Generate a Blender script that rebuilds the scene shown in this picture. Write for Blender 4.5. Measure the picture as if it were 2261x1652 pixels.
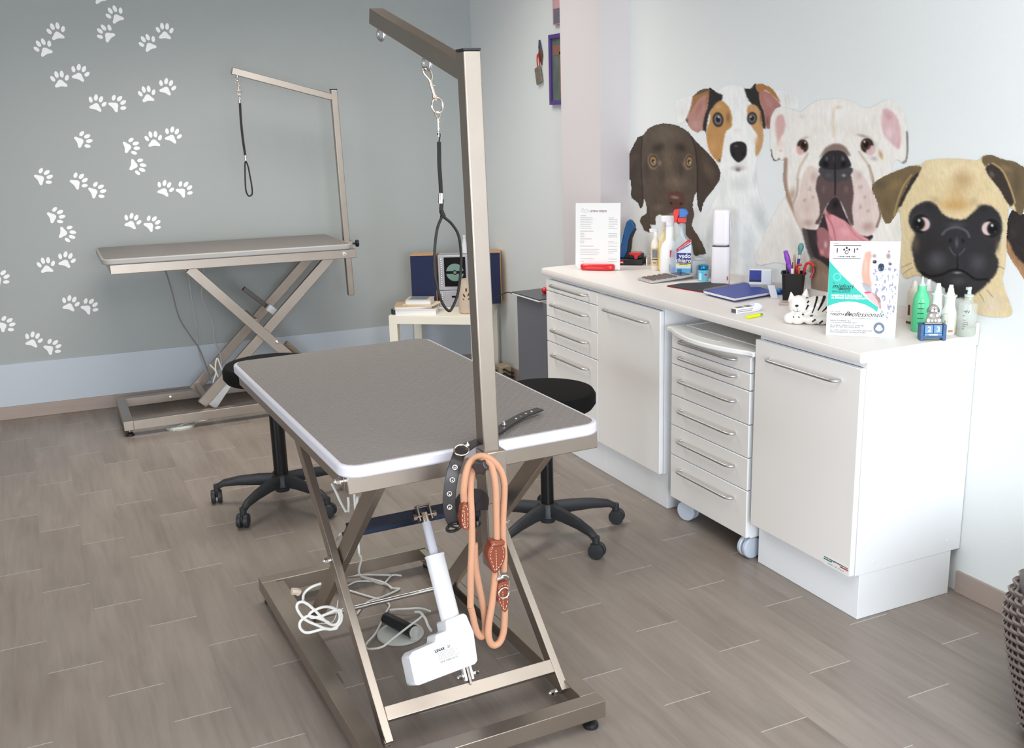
import bpy, bmesh, math, random
import numpy as np
from mathutils import Vector, Matrix, Quaternion
PI = math.pi
R = math.radians
scene = bpy.context.scene
for o in list(bpy.data.objects): bpy.data.objects.remove(o)
col = scene.collection

# ---------------------------------------------------------------- camera
F_PX = 2275.7
cam_d = bpy.data.cameras.new('camera')
cam = bpy.data.objects.new('camera', cam_d); col.objects.link(cam)
cam_d.sensor_fit = 'HORIZONTAL'; cam_d.sensor_width = 36.0; cam_d.lens = 36.0 * F_PX / 2261.0
cam_d.clip_start = 0.05
yaw, pitch, roll = R(-24.778), R(-14.2673), R(-1.6842)
fwd0 = Vector((-math.sin(yaw), math.cos(yaw), 0)); rt0 = Vector((math.cos(yaw), math.sin(yaw), 0)); up0 = Vector((0, 0, 1))
fwd = fwd0 * math.cos(pitch) + up0 * math.sin(pitch)
upv = up0 * math.cos(pitch) - fwd0 * math.sin(pitch)
rt = rt0 * math.cos(roll) + upv * math.sin(roll)
upv = upv * math.cos(roll) - rt0 * math.sin(roll)
m3 = Matrix((rt, upv, -fwd)).transposed()
cam.matrix_world = Matrix.Translation((-2.2329, -2.3046, 1.6348)) @ m3.to_4x4()
scene.camera = cam
scene.view_settings.view_transform = 'Standard'; scene.view_settings.look = 'None'
scene.view_settings.gamma = 1.0; scene.view_settings.use_curve_mapping = False
scene.view_settings.exposure = 0.35

# ---------------------------------------------------------------- light
world = bpy.data.worlds.new('world'); scene.world = world; world.use_nodes = True
world.node_tree.nodes['Background'].inputs[0].default_value = (0.72, 0.82, 1.0, 1)
world.node_tree.nodes['Background'].inputs[1].default_value = 1.0
def area(name, loc, rot, sx, sy, power, color):
    l = bpy.data.lights.new(name, 'AREA'); l.shape = 'RECTANGLE'; l.size = sx; l.size_y = sy
    l.energy = power; l.color = color
    o = bpy.data.objects.new(name, l); o.location = loc; o.rotation_euler = rot; col.objects.link(o); return o
area('daylight_front', (-1.75, -4.55, 1.35), (R(80), 0, R(-8)), 2.6, 2.3, 150, (0.88, 0.94, 1.0))
area('left_fill', (-5.55, -1.2, 1.25), (R(86), 0, R(-90)), 3.0, 2.0, 68, (0.84, 0.93, 1.0))  # added fill at the unseen left opening, lifts the left-facing sides
l_ = area('overhead_fill', (-1.2, 2.5, 2.83), (0, 0, 0), 2.2, 0.9, 30, (1.0, 0.95, 0.88)); l_.data.spread = R(130)  # added fill lamp to brighten the rear of the room, no fixture there
l_ = area('overhead_fill', (-1.2, -1.6, 2.83), (0, 0, 0), 2.4, 1.8, 44, (0.96, 0.98, 1.0))  # second added fill, lifts the floor, worktop and doors near the front

# ---------------------------------------------------------------- materials
def lin(c): return tuple(((v / 255) / 12.92 if v / 255 <= .04045 else ((v / 255 + .055) / 1.055) ** 2.4) for v in c)
MATS = {}
def mat(name, rgb=(200, 200, 200), rough=.5, metal=0.0, spec=.5, alpha=None, trans=0, coat=0, bump=None, vary=None, emit=0):
    if name in MATS: return MATS[name]
    m = bpy.data.materials.new(name); m.use_nodes = True; nt = m.node_tree; b = nt.nodes['Principled BSDF']
    c = lin(rgb) + (1,)
    b.inputs['Base Color'].default_value = c; b.inputs['Roughness'].default_value = rough
    b.inputs['Metallic'].default_value = metal; b.inputs['Specular IOR Level'].default_value = spec
    b.inputs['Coat Weight'].default_value = coat
    if trans: alpha = 1 - trans * .85
    if alpha is not None: b.inputs['Alpha'].default_value = alpha
    tc = nt.nodes.new('ShaderNodeTexCoord')
    if vary:
        n = nt.nodes.new('ShaderNodeTexNoise'); n.inputs['Scale'].default_value = vary[0]; n.inputs['Detail'].default_value = 4
        mp = nt.nodes.new('ShaderNodeMapping'); mp.inputs['Scale'].default_value = vary[2] if len(vary) > 2 else (1, 1, 1)
        nt.links.new(tc.outputs['Object'], mp.inputs[0]); nt.links.new(mp.outputs[0], n.inputs['Vector'])
        mr = nt.nodes.new('ShaderNodeMapRange'); mr.inputs[3].default_value = 1 - vary[1]; mr.inputs[4].default_value = 1 + vary[1]
        nt.links.new(n.outputs[0], mr.inputs[0])
        mx = nt.nodes.new('ShaderNodeMix'); mx.data_type = 'RGBA'; mx.blend_type = 'MULTIPLY'; mx.inputs[0].default_value = 1
        mx.inputs[6].default_value = c; nt.links.new(mr.outputs[0], mx.inputs[7]); nt.links.new(mx.outputs[2], b.inputs['Base Color'])
    if bump:
        n = nt.nodes.new('ShaderNodeTexNoise'); n.inputs['Scale'].default_value = bump[0]; n.inputs['Detail'].default_value = 5
        mp = nt.nodes.new('ShaderNodeMapping'); mp.inputs['Scale'].default_value = bump[2] if len(bump) > 2 else (1, 1, 1)
        nt.links.new(tc.outputs['Object'], mp.inputs[0]); nt.links.new(mp.outputs[0], n.inputs['Vector'])
        bp = nt.nodes.new('ShaderNodeBump'); bp.inputs['Strength'].default_value = bump[1]; bp.inputs['Distance'].default_value = .002
        nt.links.new(n.outputs[0], bp.inputs['Height']); nt.links.new(bp.outputs[0], b.inputs['Normal'])
    MATS[name] = m
    return m
def printed(name, rough=.55, fur=0.0):
    m = bpy.data.materials.new(name); m.use_nodes = True; nt = m.node_tree; b = nt.nodes['Principled BSDF']
    a = nt.nodes.new('ShaderNodeVertexColor'); a.layer_name = 'print'
    nt.links.new(a.outputs['Color'], b.inputs['Base Color']); b.inputs['Roughness'].default_value = rough
    b.inputs['Specular IOR Level'].default_value = .25
    return m
PRINT = printed('printed_film')
wall_m = mat('wall_paint_grey', (168, 173, 172), .85, bump=(260, .25), vary=(1.1, .015))
wallr_m = mat('wall_paint_white', (232, 235, 234), .8, bump=(260, .2))
ceil_m = mat('ceiling_paint', (176, 170, 162), .9, vary=(2, .01))
steel = mat('brushed_stainless_steel', (172, 161, 150), .37, 1.0, bump=(60, .08, (1, 1, 30)), vary=(9, .09))
steel2 = mat('polished_steel_fitting', (215, 212, 208), .18, 1.0)
chrome = mat('chrome', (225, 222, 218), .12, 1.0)
nickel = mat('nickel_plated', (205, 190, 175), .2, 1.0)
blackpl = mat('black_plastic', (24, 25, 27), .45)
castpl = mat('black_nylon', (40, 42, 45), .5, bump=(500, .1))
blackfab = mat('black_upholstery', (14, 13, 13), .9, spec=.2, bump=(900, .3))
whitelam = mat('white_laminate', (244, 246, 248), .28, vary=(3, .006))
greylam = mat('warm_grey_laminate', (238, 234, 229), .38, vary=(3, .008))
toplam = mat('worktop_laminate', (233, 227, 222), .3, vary=(60, .006))
alum = mat('satin_aluminium', (206, 205, 207), .38, 1.0)
shade_black = mat('shadow_gap_filler', (70, 64, 60), .8)
cableM = mat('white_cable', (226, 226, 220), .5)
blackcable = mat('black_cable', (22, 22, 24), .5)
paper = mat('white_paper', (232, 231, 229), .7)
ink = mat('black_ink', (35, 33, 35), .7)
greyink = mat('grey_ink', (135, 135, 138), .7)
redpl = mat('glossy_red_plastic', (214, 26, 32), .22, coat=.4)
whitepl = mat('white_plastic', (240, 240, 241), .4)
white_gloss = mat('white_glazed_ceramic', (244, 240, 233), .15, coat=.5)

def floor_mat():
    m = bpy.data.materials.new('wood_look_plank_tiles'); m.use_nodes = True; nt = m.node_tree; b = nt.nodes['Principled BSDF']
    N = nt.nodes.new; L = nt.links.new
    def math_(op, a, b_=None, c_=None):
        n = N('ShaderNodeMath'); n.operation = op
        for i, v in enumerate((a, b_, c_)):
            if v is None: continue
            if hasattr(v, 'node'): L(v, n.inputs[i])
            else: n.inputs[i].default_value = v
        return n.outputs[0]
    g = N('ShaderNodeNewGeometry'); s = N('ShaderNodeSeparateXYZ'); L(g.outputs['Position'], s.inputs[0])
    W, LN = .157, .627
    kx = math_('DIVIDE', s.outputs[0], W); k = math_('FLOOR', kx); fx = math_('SUBTRACT', kx, k)
    off = math_('MULTIPLY_ADD', k, -.228, -.013)
    ly = math_('DIVIDE', math_('SUBTRACT', s.outputs[1], off), LN); j = math_('FLOOR', ly); fy = math_('SUBTRACT', ly, j)
    ex = math_('MULTIPLY', math_('MINIMUM', fx, math_('SUBTRACT', 1.0, fx)), W)
    ey = math_('MULTIPLY', math_('MINIMUM', fy, math_('SUBTRACT', 1.0, fy)), LN)
    gx = math_('LESS_THAN', ex, .0011); gy = math_('LESS_THAN', ey, .0016)
    cmb = N('ShaderNodeCombineXYZ'); L(k, cmb.inputs[0]); L(j, cmb.inputs[1])
    wn = N('ShaderNodeTexWhiteNoise'); wn.noise_dimensions = '3D'; L(cmb.outputs[0], wn.inputs[0])
    # grain
    c2 = N('ShaderNodeCombineXYZ'); L(math_('MULTIPLY', s.outputs[0], 30.0), c2.inputs[0]); L(math_('MULTIPLY', s.outputs[1], 2.2), c2.inputs[1]); L(math_('MULTIPLY', wn.outputs[0], 40.0), c2.inputs[2])
    n1 = N('ShaderNodeTexNoise'); n1.inputs['Scale'].default_value = 1.0; n1.inputs['Detail'].default_value = 7; n1.inputs['Roughness'].default_value = .65; n1.inputs['Distortion'].default_value = .6
    L(c2.outputs[0], n1.inputs['Vector'])
    c3 = N('ShaderNodeCombineXYZ'); L(math_('MULTIPLY', s.outputs[0], 5.0), c3.inputs[0]); L(math_('MULTIPLY', s.outputs[1], 1.6), c3.inputs[1]); L(math_('MULTIPLY', wn.outputs[0], 17.0), c3.inputs[2])
    n2 = N('ShaderNodeTexNoise'); n2.inputs['Scale'].default_value = 1.0; n2.inputs['Detail'].default_value = 3; L(c3.outputs[0], n2.inputs['Vector'])
    t = math_('ADD', math_('MULTIPLY', n1.outputs[0], .55), math_('MULTIPLY', n2.outputs[0], .45))
    cr = N('ShaderNodeValToRGB'); L(t, cr.inputs[0]); e = cr.color_ramp.elements
    e[0].position = .26; e[0].color = lin((115, 103, 95)) + (1,); e[1].position = .76; e[1].color = lin((154, 143, 134)) + (1,)
    e2 = cr.color_ramp.elements.new(.5); e2.color = lin((137, 126, 117)) + (1,)
    mv = N('ShaderNodeMix'); mv.data_type = 'RGBA'; mv.blend_type = 'MULTIPLY'; mv.inputs[0].default_value = 1
    L(cr.outputs[0], mv.inputs[6]); mr = N('ShaderNodeMapRange'); L(wn.outputs[0], mr.inputs[0]); mr.inputs[3].default_value = .96; mr.inputs[4].default_value = 1.03; L(mr.outputs[0], mv.inputs[7])
    m1 = N('ShaderNodeMix'); m1.data_type = 'RGBA'; L(math_('MULTIPLY', gx, .30), m1.inputs[0]); L(mv.outputs[2], m1.inputs[6]); m1.inputs[7].default_value = lin((125, 116, 108)) + (1,)
    m2 = N('ShaderNodeMix'); m2.data_type = 'RGBA'; L(math_('MULTIPLY', gy, .85), m2.inputs[0]); L(m1.outputs[2], m2.inputs[6]); m2.inputs[7].default_value = lin((190, 186, 178)) + (1,)  # end joints lightened to paint in their reflected glint
    L(m2.outputs[2], b.inputs['Base Color']); b.inputs['Roughness'].default_value = .33
    b.inputs['Specular IOR Level'].default_value = .45
    bp = N('ShaderNodeBump'); bp.inputs['Strength'].default_value = .12; bp.inputs['Distance'].default_value = .001; L(n1.outputs[0], bp.inputs['Height']); L(bp.outputs[0], b.inputs['Normal'])
    return m
FLOOR = floor_mat()
def mat_rubber():
    m = bpy.data.materials.new('grey_embossed_rubber_mat'); m.use_nodes = True; nt = m.node_tree; b = nt.nodes['Principled BSDF']
    N = nt.nodes.new; L = nt.links.new
    def M(op, a, b_=None):
        n = N('ShaderNodeMath'); n.operation = op
        for i, v in enumerate((a, b_)):
            if v is None: continue
            if hasattr(v, 'node'): L(v, n.inputs[i])
            else: n.inputs[i].default_value = v
        return n.outputs[0]
    tc = N('ShaderNodeTexCoord'); s = N('ShaderNodeSeparateXYZ'); L(tc.outputs['Object'], s.inputs[0])
    # rows of small overlapping half-moons (fish-scale emboss)
    px, py = .030, .017
    row = M('FLOOR', M('DIVIDE', s.outputs[1], py)); odd = M('MODULO', M('ABSOLUTE', row), 2.0)
    fx = M('FRACT', M('ADD', M('ADD', M('DIVIDE', s.outputs[0], px), M('MULTIPLY', odd, .5)), 100.0))
    fy = M('FRACT', M('ADD', M('DIVIDE', s.outputs[1], py), 100.0))
    dx = M('MULTIPLY', M('SUBTRACT', fx, .5), 1.0); dy = M('MULTIPLY', M('SUBTRACT', 1.0, fy), .62)
    r = M('SQRT', M('ADD', M('MULTIPLY', dx, dx), M('MULTIPLY', dy, dy)))
    line = M('SUBTRACT', 1.0, M('MINIMUM', M('DIVIDE', M('ABSOLUTE', M('SUBTRACT', r, .42)), .07), 1.0))
    bp = N('ShaderNodeBump'); bp.inputs['Strength'].default_value = .55; bp.inputs['Distance'].default_value = .0025
    L(line, bp.inputs['Height']); L(bp.outputs[0], b.inputs['Normal'])
    mx = N('ShaderNodeMix'); mx.data_type = 'RGBA'; L(M('MULTIPLY', line, .5), mx.inputs[0]); mx.inputs[6].default_value = lin((121, 114, 110)) + (1,); mx.inputs[7].default_value = lin((168, 163, 160)) + (1,)
    L(mx.outputs[2], b.inputs['Base Color']); b.inputs['Roughness'].default_value = .42
    return m
RUBBER = mat_rubber()

# ---------------------------------------------------------------- mesh builder
class MB:
    def __init__(s): s.bm = bmesh.new(); s.mi = 0; s.X = Matrix.Identity(4)
    def _fin(s, verts, mtx=None):
        M = s.X @ mtx if mtx is not None else s.X
        bmesh.ops.transform(s.bm, matrix=M, verts=verts)
        fs = set()
        for v in verts:
            for f in v.link_faces: fs.add(f)
        for f in fs: f.material_index = s.mi
        return verts
    def box(s, x0, x1, y0, y1, z0, z1, mtx=None):
        r = bmesh.ops.create_cube(s.bm, size=1)['verts']
        for v in r: v.co = Vector(((x0 + x1) / 2 + v.co.x * (x1 - x0), (y0 + y1) / 2 + v.co.y * (y1 - y0), (z0 + z1) / 2 + v.co.z * (z1 - z0)))
        return s._fin(r, mtx)
    def bar(s, a, b, w, h, up=(0, 0, 1)):
        """square section bar from a to b, w sideways, h along up"""
        a = Vector(a); b = Vector(b); d = (b - a); L = d.length; d.normalize(); u = Vector(up); x = d.cross(u).normalized(); u = x.cross(d)
        M = Matrix((x, d, u)).transposed().to_4x4(); M.translation = a
        return s.box(-w / 2, w / 2, 0, L, -h / 2, h / 2, M)
    def cyl(s, a, b, r, r2=None, n=24, cap=True):
        a = Vector(a); b = Vector(b); d = b - a
        M = Matrix.Translation((a + b) / 2) @ d.to_track_quat('Z', 'Y').to_matrix().to_4x4()
        v = bmesh.ops.create_cone(s.bm, cap_ends=cap, segments=n, radius1=r, radius2=r if r2 is None else r2, depth=d.length)['verts']
        return s._fin(v, M)
    def sph(s, c, r, sc=(1, 1, 1), rot=None, n=16):
        v = bmesh.ops.create_uvsphere(s.bm, u_segments=n * 2, v_segments=n, radius=r)['verts']
        M = Matrix.Translation(c) @ (rot.to_4x4() if rot is not None else Matrix.Identity(4)) @ Matrix.Diagonal((sc[0], sc[1], sc[2], 1))
        return s._fin(v, M)
    def lathe(s, prof, n=32, c=(0, 0, 0), mtx=None, close=False):
        rings = []
        vs = []
        for r, z in prof:
            if r < 1e-6: ring = [s.bm.verts.new((c[0], c[1], c[2] + z))]
            else: ring = [s.bm.verts.new((c[0] + r * math.cos(2 * PI * i / n), c[1] + r * math.sin(2 * PI * i / n), c[2] + z)) for i in range(n)]
            rings.append(ring); vs += ring
        for A, B in zip(rings, rings[1:]):
            for i in range(n):
                j = (i + 1) % n
                if len(A) == 1 and len(B) == 1: continue
                if len(A) == 1: s.bm.faces.new((A[0], B[j], B[i]))
                elif len(B) == 1: s.bm.faces.new((A[i], A[j], B[0]))
                else: s.bm.faces.new((A[i], A[j], B[j], B[i]))
        return s._fin(vs, mtx)
    def tube(s, pts, r, n=10, closed=False, smooth=6, cap=True, flat=None):
        """tube along a smoothed path; flat=(w,h,normal) makes a strap"""
        P = [Vector(p) for p in pts]
        if smooth: P = catmull(P, closed, smooth)
        m = len(P); rings = []; vs = []
        T = []
        for i in range(m):
            a = P[(i - 1) % m] if (closed or i > 0) else P[i]; b = P[(i + 1) % m] if (closed or i < m - 1) else P[i]
            T.append((b - a).normalized())
        nrm = T[0].orthogonal().normalized()
        if flat: nrm = Vector(flat[2])
        for i in range(m):
            t = T[i]
            if flat: nn = (Vector(flat[2]) - t * Vector(flat[2]).dot(t)).normalized()
            else:
                nn = nrm - t * nrm.dot(t); nn = nn.normalized() if nn.length > 1e-6 else t.orthogonal().normalized(); nrm = nn
            bb = t.cross(nn)
            if flat:
                w, h = flat[0] / 2, flat[1] / 2
                ring = [s.bm.verts.new(P[i] + bb * x * w + nn * y * h) for x, y in ((-1, -1), (1, -1), (1, 1), (-1, 1))]
            else:
                rr = r[min(i * len(r) // m, len(r) - 1)] if isinstance(r, (list, tuple)) else r
                ring = [s.bm.verts.new(P[i] + (nn * math.cos(2 * PI * k / n) + bb * math.sin(2 * PI * k / n)) * rr) for k in range(n)]
            rings.append(ring); vs += ring
        K = len(rings[0])
        rng = range(m if closed else m - 1)
        for i in rng:
            A = rings[i]; B = rings[(i + 1) % m]
            for k in range(K): s.bm.faces.new((A[k], A[(k + 1) % K], B[(k + 1) % K], B[k]))
        if cap and not closed:
            s.bm.faces.new(rings[0][::-1]); s.bm.faces.new(rings[-1])
        return s._fin(vs)
    def prism(s, poly, h, mtx=None, z0=0):
        """poly in local XY extruded along local Z"""
        A = [s.bm.verts.new((x, y, z0)) for x, y in poly]; B = [s.bm.verts.new((x, y, z0 + h)) for x, y in poly]; n = len(poly)
        s.bm.faces.new(A[::-1]); s.bm.faces.new(B)
        for i in range(n): s.bm.faces.new((A[i], A[(i + 1) % n], B[(i + 1) % n], B[i]))
        return s._fin(A + B, mtx)
    def torus(s, c, R_, r, axis=(0, 0, 1), n=32, k=10, sc=1.0, rot=0):
        q = Vector(axis).to_track_quat('Z', 'Y').to_matrix().to_4x4(); M = Matrix.Translation(c) @ q @ Matrix.Rotation(rot, 4, 'Z')
        pts = [M @ Vector((R_ * math.cos(2 * PI * i / n), sc * R_ * math.sin(2 * PI * i / n), 0)) for i in range(n)]
        return s.tube(pts, r, n=k, closed=True, smooth=0)
    def build(s, name, mats, parent=None, smooth=True, bevel=0, seg=2, auto=35, subd=0, loc=None, rot=None):
        bmesh.ops.recalc_face_normals(s.bm, faces=s.bm.faces[:])
        me = bpy.data.meshes.new(name); s.bm.to_mesh(me); s.bm.free()
        if not isinstance(mats, (list, tuple)): mats = [mats]
        for m in mats: me.materials.append(m)
        return link(name, me, parent, smooth, bevel, seg, auto, subd, loc, rot)
def link(name, me, parent=None, smooth=True, bevel=0, seg=2, auto=35, subd=0, loc=None, rot=None):
    o = bpy.data.objects.new(name, me); col.objects.link(o)
    if parent is not None:
        o.parent = parent
        if loc is not None: o.location = loc
        if rot is not None: o.rotation_euler = rot
    elif loc is not None:
        o.location = loc
        if rot is not None: o.rotation_euler = rot
    else:                       # world-authored: put the origin at the base
        n = len(me.vertices); a = np.empty(n * 3); me.vertices.foreach_get('co', a); a = a.reshape(-1, 3)
        c = Vector(((a[:, 0].min() + a[:, 0].max()) / 2, (a[:, 1].min() + a[:, 1].max()) / 2, a[:, 2].min()))
        me.transform(Matrix.Translation(-c)); o.location = c
    if smooth:
        me.polygons.foreach_set('use_smooth', [True] * len(me.polygons))
        try: me.set_sharp_from_angle(angle=R(auto))
        except Exception: pass
    if bevel:
        b = o.modifiers.new('bevel', 'BEVEL'); b.width = bevel; b.segments = seg; b.limit_method = 'ANGLE'; b.angle_limit = R(40)
    if subd:
        b = o.modifiers.new('subsurf', 'SUBSURF'); b.levels = subd; b.render_levels = subd
    return o
def catmull(P, closed=False, k=6):
    P = [Vector(p) for p in P]; n = len(P); out = []
    rng = range(n if closed else n - 1)
    for i in rng:
        p1 = P[i]; p2 = P[(i + 1) % n]
        p0 = P[(i - 1) % n] if (closed or i > 0) else p1 * 2 - p2
        p3 = P[(i + 2) % n] if (closed or i < n - 2) else p2 * 2 - p1
        for j in range(k):
            t = j / k
            out.append(.5 * ((2 * p1) + (p2 - p0) * t + (2 * p0 - 5 * p1 + 4 * p2 - p3) * t * t + (3 * p1 - p0 - 3 * p2 + p3) * t ** 3))
    if not closed: out.append(P[-1])
    return out
def tag(o, label, cat, group=None):
    o['label'] = label; o['category'] = cat
    if group: o['group'] = group
    return o
def struct(o): o['kind'] = 'structure'; return o
def empty(name, loc, rz=0, label=None, cat=None, group=None, rot=None):
    o = bpy.data.objects.new(name, None); o.empty_display_size = .05; col.objects.link(o); o.location = loc
    o.rotation_euler = rot if rot else (0, 0, rz)
    if label: tag(o, label, cat, group)
    return o
def copy_tree(o, parent=None):
    c = o.copy(); col.objects.link(c)
    if parent is not None: c.parent = parent
    for ch in [x for x in o.children]: copy_tree(ch, c)
    return c
def text(name, body, size, mtx, m, parent=None, align='CENTER', bold=0.0, shear=0.0, ext=.0003, spacing=1.0):
    cu = bpy.data.curves.new('t', 'FONT'); cu.body = body; cu.size = size; cu.align_x = align; cu.align_y = 'CENTER'
    cu.extrude = ext; cu.offset = bold; cu.shear = shear; cu.resolution_u = 3; cu.space_character = spacing
    to = bpy.data.objects.new('t', cu); col.objects.link(to); dg = bpy.context.evaluated_depsgraph_get(); dg.update()
    me = bpy.data.meshes.new_from_object(to.evaluated_get(dg)); bpy.data.objects.remove(to)
    me.transform(mtx); me.materials.clear(); me.materials.append(m); me.name = name
    o = bpy.data.objects.new(name, me); col.objects.link(o)
    if parent is not None: o.parent = parent
    return o
def frame(o, x, y):
    """matrix with origin o, x axis x, y axis y"""
    x = Vector(x).normalized(); y = Vector(y).normalized(); z = x.cross(y); M = Matrix((x, y, z)).transposed().to_4x4(); M.translation = o; return M
# ================================================================ the room
D = .4858; XA = .420; XC = .3205
YB0, TK = 3.9300, math.tan(R(-4.0))
yb = lambda x: YB0 + TK * x
def slab(name, pts, z0, z1, m, kind=True, parent=None):
    b = MB(); b.prism(pts, z1 - z0, z0=z0); o = b.build(name, m, parent, smooth=False)
    return struct(o) if kind and parent is None else o
slab('floor', [(-5.8, -4.8), (.9, -4.8), (.9, 4.5), (-5.8, 4.5)], -.05, 0, FLOOR)
slab('ceiling', [(-5.8, -4.8), (.9, -4.8), (.9, 4.5), (-5.8, 4.5)], 2.86, 2.95, ceil_m)
slab('wall_back', [(-5.7, yb(-5.7)), (.6, yb(.6)), (.6, yb(.6) + .15), (-5.7, yb(-5.7) + .15)], 0, 2.86, wall_m)
slab('wall_alcove', [(XA, 2.529), (XA, yb(XA)), (.9, yb(XA)), (.9, 2.529)], 0, 2.86, mat('wall_paint_light_grey', (222, 226, 226), .85, bump=(260, .25)))
slab('wall_column', [(XC, 2.131), (.9, 2.131), (.9, 2.529), (XC, 2.529)], 0, 2.86, mat('wall_paint_pale_mauve', (212, 206, 207), .8, bump=(260, .2)))
slab('wall_right', [(D, -4.7), (.9, -4.7), (.9, 2.131), (D, 2.131)], 0, 2.86, wallr_m)
def wall_open(name, axis, pos, th, a0, a1, oa0, oa1, oz0, oz1, m):
    b = MB()
    def bx(u0, u1, z0, z1):
        if axis == 'y': b.box(u0, u1, pos - th, pos, z0, z1)
        else: b.box(pos - th, pos, u0, u1, z0, z1)
    bx(a0, oa0, 0, 2.86); bx(oa1, a1, 0, 2.86); bx(oa0, oa1, 0, oz0); bx(oa0, oa1, oz1, 2.86)
    return struct(b.build(name, m, smooth=False))
wall_open('wall_front', 'y', -4.58, .12, -5.7, .9, -3.15, .25, .15, 2.55, wallr_m)
wall_open('wall_left', 'x', -5.58, .12, -4.7, 4.4, -2.75, .35, .2, 2.3, mat('wall_paint_tan', (176, 148, 128), .8, bump=(260, .2)))
glass_pane = bpy.data.materials.new('window_glass'); glass_pane.use_nodes = True
_nt = glass_pane.node_tree; _nt.nodes.remove(_nt.nodes['Principled BSDF'])
_t = _nt.nodes.new('ShaderNodeBsdfTransparent'); _g = _nt.nodes.new('ShaderNodeBsdfGlossy'); _g.inputs['Roughness'].default_value = .02
_mx = _nt.nodes.new('ShaderNodeMixShader'); _mx.inputs[0].default_value = .06
_nt.links.new(_t.outputs[0], _mx.inputs[1]); _nt.links.new(_g.outputs[0], _mx.inputs[2]); _nt.links.new(_mx.outputs[0], _nt.nodes['Material Output'].inputs[0])
def window(name, axis, pos, a0, a1, z0, z1):
    b = MB(); t = .05
    def bx(u0, u1, v0, v1, d0=.02, d1=.07, q=b):
        if axis == 'y': q.box(u0, u1, pos - d1, pos - d0, v0, v1)
        else: q.box(pos - d1, pos - d0, u0, u1, v0, v1)
    bx(a0, a1, z0, z0 + t); bx(a0, a1, z1 - t, z1); bx(a0, a0 + t, z0 + t, z1 - t); bx(a1 - t, a1, z0 + t, z1 - t); mid = (a0 + a1) / 2; bx(mid - t / 2, mid + t / 2, z0 + t, z1 - t)
    o = struct(b.build(name, alum))
    g = MB(); bx(a0 + t, mid - t / 2, z0 + t, z1 - t, .042, .048, g); bx(mid + t / 2, a1 - t, z0 + t, z1 - t, .042, .048, g)
    p = g.build('window_pane', glass_pane); p.parent = o; p.location = p.location - o.location
    return o
window('window_1', 'y', -4.58, -3.15, .25, .15, 2.55)
window('window_2', 'x', -5.58, -2.75, .35, .2, 2.3)
skirt = mat('skirting_tile', (168, 152, 142), .5, vary=(6, .1, (1, 1, 6)))
slab('baseboard_back', [(-5.57, yb(-5.57) - .012), (XA - .012, yb(XA) - .012), (XA, yb(XA) - .001), (-5.57, yb(-5.57) - .001)], .001, .0762, skirt)
slab('baseboard_alcove', [(XA - .012, 2.53), (XA - .001, 2.53), (XA - .001, yb(XA) - .014), (XA - .012, yb(XA) - .014)], .001, .0762, skirt)
slab('baseboard_right', [(D - .012, -4.55), (D - .001, -4.55), (D - .001, -.0), (D - .012, -.0)], .001, .0762, skirt)
slab('trim_1', [(-5.57, yb(-5.57) - .009), (XA - .002, yb(XA) - .009), (XA - .002, yb(XA) - .001), (-5.57, yb(-5.57) - .001)], .077, .3228, mat('wainscot_lit_paint', (196, 204, 212), .8, bump=(260, .2)))  # paler bluish tone paints in the cool light low on the wall

# ================================================================ the counter
HD, HP = .8486, .1584
handle_y = [0]
def handle(parent, yc, z, L=.36, x=0.0, dx=0, dy=0, dz=0):
    b = MB(); h = L / 2; s = .030
    b.tube([(x + .001, yc - h + .012, z), (x - .014, yc - h + .010, z), (x - s + .004, yc - h + .020, z), (x - s, yc - h + .05, z), (x - s, yc, z), (x - s, yc + h - .05, z), (x - s + .004, yc + h - .020, z), (x - .014, yc + h - .010, z), (x + .001, yc + h - .012, z)], .0052, n=12, smooth=5)
    return b.build('handle', alum, parent, loc=(-dx, -dy, -dz) if parent else None)
def front(parent, name, y0, y1, z0, z1, hz, base, x0=0.0, L=.36):
    g = .0018
    b = MB(); b.box(x0, x0 + .0205, y0 + g, y1 - g, z0 + g, z1 - g)
    for f in b.bm.faces: f.material_index = 0 if abs(f.normal.x) > .9 else 1
    o = b.build(name, [greylam, whitelam], parent, bevel=.0025, seg=3, loc=tuple(-Vector(base)))
    hh = handle(o, (y0 + y1) / 2, hz, L, x0)
    hh.location = (0, 0, 0)
    return o
def cabinet(name, y0, y1, label, closed=True):
    base = ((.25), (y0 + y1) / 2, 0)
    e = empty(name, base, label=label, cat='cabinet')
    off = tuple(-Vector(base))
    b = MB(); t = .018
    b.box(.0225, D - .003, y0 + .0005, y0 + t, HP, .8643); b.box(.0225, D - .003, y1 - t, y1 - .0005, HP, .8643)
    b.box(.0225, D - .003, y0 + t, y1 - t, HP, HP + t); b.box(.0225, .1, y0 + t, y1 - t, .8468, .8643); b.box(D - .012, D - .003, y0 + t, y1 - t, HP + t, .8643)
    b.build('carcass', whitelam, e, smooth=False, bevel=.0006, seg=1, loc=off)
    b = MB(); b.box(.0423, .445, y0 + (.0 if y0 > .2 and y0 != 1.1069 else -.0) + .002, y1 - .0005, .0005, HP - .0005)
    b.build('plinth', whitelam, e, smooth=False, bevel=.001, seg=1, loc=off)
    return e, base
e, bs = cabinet('base_cabinet', 0, .5095, 'white and warm grey single-door cabinet at the near end with a small maker sticker')
d = front(e, 'door', 0, .5095, HP, HD, .793, bs)
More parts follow.
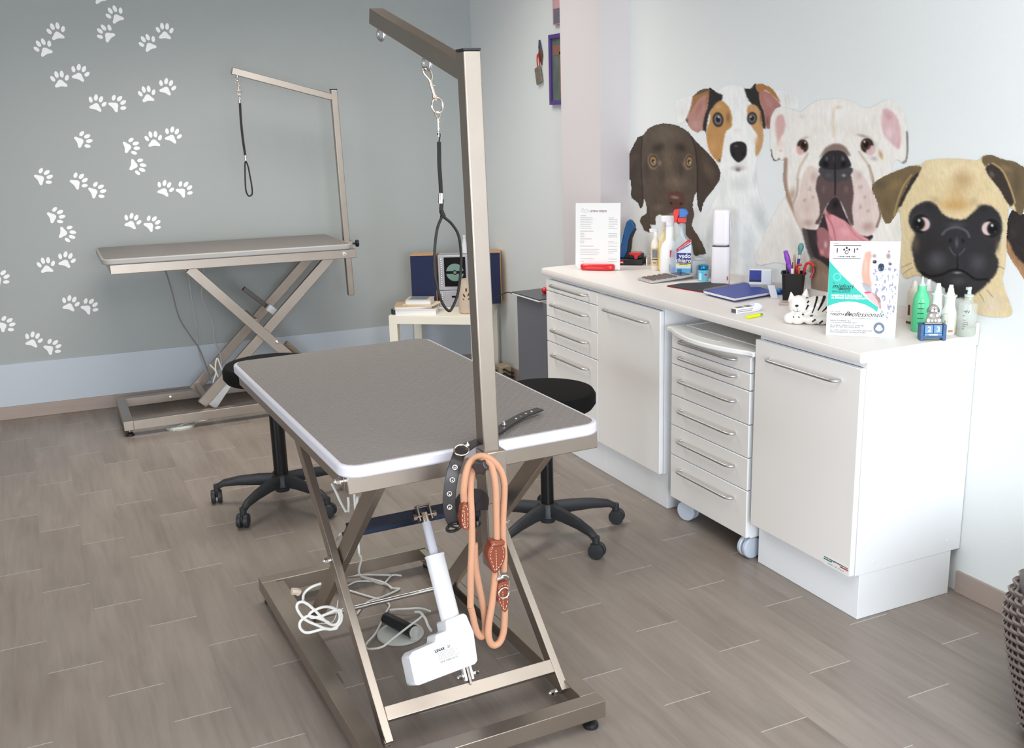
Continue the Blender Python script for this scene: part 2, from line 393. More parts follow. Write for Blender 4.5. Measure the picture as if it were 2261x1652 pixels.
# sticker on the door of the near cabinet
b = MB(); b.box(-.0006, .0, .006, .121, .160, .192); st = b.build('sticker', mat('sticker_white', (236, 235, 233), .5), d); st.location = (0, 0, 0)
st['label'] = 'small maker sticker with a green and a red bar'
b = MB(); b.box(-.0010, -.0006, .084, .121, .1775, .1815); x = b.build('green_bar', mat('sticker_green', (20, 132, 105), .5), st); x.location = (0, 0, 0)
b = MB(); b.box(-.0010, -.0006, .0075, .045, .1775, .1815); x = b.build('red_bar', mat('sticker_red', (196, 20, 48), .5), st); x.location = (0, 0, 0)
text('lettering', 'www.torgogettiveterinari.com', .0090, frame((-.0008, .064, .1865), (0, -1, 0), (0, 0, 1)), ink, st, bold=.0001)
text('lettering', 'MADE IN ITALY', .0075, frame((-.0008, .064, .1695), (0, -1, 0), (0, 0, 1)), greyink, st, spacing=1.5)
for yy, zz in ((.096, .835), (.423, .833), (.423, .197), (.098, .194)):
    b = MB(); b.cyl((yy, -.0012, zz), (yy, .0006, zz), .0045, n=16); b.build('cover_cap', whitelam, e, loc=tuple(-Vector(bs)))
e, bs = cabinet('base_cabinet', 1.1069, 1.6107, 'white and warm grey tall-door cabinet between the stack of drawers and the wheeled drawer unit')
front(e, 'door', 1.1069, 1.6107, HP, HD, .792, bs)
e, bs = cabinet('drawer_cabinet', 1.6107, 2.1106, 'white and warm grey four-drawer cabinet under the far end of the worktop')
zs = [HP, .543, .667, .7925, HD]
for k in range(4):
    front(e, 'drawer', 1.6107, 2.1106, zs[k], zs[k + 1], (.488, .611, .736, .828)[k], bs)
# worktop with rounded front edge and an upstand at the wall
b = MB(); pr = [(D - .002, .8653), (-.004, .8653), (-.0105, .868), (-.0126, .874), (-.0126, .8895), (-.0105, .8965), (-.004, .9), (D - .022, .9), (D - .018, .9015), (D - .0165, .905), (D - .016, .938), (D - .002, .938)]
b.prism(pr, 2.1326, frame((0, -.0046, 0), (1, 0, 0), (0, 0, 1)) @ Matrix.Scale(-1, 4, (0, 0, 1)))
for v in b.bm.verts:
    if v.co.y > 2.12 and v.co.x > XC - .001: pass
o = b.build('worktop', toplam, bevel=.0012, seg=2, auto=30)
# notch for the wall column: keep the far end clear of it
me = o.data
for v in me.vertices:
    if v.co.y + o.location.y > 2.1: v.co.y = 2.1290 - o.location.y
tag(o, 'long cream laminate worktop with rounded front edge over the cabinets', 'worktop')
b = MB(); b.box(.0005, D - .004, -.0054, -.0046, .8660, .8995)
x = b.build('edge_strip', whitelam, o); x.location = -o.location

# wheeled drawer unit
MY0, MY1 = .535, 1.028
bs = (.25, .78, 0); e = empty('mobile_drawer_unit', bs, label='wheeled white six-drawer unit with moulded tray top parked under the worktop', cat='drawer unit')
off = tuple(-Vector(bs))
b = MB(); t = .016; mz0, mz1 = .088, .779
b.box(.024, .44, MY0, MY0 + t, mz0, mz1); b.box(.024, .44, MY1 - t, MY1, mz0, mz1); b.box(.024, .44, MY0 + t, MY1 - t, mz0, mz0 + t); b.box(.43, .44, MY0 + t, MY1 - t, mz0 + t, mz1); b.box(.024, .43, MY0 + t, MY1 - t, mz1 - t, mz1)
b.build('carcass', whitelam, e, smooth=False, bevel=.0006, seg=1, loc=off)
zs = [.09, .275, .400, .525, .651, .715, .777]
for k in range(6):
    front(e, 'drawer', MY0 - .002, MY1 + .002, zs[k], zs[k + 1], (.226, .351, .476, .599, .692, .755)[k], bs, x0=.003, L=.365)
# moulded tray top with bowed front, hand slot and raised rim
b = MB(); ov = []
fy0, fy1 = MY0 - .022, MY1 + .025
def bow(t): return -.005 - .055 * (math.sin(PI * min(max((t - .06) / .88, 0), 1)) ** .8)
N = 28; outer = [(bow(i / N), fy0 + (fy1 - fy0) * i / N) for i in range(N + 1)]
b.prism([(.45, fy0)] + outer + [(.45, fy1)], .018, z0=.780)
slot = [(.008 + .017 * math.cos(a), .815 + .100 * math.sin(a)) for a in [2 * PI * i / 32 for i in range(32)]]
tr = b.build('tray_top', mat('tray_plastic', (243, 243, 240), .3), e, bevel=.004, seg=3, loc=off)
b = MB(); b.prism(slot, .0012, z0=.7978); x = b.build('hand_slot', mat('tray_recess', (222, 221, 217), .35), tr); x.location = (0, 0, 0)
b = MB(); b.tube([(.44, fy0 + .03, .7985), (.07, fy0 + .03, .7985), (.07, fy1 - .03, .7985), (.44, fy1 - .03, .7985)], .0025, smooth=0); x = b.build('tray_rim', tr.data.materials[0], tr); x.location = (0, 0, 0)
lgrey = mat('grey_caster_plastic', (196, 206, 218), .3, coat=.2)
def caster(parent, loc, rz, r=.0415, name='caster', m=lgrey, gap=.012, wid=.017):
    """twin wheel caster, wheels on the floor at loc"""
    b = MB(); b.X = Matrix.Translation(loc) @ Matrix.Rotation(rz, 4, 'Z')
    for s in (-1, 1):
        x0 = s * gap / 2; x1 = s * (gap / 2 + wid)
        prof = [(0, 0), (r * .94, 0), (r, .002), (r, wid - .004), (r * .93, wid), (r * .5, wid + .0012), (0, wid + .0015)]
        M = Matrix.Translation((x0, 0, r)) @ Matrix.Rotation(s * PI / 2, 4, 'Y')
        b.lathe(prof, 32, mtx=M)
    w = b.build('wheel', m, parent)
    b = MB(); b.X = Matrix.Translation(loc) @ Matrix.Rotation(rz, 4, 'Z')
    b.box(-gap / 2 + .001, gap / 2 - .001, -r * .9, r * .55, r * .95, r * 1.85); b.cyl((0, -r * .15, r * 1.5), (0, -r * .15, r * 2.12), .0075)
    b.cyl((-gap / 2 - .002, 0, r), (gap / 2 + .002, 0, r), .006)
    h = b.build('caster_fork', m, w, bevel=.003); return w
for (x, y, a) in ((.055, MY1 - .055, .35), (.045, MY0 + .03, R(93)), (.39, MY0 + .07, .2), (.39, MY1 - .07, -.3)):
    c = caster(e, (x, y, 0), a + PI / 2 if False else a); c.location = off; c.name = 'caster'

# ================================================================ grooming tables
def steel_foot(parent, x, y, ztop):
    b = MB(); b.lathe([(0, 0), (.0205, 0), (.0215, .004), (.020, .012), (.012, .018), (.008, .02), (0, .02)], 24, c=(x, y, 0)); f = b.build('foot', blackpl, parent)
    b = MB(); b.cyl((x, y, .018), (x, y, ztop), .005, n=12); b.build('threaded_stud', steel2, f); return f
def bolt(b, p, axis, r=.0085, L=.022):
    p = Vector(p); a = Vector(axis).normalized()
    b.cyl(p, p + a * L * .35, r * 1.35, n=20); b.cyl(p + a * L * .3, p + a * L * .8, r, n=6); b.sph(p + a * L * .8, r * .72, n=8)
def rounded_rect(x0, x1, y0, y1, r, n=8):
    P = []
    for cx, cy, a0 in ((x1 - r, y1 - r, 0), (x0 + r, y1 - r, 90), (x0 + r, y0 + r, 180), (x1 - r, y0 + r, 270)):
        for i in range(n + 1):
            a = R(a0 + 90 * i / n); P.append((cx + r * math.cos(a), cy + r * math.sin(a)))
    return P
edge_m = mat('pvc_table_edge', (206, 204, 212), .35)
edge_m2 = mat('pvc_table_edge_grey', (168, 166, 163), .4)
def table_top(e, x0, x1, y0, y1, ztop, em, rub, r=.055, mtx=None):
    M = mtx or Matrix.Identity(4)
    b = MB(); b.X = M; b.prism(rounded_rect(x0, x1, y0, y1, r), .030, z0=ztop - .031); tp = b.build('tabletop', em, e, bevel=.006, seg=3)
    b = MB(); b.X = M; b.prism(rounded_rect(x0 + .012, x1 - .012, y0 + .012, y1 - .012, r - .012), .0022, z0=ztop - .0015); b.build('rubber_mat', rub, e, bevel=.0008, seg=1)
    return tp
def leg(e, name, u, w, p0, p1, deep, m=steel, inner=None):
    b = MB(); b.bar(p0(u), p1(u), w, deep, up=(0, 0, 1)); return b.build(name, m, e, bevel=.0018, seg=2)
TA = R(1.2058)
tab = empty('grooming_table', (-1.3, .3, 0), TA, 'stainless steel scissor-lift dog grooming table in the foreground with a grey rubber top', 'grooming table')
TM = Matrix.Translation((-1.3, .3, 0)) @ Matrix.Rotation(TA, 4, 'Z')
x0, x1, y0, y1 = -.3549, .3536, -.3751, .8848
table_top(tab, x0, x1, y0, y1, .8431, edge_m, RUBBER)
# apron frame under the top (square tube)
b = MB()
az0, az1 = .766, .811
b.box(x0 + .018, x1 - .005, y0 + .028, y0 + .058, az0, az1); b.build('apron_rail', steel, tab, bevel=.002)
b = MB(); b.box(x0 + .018, x1 - .005, y1 - .058, y1 - .028, az0, az1); b.build('apron_rail', steel, tab, bevel=.002)
for s in (0, 1):
    b = MB(); xx = x0 + .018 if s == 0 else x1 - .035
    b.box(xx, xx + .030, y0 + .058, y1 - .058, az0, az1); b.build('apron_rail', steel, tab, bevel=.002)
# base frame
bx0, bx1, by0, by1, bz = -.3492, .3029, -.4553, .7914, .0863
bw = .050; bzl = .038
for (a0, a1, c0, c1) in ((bx0, bx1, by0, by0 + bw), (bx0, bx1, by1 - bw, by1), (bx0, bx0 + bw, by0 + bw, by1 - bw), (bx1 - bw, bx1, by0 + bw, by1 - bw)):
    b = MB(); b.box(a0, a1, c0, c1, bzl, bz); b.build('base_rail', steel, tab, bevel=.0015)
for s in (-1, 1):                                 # inner C channels the rollers run in
    xi = bx0 + bw if s < 0 else bx1 - bw; b = MB()
    for z in (.045, .083): b.box(*(sorted((xi, xi - s * .024))), .05, by1 - bw - .01, z - .0015, z + .0015)
    b.box(*(sorted((xi, xi - s * .003))), .05, by1 - bw - .01, .045, .083)
    b.build('roller_channel', steel, tab, smooth=False)
for fx, fy in ((bx0 + .03, by0 + .03), (bx1 - .03, by0 + .03), (bx0 + .03, by1 - .03), (bx1 - .03, by1 - .03)): steel_foot(tab, fx, fy, .040)
# scissor legs: pair A near-low to far-high, pair B near-high to far-low
za = lambda v: .354 + .95 * v
zb = lambda v: .4925 - .95 * v
for u in (-.269, .249):
    leg(tab, 'scissor_leg', u, .022, lambda q: (q, -.315, za(-.315)), lambda q: (q, .435, za(.435)), .042)
for u in (-.243, .223):
    leg(tab, 'scissor_leg', u, .022, lambda q: (q, -.300, zb(-.300)), lambda q: (q, .455, zb(.455)), .052)
A = Vector((0, 1, .95)).normalized(); An = Vector((0, -.95, 1)).normalized()
c0 = Vector((0, -.262, za(-.262)))
b = MB(); b.bar(c0 + Vector((-.258, 0, 0)) + An * .010, c0 + Vector((.238, 0, 0)) + An * .010, .038, .022, up=An); b.build('lower_crossbar', steel, tab, bevel=.0015)
b = MB(); b.cyl((-.258, .447, .0640), (.258, .447, .0640), .0085); b.build('roller_axle', steel2, tab)
# upper channel crossbar between the B legs
B = Vector((0, 1, -.95)).normalized(); Bn = Vector((0, .95, 1)).normalized()
c1 = Vector((0, -.012, zb(-.012))) + Bn * .030
b = MB(); b.bar(c1 + Vector((-.252, 0, 0)), c1 + Vector((.232, 0, 0)), .062, .004, up=Bn)
b.bar(c1 + Vector((-.252, 0, 0)) - B * .031 - Bn * .0, c1 + Vector((.232, 0, 0)) - B * .031, .004, .022, up=Bn)
b.bar(c1 + Vector((-.252, 0, 0)) + B * .031, c1 + Vector((.232, 0, 0)) + B * .031, .004, .020, up=Bn)
b.build('upper_channel', mat('dark_steel_channel', (96, 104, 122), .35, 1.0), tab)
# bolts
def nuts(par, lst, r=.0085, L=.022, X=None):
    for p_, d_ in lst:
        b = MB()
        if X is not None: b.X = X
        bolt(b, p_, d_, r, L); b.build('dome_nut', chrome, par)
nuts(tab, [((-.281, .0725, .423), (-1, 0, 0)), ((.261, .0725, .423), (1, 0, 0)), ((-.337, y0 + .070, .790), (-1, 0, 0)), ((.226, -.315, .062), (-1, 0, 0)), ((-.281, -.315, .062), (1, 0, 0))])
# actuator
P1 = Vector((-.032, -.030, .553)); P0 = Vector((-.021, -.250, .155)); ax = (P1 - P0).normalized(); ux = Vector((1, 0, 0)); ux = (ux - ax * ux.dot(ax)).normalized(); nx = ux.cross(ax)   # nx faces the near side
act = empty('linear_actuator', (0, 0, 0)); act.parent = tab; act.name = 'actuator'
white_act = mat('actuator_white', (238, 238, 240), .38)
AM = Matrix((ux, ax, nx)).transposed().to_4x4(); AM.translation = P0
def am(b): b.X = AM
b = MB(); am(b); b.cyl((0, .13, 0), (0, .325, 0), .0265, n=40); b.cyl((0, .325, 0), (0, .331, 0), .028, n=40); b.build('outer_tube', white_act, act)
b = MB(); am(b); b.cyl((0, .325, 0), (0, .425, 0), .0125, n=28); b.build('inner_rod', mat('rod_grey_plastic', (206, 208, 218), .4), act)
b = MB(); am(b); b.cyl((0, .415, 0), (0, .452, 0), .0115, n=28); b.cyl((-.03, .444, 0), (.03, .444, 0), .0045); b.cyl((-.034, .444, 0), (-.024, .444, 0), .009, n=6); b.cyl((.024, .444, 0), (.034, .444, 0), .009, n=6)
b.build('rod_end', nickel, act)
b = MB(); am(b); b.box(-.020, -.016, .430, .475, -.012, .012); b.box(.016, .020, .430, .475, -.012, .012); b.box(-.02, .02, .47, .474, -.012, .012); b.build('clevis_bracket', steel, act, bevel=.001)
HM = AM
hs = MB(); hs.X = HM
hs.prism([(-.152, .014), (-.145, .008), (.024, .018), (.034, .025), (.043, .100), (.035, .149), (.028, .1566), (-.0286, .1507), (-.031, .124), (-.064, .122), (-.070, .104), (-.138, .096), (-.150, .086)], .082, z0=-.044)
hz = hs.build('motor_housing', white_act, act, bevel=.006, seg=3)
hs = MB(); hs.X = HM; hs.prism([(-.141, .019), (.026, .028), (.034, .095), (.024, .108), (-.134, .088)], .0022, z0=.037); x = hs.build('cover_panel', white_act, hz, bevel=.001)
HM = AM @ Matrix.Translation((-.012, .001, .0021)) @ Matrix.Rotation(R(3), 4, 'Z')
hs = MB(); hs.X = HM; hs.box(-.062, .004, .046, .088, .0372, .0376); lb = hs.build('rating_label', mat('label_white', (246, 246, 248), .5), hz)
text('lettering', 'LINAK', .0105, HM @ Matrix.Translation((-.048, .082, .0378)), ink, lb, bold=.0004)
text('lettering', '27', .0085, HM @ Matrix.Translation((-.022, .0825, .0378)), ink, lb, bold=.0002)
hs = MB(); hs.X = HM; rnd = random.Random(3)
for r_ in range(6):
    yy = .0745 - r_ * .0035; xx = -.058
    while xx < -.012 + .012 * (r_ % 2):
        w = rnd.uniform(.002, .006); hs.box(xx, xx + w, yy, yy + .0013, .0377, .0379); xx += w + .0014
xx = -.056
while xx < -.008:
    w = rnd.uniform(.0006, .0022); hs.box(xx, xx + w, .048, .0535, .0377, .0379); xx += w + rnd.uniform(.0006, .0016)
hs.build('small_print', greyink, lb, smooth=False)
HM = AM
hs = MB(); hs.X = HM
for sx in (.000, .019):
    hs.box(sx - .0035, sx + .0035, -.020, .022, -.009, .009)
hs.build('mounting_ear', white_act, hz, bevel=.002)
hs = MB(); hs.X = HM; hs.box(.0065, .0125, -.030, .016, -.008, .008); hs.build('mounting_lug', steel, act)
nuts(act, [((-.0035, -.006, 0), (-1, 0, 0)), ((.0225, -.006, 0), (1, 0, 0))], .007, .02, HM)
# post, sleeve, arm
def post_tree(e, px, py, zlo, zhi, lean, d, L, rise, size, m=steel):
    """post at px,py with arm pointing along unit vector d (xy)"""
    lx, ly = lean; S = size; H = zhi - zlo
    top = Vector((px + lx * H, py + ly * H, zhi)); bot = Vector((px, py, zlo))
    upd = Vector((d[0], d[1], 0))
    b = MB(); b.bar(bot, top, S, S, up=upd); p = b.build('post', m, e, bevel=.003, seg=3)
    b = MB(); t = (top - bot).normalized(); b.bar(top, top + t * .0055, S + .001, S + .001, up=upd); b.build('end_cap', blackpl, p, bevel=.001)
    a0 = top - t * .040 + upd * (S / 2 - .004); a1 = top - t * .040 + upd * L + Vector((0, 0, rise))
    b = MB(); b.bar(a0, a1, S * .95, S * .98, up=(0, 0, 1))
    # cut the tip vertical
    arm = b.build('arm', m, e, bevel=.0022, seg=2)
    return p, arm, a0, a1
p, arm, a0, a1 = post_tree(tab, .012, -.397, .527, 1.768, (-.0145, 0), (0, 1), .600, .168, .042)
AT = lambda f: a0.lerp(a1, f)
b = MB(); b.box(-.016, .040, -.432, -.372, .706, .838)
bm = b.bm
sl = b.build('post_sleeve', steel, tab, bevel=.0025)
# star knob
b = MB(); K = [(.0215 * (1 if i % 2 == 0 else .70) * math.cos(PI * i / 6), .0215 * (1 if i % 2 == 0 else .70) * math.sin(PI * i / 6)) for i in range(12)]
kp = Vector((-.066, -.520, .843)); kd = Vector((-.72, -.69, 0)).normalized()
b.prism(K, .016, Matrix.Translation(kp) @ kd.to_track_quat('Z', 'Y').to_matrix().to_4x4()); b.cyl(kp, Vector((-.005, -.432, .80)), .006)
b.build('star_knob', mat('dark_knob_plastic', (44, 33, 30), .3), tab, bevel=.004, seg=3)
for f in (.40, .945):
    c = AT(f); b = MB(); b.torus(c + Vector((0, 0, -.040)), .0155, .0042, (1, .25, 0)); b.cyl(c + Vector((0, 0, -.026)), c + Vector((0, 0, -.018)), .006)
    b.build('eye_bolt', mat('zinc_ring', (214, 216, 220), .28, 1.0), arm)
ring_pos = AT(.40) + Vector((0, 0, -.040))
print('ring', ring_pos)
# ---- rear table
ra = R(-.7)
rt_ = empty('grooming_table', (-1.908, 3.370, 0), ra, 'stainless steel scissor-lift dog grooming table standing against the back wall under the paw prints', 'grooming table')
RTM = Matrix.Translation((-1.908, 3.370, 0)) @ Matrix.Rotation(ra, 4, 'Z')
tilt = Matrix.Translation((.6, 0, .9533)) @ Matrix.Rotation(R(.8572), 4, 'Y') @ Matrix.Translation((-.6, 0, -.9533))
rub2 = RUBBER
table_top(rt_, -.007, 1.316, -.030, .565, .9533, edge_m2, rub2, r=.05, mtx=tilt)
b = MB(); b.X = tilt; b.box(.03, 1.335, -.012, .018, .872, .921); b.box(.03, 1.335, .52, .55, .872, .921); b.box(.03, .06, .018, .52, .872, .921); b.box(1.305, 1.335, .018, .52, .872, .921); b.build('apron', steel, rt_, bevel=.002)
for (a0_, a1_, c0_, c1_) in ((0, .05, 0, .56), (1.20, 1.25, 0, .56), (.05, 1.20, .0, .05), (.05, 1.20, .51, .56)):
    b = MB(); b.box(a0_, a1_, c0_, c1_, .036, .0859); b.build('base_rail', steel, rt_, bevel=.0015)
for fx, fy in ((.028, .028), (1.22, .028), (.028, .53), (1.22, .53)): steel_foot(rt_, fx, fy, .038)
def rbar(name, y, p, q, w=.026, d=.055):
    b = MB(); b.bar((p[0], y, p[1]), (q[0], y, q[1]), w, d, up=(0, 0, 1)); return b.build(name, steel, rt_, bevel=.002)
for y in (.075, .48): rbar('scissor_leg', y, (.430, .868), (1.120, .105))
for y in (.105, .45): rbar('scissor_leg', y, (.425, .100), (1.215, .862))
b = MB(); b.bar((.448, .1, .128), (.448, .455, .128), .03, .03); b.build('lower_crossbar', steel, rt_, bevel=.0015)
b = MB(); b.bar((.75, .12, .53), (.75, .44, .53), .05, .03); b.build('upper_channel', steel, rt_, bevel=.0015)
b = MB(); b.cyl((.95, .26, .36), (1.19, .30, .10), .016); b.build('actuator_tube', nickel, rt_)
b = MB(); b.bar((.74, .28, .70), (.90, .28, .55), .03, .026); b.build('support_arm', mat('dark_steel', (92, 88, 84), .4, 1.0), rt_, bevel=.002)
b = MB(); b.X = Matrix.Translation((.885, .22, .565)) @ Matrix.Rotation(R(42), 4, 'Y'); b.box(-.04, .04, -.02, .02, -.02, .02); b.build('junction_box', whitepl, rt_, bevel=.003)
b = MB(); b.X = Matrix.Translation((.565, .30, .115)) @ Matrix.Rotation(R(-52), 4, 'Y'); b.box(-.105, .085, -.03, .03, -.027, .027); b.build('control_box', whitepl, rt_, bevel=.004)
nuts(rt_, [((.863, .061, .412), (0, -1, 0)), ((1.265, -.012, .888), (0, -1, 0)), ((.30, .505, .062), (0, -1, 0))])
pr_, rarm, ra0, ra1 = post_tree(rt_, 1.368, .285, .600, 1.785, (-.018, 0), (-1, 0), .56, .15, .036)
b = MB(); b.box(1.336, 1.392, .255, .315, .868, .925); b.build('post_sleeve', steel, rt_, bevel=.002)
b = MB(); K2 = [(.024 * (1 if i % 2 == 0 else .72) * math.cos(PI * i / 6), .024 * (1 if i % 2 == 0 else .72) * math.sin(PI * i / 6)) for i in range(12)]
b.prism(K2, .018, frame((1.418, .285, .905), (0, 1, 0), (0, 0, 1))); b.cyl((1.39, .285, .905), (1.42, .285, .905), .006); b.build('star_knob', blackpl, rt_, bevel=.004)
b = MB(); rr = ra0.lerp(ra1, .95) + Vector((0, 0, -.036)); b.torus(rr, .012, .0035, (.3, 1, 0)); b.cyl(rr + Vector((0, 0, .01)), rr + Vector((0, 0, .02)), .005); b.build('eye_bolt', chrome, rarm)
print('rring', rr)

# ================================================================ stools
def stool(cx, cy, a0, ztop, rs, label, cr=.0255):
    e = empty('rolling_stool', (cx, cy, 0), label=label, cat='stool', group='black rolling stools')
    b = MB(); b.lathe([(0, ztop - .078), (rs * .80, ztop - .078), (rs * .94, ztop - .072), (rs, ztop - .055), (rs, ztop - .022), (rs * .95, ztop - .006), (rs * .80, ztop), (0, ztop + .002)], 56); b.build('seat', blackfab, e)
    b = MB(); b.cyl((0, 0, .12), (0, 0, ztop - .078), cr); b.build('column_cover', mat('black_steel', (18, 18, 19), .28, .2), e)
    b = MB(); b.lathe([(0, ztop - .100), (.06, ztop - .100), (.09, ztop - .079), (0, ztop - .079)], 24); b.build('seat_plate', blackpl, e)
    b = MB(); b.lathe([(0, .055), (.030, .055), (.034, .075), (.048, .082), (.044, .122), (.034, .134), (0, .134)], 32); b.build('hub', castpl, e)
    for k in range(5):
        a = R(a0 + 72 * k); d = Vector((math.cos(a), math.sin(a), 0)); s = Vector((-d.y, d.x, 0)); up = Vector((0, 0, 1))
        b = MB(); sec = []
        for t, w, h, z in ((.025, .030, .048, .106), (.10, .027, .042, .108), (.19, .0245, .034, .103), (.26, .0225, .026, .092), (.290, .021, .022, .076), (.300, .017, .016, .066)):
            c = d * t + up * z
            sec.append([b.bm.verts.new(c + s * w / 2 * x * 1.25 + up * h / 2 * y * 1.15) for x, y in ((-1, -.7), (-.7, -1), (.7, -1), (1, -.7), (1, .5), (.6, 1), (-.6, 1), (-1, .5))])
        for A_, B_ in zip(sec, sec[1:]):
            for i in range(8): b.bm.faces.new((A_[i], A_[(i + 1) % 8], B_[(i + 1) % 8], B_[i]))
        b.bm.faces.new(sec[0][::-1]); b.bm.faces.new(sec[-1])
        b.cyl(d * .293 + up * .055, d * .293 + up * .085, .014)
        b.build('leg', castpl, e, auto=50)
        caster(e, (d.x * .298, d.y * .298, 0), a + [.9, -.5, .3, 1.9, -1.1][k], r=.0300, m=castpl, gap=.010, wid=.018)
    return e
stool(-1.372, 1.995, 8, .635, .205, 'black round rolling stool on the left, half hidden behind the foreground grooming table', .031)
stool(-.515, 1.118, -7, .600, .195, 'black round rolling stool between the foreground grooming table and the drawers')
